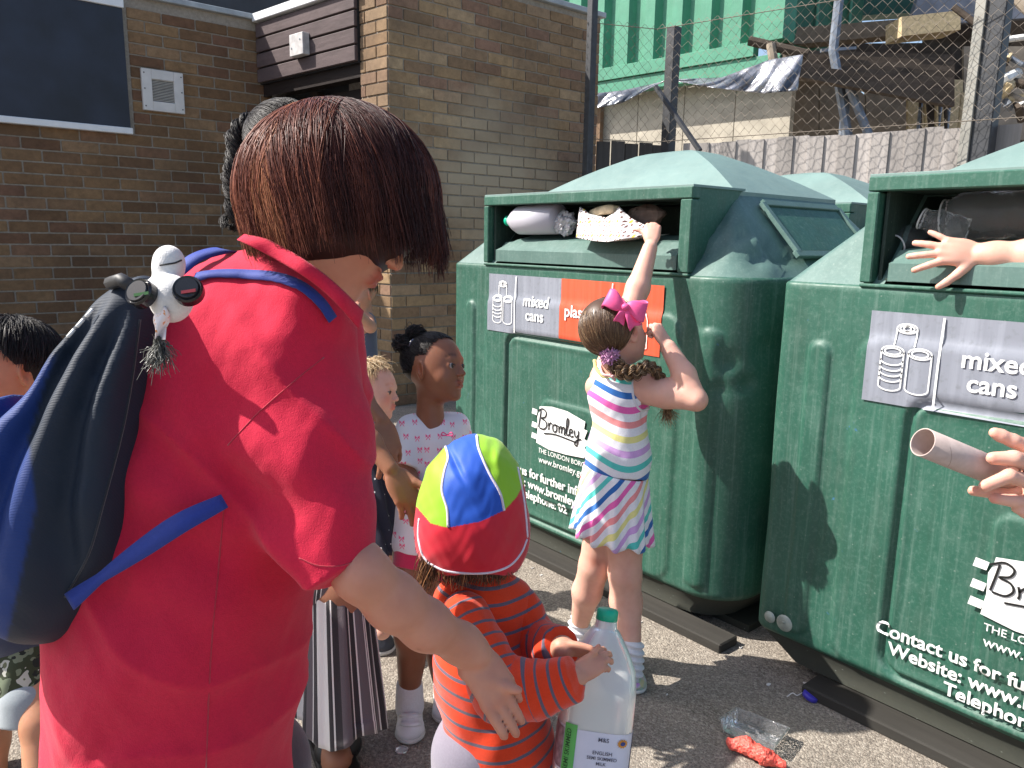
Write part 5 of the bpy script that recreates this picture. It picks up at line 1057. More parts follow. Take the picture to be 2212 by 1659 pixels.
# ---------- girl in the white top with pink bows
hd = PD(945, 1000, 1.86); hg_ = thing('person', 'girl with small braided buns in a white top printed with pink bows', 'person', np.array([hd[0], hd[1], 0])); s = Soft()
hch = PD(940, 797, 1.86); hfw = cvv(.88, .08, -.45); A = head(s, hch, hfw, cvv(.02, 1, .0), .178, parent=hg_, lips=(1.0, .68, .66), cheek=.97, brow=(.25, .22, .2), mouth_open=.012 * .17, squint=.62, eyecol=(.012, .006, .004), jaw=.92)
pcn(s, [(928, 850, 1.87, 27), (930, 925, 1.88, 32)], .02); pcn(s, [(885, 945, 1.88, 26), (972, 945, 1.91, 20)], .03); pcn(s, [(935, 960, 1.9, 50), (920, 1180, 1.9, 52)], .03)
pcn(s, [(885, 945, 1.86, 26), (872, 1020, 1.84, 24), (905, 1075, 1.78, 20), (960, 1075, 1.8, 16)], .015)
fh = PZ(885, 1525, .05); s.chain([PD(905, 1200, 1.9), PD(892, 1370, 1.84), fh + [0, 0, .05]], [.066, .042, .027], .02); fh2 = PZ(955, 1500, .05); s.chain([PD(935, 1200, 1.93), PD(945, 1370, 1.93), fh2 + [0, 0, .05]], [.06, .042, .027], .02)
s.build('body', SK_D, hg_, .0028)
WB = NT('bow_print_jersey'); p = WB.attr('uvx'); q_ = WB.attr('uvy'); cb = WB.n('CombineXYZ'); WB.l(p, cb.inputs[0]); WB.l(q_, cb.inputs[1])
def bowprint(t, vec):
    vv = t.n('TexVoronoi'); t.l(vec, vv.inputs['Vector']); vv.inputs['Scale'].default_value = 1.0; vv.inputs['Randomness'].default_value = .45; vv.voronoi_dimensions = '2D'
    sub = t.n('VectorMath', operation='SUBTRACT'); t.l(vec, sub.inputs[0]); t.l(vv.outputs['Position'], sub.inputs[1]); sp = t.n('SeparateXYZ'); t.l(sub.outputs[0], sp.inputs[0]); x = t.math('ABSOLUTE', sp.outputs[0]); y = sp.outputs[1]
    up = t.math('LESS_THAN', t.math('ABSOLUTE', t.math('SUBTRACT', y, .05)), t.math('MULTIPLY', x, .75)); lim = t.math('LESS_THAN', x, .2); a = t.math('MULTIPLY', up, lim)
    lg_ = t.math('LESS_THAN', t.math('ABSOLUTE', t.math('SUBTRACT', x, t.math('MULTIPLY', y, -.55))), .035); b_ = t.math('MULTIPLY', lg_, t.math('MULTIPLY', t.math('LESS_THAN', y, 0), t.math('GREATER_THAN', y, -.27))); return t.math('MAXIMUM', a, b_)
col = WB.mix(bowprint(WB, cb.outputs[0]), (.74, .72, .75), (.85, .13, .27)); WB.set(color=col, rough=.85, sheen=.3, spec=.2); WB.bump(WB.noise(WB.co(), 500, 3), .25, .001)
top = Soft(); pcn(top, [(935, 960, 1.9, 60), (925, 1080, 1.9, 62), (915, 1165, 1.9, 68)], .03); pcn(top, [(888, 925, 1.885, 28), (985, 918, 1.91, 26)], .04); pcn(top, [(888, 935, 1.87, 34), (872, 1000, 1.84, 35)], .02, cut=.01)
pcn(top, [(985, 925, 1.93, 28), (1005, 985, 1.95, 30)], .02, cut=.01); top.add(lambda P: -((P - PD(915, 1188, 1.9)) @ U_), (0, 0, 0), 9, .004, 'i')
top.cone(PD(928, 850, 1.84), PD(966, 938, 1.81), .040, .008, .006, 's'); top.disp = lambda P: .002 * nz3(P, 30, 3.)
def uvf(V): q = V - hd; return {'uvx': (q @ R_ * 1.0 + .25 * (q @ F_)) / .030 + 20, 'uvy': (q @ U_) / .030 + 20}
top.build('top', WB.m, hg_, .0028, attrs=uvf); m = MB()
for sx in (-1, 1): m.tube(smoothline([PD(966, 940, 1.80), PD(966 + sx * 9, 934, 1.795), PD(966 + sx * 12, 940, 1.795), PD(966, 941, 1.795)], 5), .0016, 5)
m.build('neck_bow', PKT, hg_, True)
sh2 = Soft(); pcn(sh2, [(912, 1165, 1.9, 60), (898, 1225, 1.88, 50)], .03, cut=.01); pcn(sh2, [(935, 1165, 1.93, 55), (940, 1240, 1.92, 48)], .03, cut=.01); sh2.build('shorts', M_cloth('crimson_shorts', (.60, .02, .09)), hg_, .004)
HK = M_hair('black_hair', [(0, (.006, .005, .005)), (.7, (.018, .014, .013)), (1, (.045, .038, .036))], .45, .28)
c0 = s.L(0, -.055, .13); rad = np.array([.352, .437, .378]) * .178; HAR = lambda v: (v[:, 1] < .62 - .3 * np.abs(v[:, 0]) + .30 * v[:, 2]) & (v[:, 2] > -.45) & ~((np.abs(v[:, 0]) > .65) & (v[:, 2] < .12) & (v[:, 1] > -.30))
knots = [PD(868, 752, 1.90), PD(898, 724, 1.92)]; PTl = []
for kn in knots:
    kd = (kn - c0) @ A.T; kd /= np.linalg.norm(kd); a = rnd_dirs(2600, HAR); a = a[(np.linalg.norm(a - kd, axis=1) < np.linalg.norm(a - ((knots[1 - knots.index(kn) if False else (1 if kn is knots[0] else 0)] - c0) @ A.T) / .08, axis=1) + .3)]; b = kd + RNG.normal(size=a.shape) * .05; X_ = scalp_paths(a, b, c0, A, rad, 12, .02, .0); X_ += .0009 * np.sin(np.linspace(0, 60, 12)[None, :, None] + RNG.random((len(a), 1, 3)) * 6); PTl.append(X_)
Vc, Fc = ellgeo(c0 - A[1] * .012 + A[2] * .004, A, rad * np.array([.985, .90, .975])); strands('hair', np.vstack(PTl), .0008, .0006, HK, hg_, extra=(Vc, Fc))
for kn, tl in ((knots[0], [(868, 752), (862, 742), (866, 735), (878, 748), (884, 775), (880, 795)]), (knots[1], [(898, 726), (888, 718), (896, 714), (908, 720), (915, 735), (905, 750)])):
    P_ = smoothline([PD(x, y, 1.84 if kn is knots[0] else 1.86) for x, y in tl], 8); T_, Nq, Bq = frames(P_); tt = np.linspace(0, 1, len(P_)); L_ = []
    for k2 in range(2):
        core = P_ + (Nq * np.sin(tt * 22 + k2 * math.pi)[:, None] + Bq * np.cos(tt * 22 + k2 * math.pi)[:, None]) * .0075
        for q in range(130): L_.append(core + RNG.normal(size=3) * .0040 + RNG.normal(size=(len(P_), 3)) * .0006)
    strands('braided_bun', np.array(L_), .0009, .0007, HK, hg_)
m = MB(); m.tube([PD(884, 748, 1.80), PD(888, 738, 1.80), PD(893, 733, 1.805)], .0022, 6); m.build('hair_clip', M_simple('clip', (.03, .03, .05), .2), hg_, True)
shoe_o, shs = shoe(hg_, PZ(886, 1608, 0), PZ(886, 1515, 0), .033, .07, WHITEL, SOLE); shoe(hg_, PZ(965, 1565, 0), PZ(960, 1480, 0), .033, .07, WHITEL, SOLE)
m = Soft(); m.cone(fh + [0, 0, .055], fh + [0, 0, .0], .033, .036, .006); m.build('sock', SOCK, hg_, .0028)
tS = bvh(shs)
for y in (1512, 1528, 1545, 1562):
    pp = [hit(tS, x, y + 3 * math.sin((x - 866) / 13), .0015)[0] for x in range(866, 908, 4)]; pp = [p for p in pp if p is not None]
    if len(pp) > 3: ribbon(pp, .011, -F_ + U_, WHITEL, 'velcro_strap', shoe_o, .0016)
# ---------- toddler in the sun hat
td = PD(1060, 1450, 1.42); tod = thing('person', 'small child in an orange top with grey stripes and a legionnaire sun hat', 'person', np.array([td[0], td[1], 0])); s = Soft()
hct = PD(1028, 1105, 1.45); A = head(s, hct, cvv(.55, -.35, .75), cvv(.10, .90, .42), .185, parent=tod)
pcn(s, [(1035, 1200, 1.45, 40), (1045, 1270, 1.45, 45)], .02); pcn(s, [(1045, 1330, 1.45, 70), (1060, 1600, 1.46, 80), (1080, 1750, 1.46, 80)], .03); pcn(s, [(985, 1300, 1.44, 34), (1120, 1310, 1.47, 34)], .03)
pcn(s, [(1120, 1320, 1.46, 36), (1165, 1405, 1.44, 34), (1215, 1400, 1.36, 27)], .02); pcn(s, [(1005, 1345, 1.39, 36), (1085, 1500, 1.31, 36), (1240, 1465, 1.285, 26)], .02)
hand(s, PD(1222, 1392, 1.355), cvv(.93, -.22, -.1), cvv(.1, .75, .5), .098, 1, curl=(18, 24, 28, 34), spread=3, tdir=cvv(.9, -.35, -.3), tcurl=5); hand(s, PD(1243, 1462, 1.285), cvv(.80, .42, .28), cvv(-.3, .55, -.75), .10, 1, curl=((18, 30, 20), (20, 34, 24), (24, 36, 26), (30, 38, 28)), spread=3, tdir=cvv(.75, .62, -.05), tcurl=8)
pcn(s, [(1030, 1700, 1.45, 60), (1020, 2050, 1.5, 45), (1010, 2350, 1.55, 30)], .02); pcn(s, [(1130, 1700, 1.48, 60), (1125, 2050, 1.52, 45), (1120, 2350, 1.57, 30)], .02); s.build('body', SK_F, tod, .0028)
OR = NT('orange_jersey_grey_stripes'); a = OR.attr('st'); f = OR.math('FRACT', a); stc = OR.ramp(f, [(0, (.72, .050, .010)), (.78, (.13, .105, .14))], 'CONSTANT'); OR.set(color=OR.mix(.25, stc, OR.ramp(OR.noise(OR.co(), 350, 3), [(.3, .7), (.7, 1.05)]), 'MULTIPLY'), rough=.85, sheen=.3, spec=.2); OR.bump(OR.math('ADD', OR.noise(OR.co(), 900, 2), OR.math('MULTIPLY', OR.noise(OR.co(), 40, 3), 3)), .3, .0015)
tp_ = Soft(); pcn(tp_, [(1040, 1310, 1.45, 82), (1050, 1450, 1.46, 104), (1085, 1650, 1.47, 122)], .04); pcn(tp_, [(985, 1305, 1.44, 44), (1110, 1305, 1.47, 46)], .05); tp_.add(lambda P: -((P - PD(1085, 1668, 1.47)) @ (U_ + .25 * R_)) , (0, 0, 0), 9, .006, 'i')
tsb = Soft(); tsb.p = list(tp_.p)
def limbst(pts):
    C_ = smoothline(np.array([PD(*q[:3]) for q in pts]), 12); S_ = np.concatenate([[0], np.cumsum(np.linalg.norm(np.diff(C_, axis=0), axis=1))]); return C_, S_
def armst(V, C_, S_):
    d = np.linalg.norm(V[:, None] - C_[None], axis=2); i = d.argmin(1); T_ = np.gradient(C_, axis=0); T_ /= np.linalg.norm(T_, axis=1)[:, None]; return S_[i] + ((V - C_[i]) * T_[i]).sum(1), d[np.arange(len(V)), i]
tq = PD(1050, 1400, 1.36)
tp_.disp = lambda P: .0035 * nz3(P, 24, 4.4) + .003 * np.sin(((P - tq) @ R_ * .6 + (P - tq) @ U_) * 75) * np.exp(-(((P - tq) @ U_ + .08) / .10) ** 2)
tp_.build('striped_top', OR.m, tod, .003, attrs=lambda V: {'st': (-((V - tq) @ U_) + .25 * ((V - tq) @ R_) ** 2 * 8 - .05 * ((V - tq) @ R_) + 1) / .0275})
for pts, lab in (([(1120, 1312, 1.46, 48), (1160, 1396, 1.445, 50), (1190, 1400, 1.40, 47), (1212, 1398, 1.365, 44)], 0), ([(1005, 1335, 1.38, 56), (1082, 1490, 1.31, 62), (1150, 1490, 1.30, 56), (1215, 1474, 1.29, 47), (1238, 1466, 1.286, 45)], 1)):
    z = Soft(); pcn(z, pts, .02, cut=.0); C_, S_ = limbst(pts); z.disp = lambda P, C_=C_, S_=S_: .0035 * np.sin(armst(P, C_, S_)[0] * 210 + 2 * nz3(P, 25)) * .9 if False else .003 * nz3(P, 42, 1.7); z.build('sleeve', OR.m, tod, .0026, attrs=lambda V, C_=C_, S_=S_: {'st': (armst(V, C_, S_)[0] + 1) / .0235})
z = Soft(); pcn(z, [(1040, 1620, 1.46, 105), (1040, 1760, 1.46, 100)], .03); pcn(z, [(1010, 1640, 1.44, 66), (1018, 2050, 1.5, 55), (1010, 2330, 1.55, 50)], .03); pcn(z, [(1120, 1700, 1.48, 70), (1125, 2050, 1.52, 55), (1120, 2330, 1.57, 50)], .03); z.build('trousers', M_cloth('lilac_grey_trousers', (.24, .22, .28)), tod, .0045)
shoe(tod, foot(PD(1030, 2440, 1.55)) , foot(PD(990, 2380, 1.65)), .028, .05, GLIT.m, SOLE)
# wisps of hair under the hat
HT = M_hair('chestnut_hair', [(0, (.03, .012, .006)), (.5, (.09, .035, .016)), (1, (.35, .17, .07))]); NN = 900; base = np.array([PD(*q) for q in [(925, 1200, 1.40), (940, 1245, 1.38), (1000, 1255, 1.37), (1075, 1250, 1.39), (1110, 1220, 1.42)]]); ti_ = RNG.random(NN) * 4; i0 = np.minimum(ti_.astype(int), 3); f = (ti_ - i0)[:, None]; st = base[i0] * (1 - f) + base[i0 + 1] * f + RNG.normal(size=(NN, 3)) * .004; up2 = U_ * .03; en_ = st + cvv(-.35, -.75, 0) * (.02 + .05 * RNG.random((NN, 1)) ** 2) * np.where(ti_ < 1.0, 1.2, .14)[:, None] + RNG.normal(size=(NN, 3)) * .005
t5 = np.linspace(0, 1, 9)[None, :, None]; strands('hair', (st + up2)[:, None] * (1 - t5) + en_[:, None] * t5 + np.sin(t5 * 3.14) * RNG.normal(size=(NN, 1, 3)) * .004, .0007, .0003, HT, tod)
# sun hat
hat = thing('sun_hat', 'blue, lime green and red legionnaire sun hat worn by the child in the orange top', 'hat', PD(1022, 1095, 1.43)); z = Soft()
pe(z, 1020, 1082, 1.45, 112, 142, .108, -6, .02); pe(z, 1023, 1165, 1.445, 119, 98, .100, 0, .05); 
hq = PD(1020, 1150, 1.40)
z.add(lambda P: -((P - PD(1030, 1238, 1.40)) @ (U_ * .97 + F_ * .2)) - .10 * ((P - hq) @ R_) ** 2 * 10 - .0, (0, 0, 0), 9, .003, 'i')
z.disp = lambda P: .004 * nz3(P, 22, 8.) + .0012 * nz3(P, 60) + .006 * np.exp(-(((P - PD(985, 1010, 1.36)) @ (R_ * .85 + U_ * .5)) / .006) ** 2 - (((P - PD(985, 1010, 1.36)) @ (U_ * .85 - R_ * .5)) / .035) ** 2) - .005 * np.exp(-(((P - PD(1075, 990, 1.36)) @ R_) / .009) ** 2 - (((P - PD(1075, 990, 1.36)) @ U_) / .02) ** 2)
HC_B, HC_G, HC_R, HC_W = (.010, .085, .50), (.27, .54, .02), (.58, .008, .03), (.72, .68, .78)
lines = {'l': [(960, 955), (970, 1010), (955, 1060), (967, 1138)], 'r': [(1030, 940), (1042, 985), (1075, 1050), (1087, 1100)]}
HM = M_attr('sun_hat_fabric', .55, .25, 900, .001, var=.12, spec=.3, sheen=.2)
def hcol(V):
    x, y, d = project(V); xl = np.interp(y, [940, 955, 985, 1020, 1060, 1100, 1140], [950, 958, 968, 958, 955, 967, 968]); xr = np.interp(y, [940, 985, 1020, 1060, 1105], [1030, 1040, 1055, 1078, 1090]); yb = np.interp(x, [900, 930, 968, 1040, 1090, 1115, 1140], [1095, 1130, 1140, 1126, 1102, 1075, 1030]); c = np.where((x < xl)[:, None] | (x > xr)[:, None], HC_G, HC_B); c = np.where((y > yb)[:, None], HC_R, c); return {'Col': c}
z.build('crown_and_flap', HM, hat, .0016, attrs=hcol); T_H = bvh(z); PIP = M_cloth('white_overlock_stitch', HC_W, weave=400, b=.5)
for pts in ([(952, 951), (962, 965), (968, 990), (960, 1020), (955, 1060), (966, 1100), (968, 1138)], [(1030, 941), (1033, 965), (1042, 990), (1058, 1025), (1080, 1065), (1089, 1103)], [(925, 1215), (960, 1232), (1010, 1238), (1060, 1236), (1100, 1222), (1125, 1195), (1138, 1165)], [(1118, 1010), (1128, 1060), (1135, 1110), (1139, 1160)], [(906, 1120), (904, 1160), (912, 1195), (925, 1215)]): seam(pts, 'white_seam', .0026, PIP, 0, hat, T_H)
# ---------- milk bottle
mk = thing('milk_bottle', 'large milk bottle with a green cap held by the child in orange', 'bottle', PD(1275, 1640, 1.40)); ba = PD(1311, 1334, 1.425); bb = PD(1260, 1760, 1.395); dn = (bb - ba) / np.linalg.norm(bb - ba); bxr = R_ - dn * (R_ @ dn); bxr /= np.linalg.norm(bxr); bz = np.cross(bxr, dn)
HDPE = NT('milky_plastic'); HDPE.set(color=(.86, .87, .84), rough=.28, trans=.42, sss=.45, ior=1.45); HDPE.b.inputs['Subsurface Radius'].default_value = (1, 1, 1); HDPE.b.inputs['Subsurface Scale'].default_value = .02
prof = [(0, .019), (.018, .021), (.022, .026), (.05, .045), (.085, .062), (.12, .066), (.18, .0665), (.30, .066), (.345, .064), (.355, .055)]
def botp(u, v, off=0): 
    h_ = np.interp(v, np.linspace(0, 1, len(prof)), [p_[0] for p_ in prof]); r_ = np.interp(h_, [p_[0] for p_ in prof], [p_[1] for p_ in prof]) + off; a = u * 2 * math.pi; n_ = 2 + 1.6 * min(1, h_ / .1); cx_, sx_ = math.cos(a), math.sin(a); k = (abs(cx_) ** n_ + abs(sx_) ** n_) ** (-1 / n_); cr = 1 - .16 * math.exp(-((h_ - .075) / .03) ** 2) * max(0, math.cos(a - 5.0)) ** 6
    return ba + dn * h_ + (bxr * cx_ + bz * sx_) * r_ * k * cr
nb_ = 48; V = [botp(i / nb_, j / 40) for j in range(41) for i in range(nb_)] + [bb * 0 + ba + dn * .352]; Fs = [(j * nb_ + i, j * nb_ + (i + 1) % nb_, (j + 1) * nb_ + (i + 1) % nb_, (j + 1) * nb_ + i) for j in range(40) for i in range(nb_)] + [(40 * nb_ + i, 40 * nb_ + (i + 1) % nb_, 41 * nb_) for i in range(nb_)]
mesh('bottle_body', V, Fs, HDPE.m, mk, True)
GC = M_simple('green_plastic_cap', (.0, .42, .24), .35, .1, 30); Vl, Fl = lathe([(0, -.016), (.017, -.016), (.0195, -.013), (.0198, .004), (.0185, .005)], 40); Vl = Vl * np.array([1, 1, 1]); rb_ = 1 + .018 * (np.arange(40) % 2); Vl[:, :2] *= np.tile(rb_, 5)[:, None]; mesh('cap', Vl @ np.array([bxr, -bz, dn]) + ba, Fl, GC, mk, True)
m = Soft(); m.chain([ba + dn * .03 + R_ * .012 - F_ * .022, ba + dn * .075 + R_ * .026 - F_ * .055, ba + dn * .15 + R_ * .028 - F_ * .055, ba + dn * .18 + R_ * .02 - F_ * .045], [.012, .012, .012, .012], .01)
def lab_patch(name, u0, u1, h0, h1, mat, off=.0012, par=mk):
    """piece of label lying on the bottle wall, a angle range in turns and heights from the cap"""
    n1, n2 = 14, 8; hs = lambda h_: np.interp(h_, [p_[0] for p_ in prof], np.linspace(0, 1, len(prof))); V = [botp(u0 + (u1 - u0) * i / n1, hs(h0 + (h1 - h0) * j / n2), off) for i in range(n1 + 1) for j in range(n2 + 1)]; Fs = [(i * (n2 + 1) + j, i * (n2 + 1) + j + 1, (i + 1) * (n2 + 1) + j + 1, (i + 1) * (n2 + 1) + j) for i in range(n1) for j in range(n2)]; return mesh(name, V, Fs, mat, par, True)
LABW = M_simple('lilac_white_label', (.68, .66, .74), .45, .05, 20)
vf_ = ((-F_) @ bxr, (-F_) @ bz); u0_ = math.atan2(vf_[1], vf_[0]) / (2 * math.pi); print('bottle u', u0_)
lb = lab_patch('label', u0_ - .235, u0_ + .245, .185, .262, LABW)
lab_patch('label_panel', u0_ - .234, u0_ - .135, .188, .258, M_simple('label_brown_panel', (.30, .20, .22), .45, .5, 90), .0018, lb); gp = lab_patch('label_panel', u0_ - .132, u0_ - .085, .178, .266, M_simple('label_green_panel', (.10, .42, .08), .45, .1, 20), .0018, lb); lab_patch('label_panel', u0_ + .16, u0_ + .243, .188, .26, M_simple('label_grey_panel', (.42, .42, .47), .45, .25, 90), .0018, lb)
def bt_text(tx, size, u, h_, mat, par, bold=.01, vert=False, name='label_lettering'):
    V2, F2 = text_mesh(tx, size, bold); w_ = V2[:, 0].max(); hs = lambda q: np.interp(q, [p_[0] for p_ in prof], np.linspace(0, 1, len(prof))); V = []
    for x, y, _ in V2:
        X_, Y_ = (x - w_ / 2, y) if not vert else (-y, x - w_ / 2); V.append(botp(u + X_ / (2 * math.pi * .062) * 0.92, hs(h_ - Y_), .0024))
    return mesh(name, V, F2, mat, par)
INK = M_simple('grey_ink', (.10, .09, .12), .5)
for tx, sz, h_ in (('M&S', .010, .2), ('ENGLISH', .0085, .222), ('SEMI SKIMMED', .0078, .231), ('MILK', .0078, .240)): bt_text(tx, sz, u0_ + .02, h_, INK, lb)
bt_text('SEMI SKIMMED', .011, u0_ - .105, .222, M_simple('dark_green_ink', (.01, .08, .01), .5), gp, .01, True)
hsv = lambda q: np.interp(q, [p_[0] for p_ in prof], np.linspace(0, 1, len(prof)))
def disc_on(u, h_, r, mat, spikes=0, name='emblem', off=.0022):
    n = 24; P_ = [(r * (1 + (.35 if spikes and i % 2 else 0)) * math.cos(i / n * 6.283), r * (1 + (.35 if spikes and i % 2 else 0)) * math.sin(i / n * 6.283)) for i in range(n)]; mesh(name, [botp(u + x / .36, hsv(h_ - y), off) for x, y in P_], [tuple(range(n))], mat, lb)
disc_on(u0_ + .095, .2, .006, M_simple('orange_ink', (.62, .25, .03), .5), 1); disc_on(u0_ + .095, .2, .0035, M_simple('navy_ink', (.03, .05, .2), .5), 0, off=.0027)
# ---------- boy at the left edge
bo_t = thing('person', 'boy with short black hair in camouflage shorts behind the blue backpack', 'person', foot(PD(45, 1200, 1.7))); s = Soft()
A = head(s, PD(14, 808, 1.66), cvv(-.50, -.12, -.80), cvv(.0, 1, .1), .212, parent=bo_t, squint=.45, brow=(.2, .18, .16))
pcn(s, [(35, 900, 1.68, 38), (35, 1000, 1.7, 70), (45, 1330, 1.72, 85)], .03); pcn(s, [(75, 1400, 1.72, 48), (88, 1560, 1.66, 38), (92, 1760, 1.62, 34), (90, 1930, 1.62, 24)], .02); pcn(s, [(0, 1400, 1.76, 48), (-25, 1600, 1.72, 38), (-25, 1900, 1.72, 24)], .02); pcn(s, [(-50, 1000, 1.72, 36), (-90, 1180, 1.7, 28), (-70, 1330, 1.66, 22)], .02); s.build('body', SK_T, bo_t, .004)
z = Soft(); pcn(z, [(35, 980, 1.7, 92), (45, 1330, 1.72, 98)], .03); pcn(z, [(-40, 985, 1.72, 50), (-80, 1130, 1.7, 44)], .03); z.build('t_shirt', M_cloth('navy_t_shirt', (.02, .03, .07)), bo_t, .006)
CAM = NT('camouflage_cotton'); p = CAM.co(); n1 = CAM.noise(p, 26, 2, .5); n2 = CAM.noise(p, 34, 2, .5, stretch=(1, 1, 1.4)); col = CAM.ramp(n1, [(0, (.16, .19, .12)), (.47, (.035, .045, .02)), (.56, (.44, .44, .38)), (.66, (.13, .14, .08))], 'CONSTANT'); col = CAM.mix(CAM.ramp(n2, [(.58, 0), (.59, 1)], 'CONSTANT'), col, (.015, .018, .014)); CAM.set(color=col, rough=.9)
z = Soft(); pcn(z, [(60, 1330, 1.72, 70), (62, 1440, 1.71, 64), (66, 1545, 1.69, 60)], .03, cut=0.0); pcn(z, [(0, 1330, 1.75, 66), (-25, 1545, 1.74, 56)], .03, cut=0.0); z.disp = lambda P: .003 * nz3(P, 30); z.build('shorts', CAM.m, bo_t, .004)
z = Soft(); pcn(z, [(66, 1505, 1.69, 62), (66, 1552, 1.69, 62)], .01, cut=0.0); z.build('shorts_turn_up', M_cloth('grey_lining', (.30, .34, .36)), bo_t, .004)
HK2 = bpy.data.materials['black_hair']; c0 = s.L(0, -.055, .13); rad = np.array([.40, .49, .43]) * .212; b = rnd_dirs(5200, lambda v: (v[:, 2] > -.35 + .62 * np.clip(v[:, 1], 0, 1) * 1.0) & ~((v[:, 1] > .55) & (v[:, 2] < .30))); a = np.tile(np.array([.1, -.25, .95]), (len(b), 1)) + RNG.normal(size=b.shape) * .12; a = .55 * b + .45 * a
PT = scalp_paths(a, b, c0, A, rad, 10, .10, .02); PT += RNG.normal(size=(len(b), 1, 3)) * .003 * np.linspace(0, 1, 10)[None, :, None]; strands('hair', PT, .0008, .0004, HK2, bo_t, extra=ellgeo(c0 - A[1] * .012 + A[2] * .008, A, rad * np.array([.96, .84, .96])))
shoe(bo_t, foot(PD(130, 1960, 1.6)), foot(PD(80, 1900, 1.7)), .035, .06, WHITEL, SOLE)
# ---------- fair-haired child behind
kt = thing('person', 'fair-haired child squinting in a navy dress with white dots', 'person', foot(PD(805, 1000, 2.5))); s = Soft()
A = head(s, PD(806, 846, 2.5), cvv(.95, -.06, -.22), cvv(.06, 1, 0), .192, parent=kt, squint=.28, lips=(1, .62, .62), cheek=.72, brow=(.95, .8, .7))
pcn(s, [(800, 890, 2.5, 18), (800, 930, 2.52, 25)], .02); pcn(s, [(798, 950, 2.52, 45), (798, 1150, 2.52, 48)], .03); pcn(s, [(825, 940, 2.5, 20), (800, 985, 2.46, 18), (828, 962, 2.36, 14)], .01); hand(s, PD(830, 960, 2.36), cvv(.15, .95, -.1), cvv(.2, .2, -.95), .10, -1, curl=(60, 62, 65, 68))
fk = PZ(826, 1398, .05); s.chain([PD(805, 1150, 2.5), PD(812, 1280, 2.48), fk + [0, 0, .05]], [.05, .038, .025], .02); fk2 = PZ(862, 1372, .05); s.chain([PD(825, 1150, 2.55), PD(845, 1270, 2.56), fk2 + [0, 0, .05]], [.05, .038, .025], .02); s.build('body', SK_P, kt, .0034)
DOT = NT('dotted_navy_cotton'); v = DOT.voro(DOT.co(), 42); DOT.set(color=DOT.ramp(v, [(0, (.75, .74, .75)), (.13, (.014, .014, .03))], 'CONSTANT'), rough=.85)
z = Soft(); pcn(z, [(800, 945, 2.52, 50), (802, 1060, 2.52, 54), (808, 1190, 2.52, 72)], .03, cut=.0); pcn(z, [(828, 938, 2.5, 26), (812, 975, 2.47, 26)], .02); z.disp = lambda P: .006 * np.sin(P[:, 0] * 160 + P[:, 1] * 60) * np.clip((1.0 - P[:, 2]) * 2.5, 0, 1) + .002 * nz3(P, 30); z.build('dress', DOT.m, kt, .004)
HBL = M_hair('blond_hair', [(0, (.30, .18, .08)), (.5, (.52, .36, .19)), (1, (.80, .64, .42))], .45, .45); c0 = s.L(0, -.055, .13); rad = np.array([.37, .455, .39]) * .192; b = rnd_dirs(1900, lambda v: (v[:, 2] > -.30 + .55 * np.clip(v[:, 1], 0, 1)) & ~((v[:, 1] > .62) & (v[:, 2] < .5))); a = np.tile([.1, -.35, .9], (len(b), 1)) + RNG.normal(size=b.shape) * .2; PT = scalp_paths(a, b, c0, A, rad, 14, .06, .03); w3 = np.linspace(0, 1, 14)[None, :, None]; PT += .006 * w3 * np.sin(w3 * 9 + RNG.random((len(b), 1, 3)) * 6.3) + np.where(RNG.random((len(b), 1, 1)) > .94, .018, 0) * w3 ** 2 * (np.array([0, 0, 1.]) + A[1] * .8); strands('hair', PT, .0009, .0004, HBL, kt, extra=ellgeo(c0 - A[1] * .014 + A[2] * .006, A, rad * np.array([.97, .85, .96])))
DARKS = M_simple('dark_shoe_canvas', (.03, .035, .05), .6, .3, 30); shoe(kt, PZ(849, 1402, 0), PZ(800, 1408, 0), .033, .05, DARKS, SOLE, hh=.003); shoe(kt, PZ(872, 1392, 0), PZ(862, 1355, 0), .032, .05, WHITEL, SOLE, hh=.003)
# ---------- woman behind, mostly hidden
bw_t = thing('person', 'woman with a black curly ponytail and black and white striped wide trousers', 'person', foot(PD(720, 1300, 1.78))); s = Soft()
A = head(s, PD(622, 330, 1.82), cvv(.8, -.15, -.5), cvv(.05, 1, 0), .225, parent=bw_t)
pcn(s, [(625, 420, 1.83, 50), (640, 520, 1.85, 60), (665, 700, 1.85, 75), (690, 1050, 1.85, 78), (720, 1250, 1.85, 80)], .03)
pcn(s, [(680, 640, 1.82, 32), (728, 780, 1.8, 25), (785, 862, 1.78, 19), (826, 908, 1.74, 14)], .02); hand(s, PD(826, 908, 1.74), cvv(.25, -.95, -.1), cvv(.6, .1, -.8), .155, -1, curl=(14, 18, 20, 24), tint=(1.7, .2, .2))
pcn(s, [(655, 700, 1.72, 38), (740, 880, 1.66, 30), (800, 955, 1.62, 22), (843, 1012, 1.60, 18)], .02); hand(s, PD(845, 1015, 1.60), cvv(.50, -.85, -.05), cvv(.45, .35, -.8), .15, 1, curl=(10, 14, 16, 20), spread=2, tint=(1.7, .2, .2), tdir=cvv(.75, -.45, -.3))
fw = PZ(742, 1640, .03); pcn(s, [(740, 1280, 1.82, 70), (740, 1480, 1.8, 45)], .03); s.cone(PD(740, 1480, 1.8), PZ(720, 1590, .05), .045, .03, .02)
ft = PZ(738, 1668, 0); fd = np.array([-.75, -.6, 0]) * 0 + (PZ(742, 1668, 0) - PZ(720, 1600, 0)); fd /= np.linalg.norm(fd); s.cone(PZ(716, 1600, .045), PZ(728, 1640, .03), .034, .034, .02)
fl_ = np.cross(fd, [0, 0, 1])
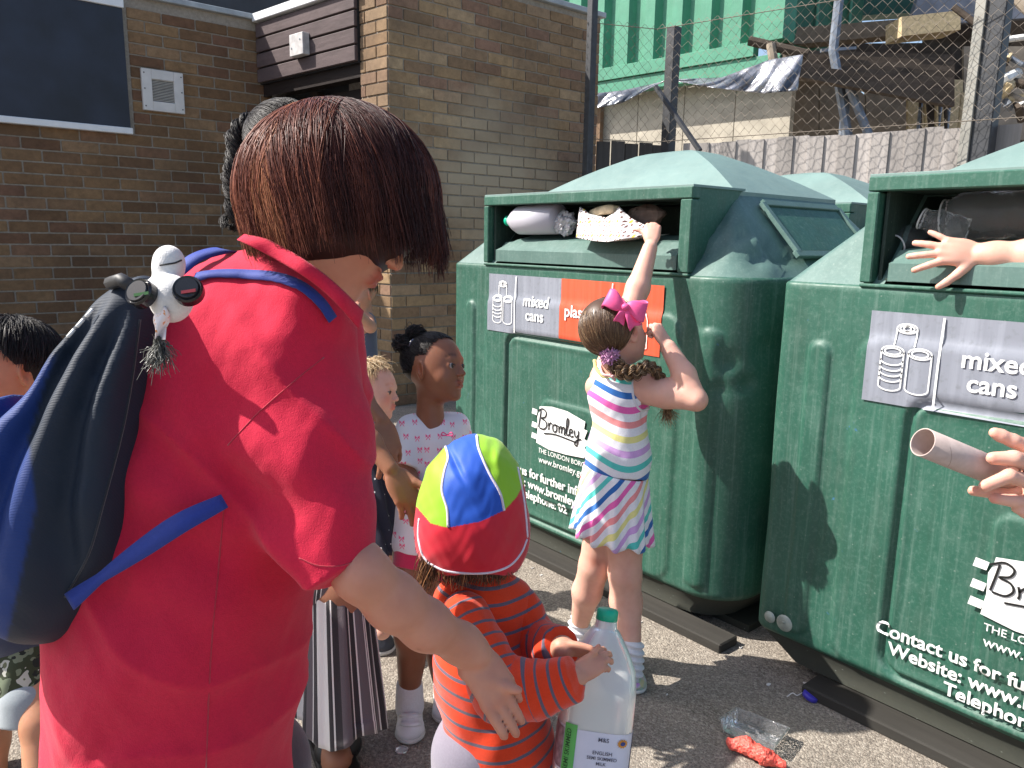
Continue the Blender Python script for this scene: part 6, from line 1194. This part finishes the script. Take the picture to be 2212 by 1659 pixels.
for i in range(5): s.cone(PZ(728, 1640, .02) + fl_ * (.028 - i * .014) * -1, PZ(728, 1640, .014) + fl_ * (.028 - i * .014) * -1 + fd * (.035 - abs(i - 3.2) * .006), .0095, .0085 if i < 4 else .012, .003)
s.build('body', SK_M, bw_t, .0034)
SAN = M_simple('black_sandal_leather', (.012, .011, .011), .5); z = Soft(); z.cone(PZ(700, 1590, .012), PZ(736, 1668, .012), .042, .046, .01); z.add(lambda P: np.abs(P[:, 2] - .011) - .010, (0, 0, 0), 9, .003, 'i'); z.build('sandal_sole', SAN, bw_t, .004)
z = Soft(); z.cone(PZ(712, 1622, .03), PZ(748, 1608, .03), .036, .036, .02); z.build('sandal_strap', SAN, bw_t, .004)
PS = NT('striped_crepe'); a = PS.attr('st'); f = PS.math('FRACT', a); W_, K_, G_ = (.66, .63, .61), (.022, .018, .022), (.11, .09, .10)
PS.set(color=PS.ramp(f, [(0, W_), (.17, K_), (.23, W_), (.25, K_), (.33, G_), (.44, K_), (.47, W_), (.485, K_), (.56, W_), (.58, G_), (.70, W_), (.715, G_), (.73, W_), (.745, K_), (.82, G_), (.9, W_), (.915, K_)], 'CONSTANT'), rough=.8, sheen=.2); PS.bump(PS.noise(PS.co(), 240, 3, stretch=(1, 1, 2)), .5, .002)
tz0, tz1 = PD(728, 1230, 1.82), PD(745, 1562, 1.76); V = []; st = []; nU = 160
for j in range(29):
    v = j / 28
    for i in range(nU):
        a = i / nU * 2 * math.pi; fo_ = 1 + (.02 + .05 * v) * math.sin(a * 7 + 1.5 * math.sin(a * 2 + v)) + .02 * math.sin(a * 15 + v * 2); rx_, ry_ = .072 + .020 * v, .066 + .020 * v; c = tz0 * (1 - v) + tz1 * v; V.append(c + axx * math.cos(a) * rx_ * fo_ + ayy * math.sin(a) * ry_ * fo_ + np.array([0, 0, -.014 * math.sin(a * 3 + 1) * (v > .9)])); st.append(a / (2 * math.pi) * 3.0)
idx = np.arange(29 * nU).reshape(29, nU); nx = np.roll(idx, -1, 1); Fs = np.stack([idx[:-1], idx[1:], nx[1:], nx[:-1]], -1)[:, :-1].reshape(-1, 4); 
V = np.array(V); o = mesh('trouser_leg', V, Fs, PS.m, bw_t, True, attrs={'st': st}); o.modifiers.new('s', 'SOLIDIFY').thickness = .002
o = mesh('trouser_leg', V + axx * -.075 + ayy * .10, Fs, PS.m, bw_t, True, attrs={'st': st}); o.modifiers.new('s', 'SOLIDIFY').thickness = .002
z = Soft(); pcn(z, [(622, 520, 1.85, 85), (655, 700, 1.85, 96), (690, 1000, 1.85, 90), (715, 1240, 1.85, 95)], .04); z.disp = lambda P: .004 * nz3(P, 22); z.build('striped_blouse', PS.m, bw_t, .005, attrs=lambda V: {'st': ((V - PD(640, 800, 1.8)) @ R_ + .02 * np.sin(V[:, 2] * 9)) / .11 + 20})
z = Soft(); pcn(z, [(680, 650, 1.83, 40), (725, 770, 1.80, 34), (768, 838, 1.785, 29)], .03, cut=0.0); z.build('black_sleeve', M_cloth('black_jersey', (.012, .012, .014)), bw_t, .005)
c0 = s.L(0, -.055, .13); rad = np.array([.375, .46, .40]) * .225; kn = PD(553, 262, 1.86); kd = (kn - c0) @ A.T; kd /= np.linalg.norm(kd); a = rnd_dirs(2400, lambda v: (v[:, 1] < .55) & (v[:, 2] > -.5)); PT = scalp_paths(a, kd + RNG.normal(size=a.shape) * .10, c0, A, rad, 12, .05, .04); strands('hair', PT, .0009, .0006, HK2, bw_t, extra=ellgeo(c0 - A[1] * .012, A, rad * .97))
pp_ = smoothline([PD(*q) for q in [(556, 258, 1.85), (530, 266, 1.83), (510, 295, 1.82), (512, 340, 1.82), (504, 390, 1.82), (512, 440, 1.82), (502, 492, 1.82)]], 10); T_, Nq, Bq = frames(pp_); tt = np.linspace(0, 1, len(pp_)); L_ = []
for q in range(900):
    ph_ = RNG.random() * 6.28; k4 = RNG.integers(0, 9); rr_ = (.020 - .006 * tt) * (.5 + .5 * math.sin(k4 * 2.1)); w_ = 14 + (k4 % 3) * 3; L_.append(pp_ + Nq * ((.012 + .010 * tt) * np.sin(k4 * 1.4 + tt * w_))[:, None] + Bq * ((.012 + .010 * tt) * np.cos(k4 * 1.4 + tt * w_))[:, None] + RNG.normal(size=3) * .0035 + RNG.normal(size=(len(pp_), 3)) * .0005)
strands('ponytail', np.array(L_), .0009, .0005, HK2, bw_t)
m = MB(); m.tube(smoothline([PD(548, 250, 1.82), PD(556, 262, 1.815), PD(552, 274, 1.83)], 5), .006, 7); m.build('hair_tie', BLACK, bw_t, True)
# ---------- two people further back
fa = thing('person', 'adult in a black top and white trousers with dark dashes, far behind', 'person', foot(PD(762, 700, 3.5))); s = Soft(); A = head(s, PD(752, 560, 3.5), cvv(.5, 0, -.85), cvv(0, 1, 0), .22, parent=fa, eyes=False)
pcn(s, [(756, 590, 3.5, 20), (760, 660, 3.5, 34), (765, 820, 3.5, 34)], .03); pcn(s, [(755, 830, 3.5, 28), (755, 980, 3.5, 18)], .02); pcn(s, [(780, 830, 3.5, 28), (782, 980, 3.5, 18)], .02); pcn(s, [(785, 640, 3.5, 14), (800, 720, 3.5, 12), (790, 790, 3.45, 9)], .02); s.build('body', SK_F, fa, .006)
z = Soft(); pcn(z, [(758, 640, 3.5, 36), (766, 715, 3.5, 36)], .03, cut=0.0); z.build('black_top', bpy.data.materials['black_jersey'], fa, .006)
DSH = NT('dashed_white_cotton'); v = DSH.noise(DSH.co(), 45, 1, .4, stretch=(1, 1, .6)); DSH.set(color=DSH.ramp(v, [(0, (.70, .69, .74)), (.63, (.04, .04, .07))], 'CONSTANT'), rough=.85); z = Soft(); pcn(z, [(764, 722, 3.5, 38), (764, 810, 3.5, 38), (764, 960, 3.5, 30)], .02, cut=0.0); z.build('trousers', DSH.m, fa, .006)
c0 = s.L(0, -.055, .13); strands('hair', scalp_paths(np.tile([0, -.1, 1.], (500, 1)) + RNG.normal(size=(500, 3)) * .1, rnd_dirs(500, lambda v: (v[:, 2] > -.5) & (v[:, 1] < .4)), c0, A, np.array([.38, .47, .41]) * .22, 8), .002, .001, HK2, fa)
z = Soft(); z.ell(PD(778, 745, 3.3), (.03, .02, .035), CAMAX, .01); hb = z.build('handbag', BLACK, None, .005); hb.location = (0, 0, 0); tag(hb, 'small black bag hanging in front of the dashed white trousers', 'bag')
fc_ = thing('person', 'child in a slate blue vest top holding one fist up to the cheek', 'person', foot(PD(795, 760, 3.3))); s = Soft(); A = head(s, PD(775, 636, 3.3), cvv(-.5, -.1, -.8), cvv(0, 1, 0), .185, parent=fc_, eyes=False)
pcn(s, [(780, 668, 3.3, 13), (786, 700, 3.3, 22), (790, 800, 3.3, 22)], .02); pcn(s, [(796, 690, 3.28, 12), (800, 706, 3.22, 13), (772, 676, 3.15, 10)], .01); hand(s, PD(773, 678, 3.15), cvv(-.2, .9, 0), cvv(-.2, 0, -1), .085, 1, curl=(60, 60, 60, 60)); pcn(s, [(784, 800, 3.3, 18), (786, 905, 3.3, 11)], .01); pcn(s, [(800, 800, 3.3, 18), (801, 905, 3.3, 11)], .01); s.build('body', SK_F, fc_, .004)
z = Soft(); pcn(z, [(786, 698, 3.31, 27), (790, 800, 3.31, 27)], .02, cut=0.0); z.build('slate_top', M_cloth('slate_cotton', (.10, .11, .17)), fc_, .004)
c0 = s.L(0, -.055, .13); strands('hair', scalp_paths(np.tile([0, -.1, 1.], (500, 1)) + RNG.normal(size=(500, 3)) * .1, rnd_dirs(500, lambda v: (v[:, 2] > -.3) & (v[:, 1] < .4)), c0, A, np.array([.38, .47, .41]) * .185, 8), .002, .001, HG, fc_)
# ---------- adult at the right edge
ra = thing('person', 'adult mostly out of view at the right with both pale forearms reaching in', 'person', foot(PD(2700, 1000, 1.5))); s = Soft()
pcn(s, [(2620, 540, 1.62, 45), (2420, 545, 1.6, 44), (2230, 556, 1.63, 38), (2150, 552, 1.66, 27), (2122, 550, 1.67, 24)], .02)
wq = PD(2122, 550, 1.67); hand(s, wq, cvv(-.93, .17, .32), cvv(-.2, .1, -.95), .160, 1, curl=(8, 8, 10, 8), spread=17, tdir=cvv(-.72, -.68, .1), tcurl=-6, k=.003)
def fing(pts, k=.004): pcn(s, pts, k)
fing([(2245, 975, 1.20, 17), (2188, 952, 1.19, 15), (2162, 941, 1.19, 14), (2149, 935, 1.19, 12)]); fing([(2250, 1010, 1.17, 22), (2190, 990, 1.15, 17), (2145, 990, 1.155, 14)]); fing([(2250, 1050, 1.17, 18), (2180, 1028, 1.145, 15), (2128, 1050, 1.15, 13)]); fing([(2240, 1070, 1.20, 18), (2160, 1066, 1.205, 14), (2102, 1060, 1.21, 11)]); fing([(2250, 1085, 1.18, 16), (2190, 1082, 1.165, 14), (2148, 1076, 1.165, 12)]); fing([(2255, 1105, 1.18, 15), (2218, 1108, 1.17, 13), (2196, 1098, 1.17, 11)])
pe(s, 2262, 1040, 1.185, 52, 62, .024, 10, .02); pcn(s, [(2290, 1050, 1.19, 40), (2420, 1110, 1.2, 42), (2640, 1230, 1.28, 52), (2740, 800, 1.4, 60)], .02)
for (x, y, d_) in ((2149, 935, 1.18), (2145, 990, 1.145), (2128, 1050, 1.14), (2102, 1060, 1.2), (2148, 1076, 1.16)): s.tint(PD(x, y, d_), .012, (1, .78, .76))
pcn(s, [(2620, 540, 1.62, 48), (2720, 560, 1.55, 70), (2720, 1400, 1.5, 120)], .04); A = head(s, PD(2780, 250, 1.6), cvv(-.7, -.3, .5), cvv(0, 1, 0), .225, parent=ra, eyes=False); pcn(s, [(2780, 340, 1.6, 50), (2740, 480, 1.58, 60)], .03); pcn(s, [(2690, 1400, 1.5, 100), (2700, 2300, 1.6, 60)], .03); pcn(s, [(2790, 1400, 1.55, 100), (2800, 2250, 1.65, 60)], .03); s.build('body', SK_P, ra, .0032)
z = Soft(); pcn(z, [(2735, 520, 1.57, 130), (2730, 900, 1.52, 160), (2720, 1450, 1.5, 160)], .05); z.build('top', M_cloth('grey_top', (.25, .25, .27)), ra, .008); z = Soft(); pcn(z, [(2700, 1450, 1.5, 140), (2705, 2300, 1.6, 80)], .04); pcn(z, [(2790, 1450, 1.55, 130), (2800, 2250, 1.65, 80)], .04); z.build('trousers', NAVYT, ra, .01)
# ---------- cardboard tube
tbz = thing('cardboard_tube', 'grey brown cardboard tube held out in front of the nearest bank', 'tube', PD(1991, 954, 1.18)); P0_, P1_ = PD(1993, 955, 1.155), PD(2180, 1032, 1.215); CBD = NT('grey_cardboard'); p = CBD.co(); CBD.set(color=CBD.ramp(CBD.noise(p, 40, 5), [(.3, (.42, .33, .30)), (.7, (.52, .42, .385))]), rough=.85); CBD.bump(CBD.noise(p, 300, 3), .2, .001)
dt = P1_ - P0_; LT = np.linalg.norm(dt); dt /= LT; V, Fs = lathe([(.0205, 0), (.0214, -.0005), (.0222, 0), (.0222, LT * .5), (.0222, LT), (.0205, LT), (.0205, LT * .5), (.0205, 0)], 48); AT = axes_from(dt); mesh('tube_wall', V @ AT + P0_, Fs, CBD.m, tbz, True)
m = MB(); tt = np.linspace(0, 1, 40); m.tube([P0_ + dt * (.03 + .085 * t) + (AT[0] * math.cos(t * 5.2 + 2.2) + AT[1] * math.sin(t * 5.2 + 2.2)) * .0221 for t in tt], .00045, 4); m.build('spiral_seam', M_simple('dark_seam_card', (.30, .23, .20), .9), tbz)  # thin darker line along the tube's spiral joint
# ---------- what lies in the mouths of the banks
CLR = NT('clear_plastic'); CLR.set(color=(.93, .95, .96), rough=.08, trans=.95, ior=1.2, spec=.7); CLR.bump(CLR.noise(CLR.co(), 40, 3), .7, .01)
CLR2 = NT('dull_translucent_plastic'); CLR2.set(color=(.62, .60, .66), rough=.35, trans=.25)
b_ = thing('plastic_bottle', 'translucent bottle with a green cap lying in the mouth of the bank', 'bottle', PX(1150, 480, 1.93)); c0_ = PX(1096, 477, 1.895); ax_b = np.array([.10, -1, .02]); ax_b /= np.linalg.norm(ax_b); AB = axes_from(ax_b); V, Fs = lathe([(0.0, .012), (.018, .013), (.022, .02), (.040, .045), (.052, .07), (.054, .12), (.054, .26), (0, .265)], 32); mesh('bottle_body', V @ AB + c0_, Fs, CLR2, b_, True) if False else mesh('bottle_body', V @ AB + c0_, Fs, CLR2.m, b_, True); V, Fs = lathe([(0, -.003), (.017, -.003), (.019, 0), (.019, .014), (.017, .016)], 26); mesh('cap', V @ AB + c0_, Fs, GC, b_, True)
w_ = thing('plastic_wrap', 'crumpled clear wrapper between the bottle and the flowered bag', 'wrapper', PX(1215, 480, 1.93)); V, Fs = lathe([(math.sin(a) * 1, -math.cos(a)) for a in np.linspace(.01, 3.13, 26)], 44); V = V * np.array([.03, .055, .042]); nn_ = np.array([mnoise.noise(Vector(v * 48)) + .6 * mnoise.noise(Vector(v * 110)) for v in V]); V = V * (1 + .35 * nn_)[:, None] + PX(1217, 482, 1.925); WRP = NT('cloudy_wrapper'); WRP.set(color=(.70, .69, .73), rough=.2, trans=.45, spec=.8); mesh('film', V, Fs, WRP.m, w_, False)
FLW = NT('flowered_paper'); cb = FLW.n('CombineXYZ'); FLW.l(FLW.attr('uvx'), cb.inputs[0]); FLW.l(FLW.attr('uvy'), cb.inputs[1]); vv = FLW.n('TexVoronoi'); vv.voronoi_dimensions = '2D'; vv.inputs['Scale'].default_value = 1; vv.inputs['Randomness'].default_value = .05; FLW.l(cb.outputs[0], vv.inputs['Vector']); sub = FLW.n('VectorMath', operation='SUBTRACT'); FLW.l(cb.outputs[0], sub.inputs[0]); FLW.l(vv.outputs['Position'], sub.inputs[1]); sp = FLW.n('SeparateXYZ'); FLW.l(sub.outputs[0], sp.inputs[0]); an = FLW.math('ARCTAN2', sp.outputs[1], sp.outputs[0]); rr_ = vv.outputs['Distance']
pet = FLW.math('GREATER_THAN', FLW.math('COSINE', FLW.math('MULTIPLY', an, 8)), .1); ringm = FLW.math('MULTIPLY', FLW.math('GREATER_THAN', rr_, .27), FLW.math('LESS_THAN', rr_, .44)); stem_ = FLW.math('MULTIPLY', FLW.math('GREATER_THAN', FLW.math('COSINE', FLW.math('MULTIPLY', an, 8)), .82), FLW.math('LESS_THAN', rr_, .3)); pm = FLW.math('MAXIMUM', FLW.math('MULTIPLY', pet, ringm), stem_); cen = FLW.math('LESS_THAN', rr_, .13); col = FLW.mix(pm, (.78, .75, .74), (.13, .05, .04)); col = FLW.mix(cen, col, (.62, .42, .04)); FLW.set(color=col, rough=.6)
fb_ = thing('paper_bag', 'white paper bag with brown and yellow flower print stuffed into the mouth', 'bag', PX(1320, 490, 1.84)); topP = [(1252, 447), (1262, 452), (1273, 461), (1290, 466), (1310, 470), (1326, 460), (1338, 445), (1350, 458), (1362, 470), (1378, 479), (1399, 488)]; botP = [(1244, 513), (1258, 516), (1275, 519), (1292, 521), (1312, 522), (1330, 519), (1345, 516), (1360, 514), (1375, 512), (1386, 510), (1396, 508)]
def bagf(u, v):
    xs = u * 10; i = min(int(xs), 9); f = xs - i; a = np.array(topP[i]) * (1 - f) + np.array(topP[i + 1]) * f; b2 = np.array(botP[i]) * (1 - f) + np.array(botP[i + 1]) * f; q = a * (1 - v) + b2 * v; xx = 1.87 - .075 * v * math.sin(math.pi * min(1, .15 + u * .8)) + .012 * abs(((u * 4.2) % 1) - .5); return PX(q[0], q[1], xx)
nU_, nV_ = 60, 14; V = np.array([bagf(i / nU_, j / nV_) for i in range(nU_ + 1) for j in range(nV_ + 1)]); Fs = [(i * 15 + j, i * 15 + j + 1, (i + 1) * 15 + j + 1, (i + 1) * 15 + j) for i in range(nU_) for j in range(nV_)]; uvx = V[:, 1] / -.044 + .5; uvy = V[:, 2] / .044 + .35; o = mesh('bag_front', V, Fs, FLW.m, fb_, True, attrs={'uvx': uvx, 'uvy': uvy}); o.modifiers.new('s', 'SOLIDIFY').thickness = .0015
V2 = V + np.array([.12, 0, .006]); Fb = [tuple(nV_ + (i + q_) * 15 + (0 if r_ == 0 else (nU_ + 1) * 15) for q_, r_ in ((0, 0), (1, 0), (1, 1), (0, 1))) for i in range(nU_)]; mesh('bag_bottom', np.vstack([V, V2]), Fb, FLW.m, fb_, True, attrs={'uvx': np.tile(uvx, 2), 'uvy': np.concatenate([uvy, uvy + 3])})
CRM = M_simple('cream_card', (.62, .50, .33), .85, .25, 40, .4, 120); m = MB(); m.tube(smoothline([PX(1277, 463, 1.90), PX(1295, 456, 1.88), PX(1318, 452, 1.88), PX(1336, 455, 1.90)], 8), .016, 8, flat=.5); cr = m.build('crumpled_card', CRM, None, True); cr.location = (0, 0, 0); tag(cr, 'cream coloured crumpled card sticking out of the flowered bag', 'card')
BRP = M_simple('brown_packaging', (.16, .11, .09), .8, .3, 30, .4, 80); V, Fs = lathe([(math.sin(a), -math.cos(a)) for a in np.linspace(.01, 3.13, 14)], 20); V = V * np.array([.03, .075, .035]); V = V * (1 + .25 * np.array([mnoise.noise(Vector(v * 40)) for v in V]))[:, None] + PX(1395, 466, 1.95); o = mesh('crumpled_packaging', V, Fs, BRP, None, False); tag(o, 'dark brown crumpled packaging beside the raised hand in the mouth', 'packaging')
for (x, y, X_, r_, ln_, dr_, lab, cat) in ((1935, 530, 1.93, .034, .10, (.9, -.3, .35), 'open glass jar lying in the mouth of the nearest bank', 'jar'), (2040, 470, 1.97, .055, .22, (.1, -1, .05), 'clear crushed bottle lying behind the spread hand', 'bottle'), (1992, 472, 1.93, .032, .10, (.15, -.9, -.3), 'small clear tub resting on the clear bottle', 'tub')):
    b_ = thing('glass_jar' if cat == 'jar' else 'clear_' + cat, lab, cat, PX(x, y, X_)); AB = axes_from(np.array(dr_)); V, Fs = lathe([(r_ * .72, 0), (r_ * .76, .004), (r_ * .74, .014), (r_ * .8, .018), (r_, .035), (r_, ln_ * .6), (r_ * .93, ln_ * .62), (r_, ln_ * .66), (r_, ln_), (0, ln_)], 30); mesh('wall', V @ AB + PX(x, y, X_), Fs, CLR.m, b_, True); m = MB(); cc_ = PX(x, y, X_); m.tube([cc_ + (AB[0] * math.cos(a) + AB[1] * math.sin(a)) * r_ * .75 for a in np.linspace(0, 6.283, 25)], .0022, 6, cap=False); m.build('rim', M_simple('rim_plastic', (.5, .5, .5), .2) if 'rim_plastic' not in bpy.data.materials else bpy.data.materials['rim_plastic'], b_, True)
# ---------- litter
def flat_bit(name, x, y, rx, ry, mat, lab, cat, th=.002, n=9, seed=0, jag=.35, group=None):
    c = PZ(x, y, 0); r = np.random.default_rng(seed); a = np.arange(n) / n * 6.283; rr = 1 + jag * r.normal(size=n) * .5; P_ = np.stack([c[0] + rx * rr * np.cos(a), c[1] + ry * rr * np.sin(a)], 1); V = np.vstack([np.hstack([P_, np.full((n, 1), .001)]), np.hstack([P_, (th + .004 * r.random((n, 1)))])]); o = mesh(name, V, [tuple(range(n))[::-1], tuple(range(n, 2 * n))] + [(i, (i + 1) % n, n + (i + 1) % n, n + i) for i in range(n)], mat, None); return tag(o, lab, cat, group)
BLS = M_simple('blue_film', (.02, .30, .60), .35); PAP = M_simple('white_scrap_paper', (.66, .64, .62), .8, .1, 50)
bl_ = Soft(); c = PZ(1222, 1184, .045); bl_.ell(c, (.022, .014, .012), None, .006); bl_.ell(c + [.012, .01, .008], (.012, .012, .012), None, .006); bl_.ell(c + [-.018, -.004, -.002], (.012, .008, .008), None, .004); bl_.disp = lambda P: .003 * nz3(P, 160); o = bl_.build('plastic_scrap', BLS, None, .0016); tag(o, 'crumpled bright blue plastic scrap on the rail by the first bank', 'litter')
PUR = M_simple('violet_plastic', (.06, .045, .42), .35, .15, 30); V, Fs = lathe([(0, .012), (.019, .012), (.0205, .010), (.021, .0), (0.018, 0)], 28); o = mesh('bottle_cap', V @ axes_from((.2, -.3, 1)) + PZ(1749, 1507, .004), Fs, PUR, None, True); tag(o, 'violet bottle cap on the shaded asphalt beside the nearest bank', 'cap')
m = MB(); m.tube(smoothline([PZ(1735, 1488, .006), PZ(1742, 1480, .012), PZ(1735, 1474, .006), PZ(1748, 1476, .01)], 5), .0015, 5); m.tube(smoothline([PZ(1700, 1505, .005), PZ(1712, 1497, .01), PZ(1722, 1502, .006), PZ(1733, 1496, .008)], 5), .0015, 5); o = m.build('string', PAP, None, True); tag(o, 'white frayed string beside the violet cap', 'string')
SCL = ['white paper scrap on the asphalt just right of the sun hat', 'white scrap on the asphalt at the right edge of the sun hat flap', 'pale scrap on open asphalt below the first rail', 'tiny pale scrap between the hat and the striped skirt', 'white scrap beside the left calf of the dress girl', 'larger white scrap up on the rail under the bank edge', 'white scrap furthest along the first rail', 'pale scrap in the gutter right of the dress girl', 'tiny scrap touching the right calf of the dress girl', 'white scrap nearest to the child hat on its right side', 'tiny white scrap between hat and left calf', 'tiny scrap between the two legs of the dress girl', 'tiny scrap by the right ankle of the dress girl', 'tiny scrap at the end of the first rail', 'smallest white speck in the leg shadows', 'white scrap in the shade below the gap between the banks', 'tiny scrap beside the bottle cap of the milk bottle']
for i, (x, y, rx) in enumerate([(1140, 1195, .010), (1110, 1215, .008), (1168, 1243, .008), (1150, 1228, .006), (1272, 1248, .009), (1195, 1170, .012), (1180, 1155, .010), (1425, 1290, .014), (1410, 1300, .007), (1060, 1185, .007), (1240, 1225, .005), (1310, 1265, .007), (1385, 1345, .006), (1600, 1400, .006), (1440, 1502, .004), (1660, 1480, .008), (1130, 1450, .006)]):
    flat_bit('paper_scrap', x, y, rx, rx * .5, PAP, SCL[i], 'litter', .0012, 6, i, .5, 'white paper scraps on the asphalt')
flat_bit('foil_disc', 868, 1622, .016, .014, M_simple('foil', (.6, .6, .6), .25, metal=.7), 'round shiny foil disc on the asphalt below the white shoe', 'litter', .0012, 16, 3, .02)
flat_bit('leaf', 1432, 1293, .012, .006, M_simple('yellow_leaf', (.45, .30, .04), .7), 'dry yellow leaf in the gutter beside the rail', 'leaf', .001, 8, 4, .4)
# punnet and red net
pn = thing('plastic_punnet', 'clear plastic punnet lying on the sunlit asphalt at the bottom', 'punnet', PZ(1630, 1610, 0)); q4 = [PZ(1553, 1583, 0), PZ(1590, 1558, 0), PZ(1700, 1602, 0), PZ(1672, 1640, 0)]; cq = sum(q4) / 4; V = []
for (f, z_) in ((.9, .003), (1.0, .035), (1.07, .037), (1.06, .039), (.98, .037), (.87, .006)): V += [cq + (q_ - cq) * f + np.array([0, 0, z_]) for q_ in q4]
mesh('tray', V, [(0, 3, 2, 1)] + [(k * 4 + i, k * 4 + (i + 1) % 4, (k + 1) * 4 + (i + 1) % 4, (k + 1) * 4 + i) for k in range(5) for i in range(4)] + [(20, 21, 22, 23)], CLR.m, pn)
rn_ = thing('net_bag', 'bright red plastic net lying against the clear punnet', 'net', PZ(1630, 1630, 0)); RN = NT('red_net'); RN.set(color=RN.mix(RN.ramp(RN.voro(RN.co(), 190), [(0, 0), (.6, 1)]), (.70, .02, .02), (.85, .14, .10)), rough=.5, trans=.1); RN.bump(RN.voro(RN.co(), 190), .8, .003)
z = Soft(); z.chain([PZ(1580, 1606, .02), PZ(1612, 1612, .022), PZ(1650, 1632, .022), PZ(1690, 1652, .014)], [.012, .018, .017, .010], .015); z.disp = lambda P: .004 * nz3(P, 90); z.build('net', RN.m, rn_, .002)
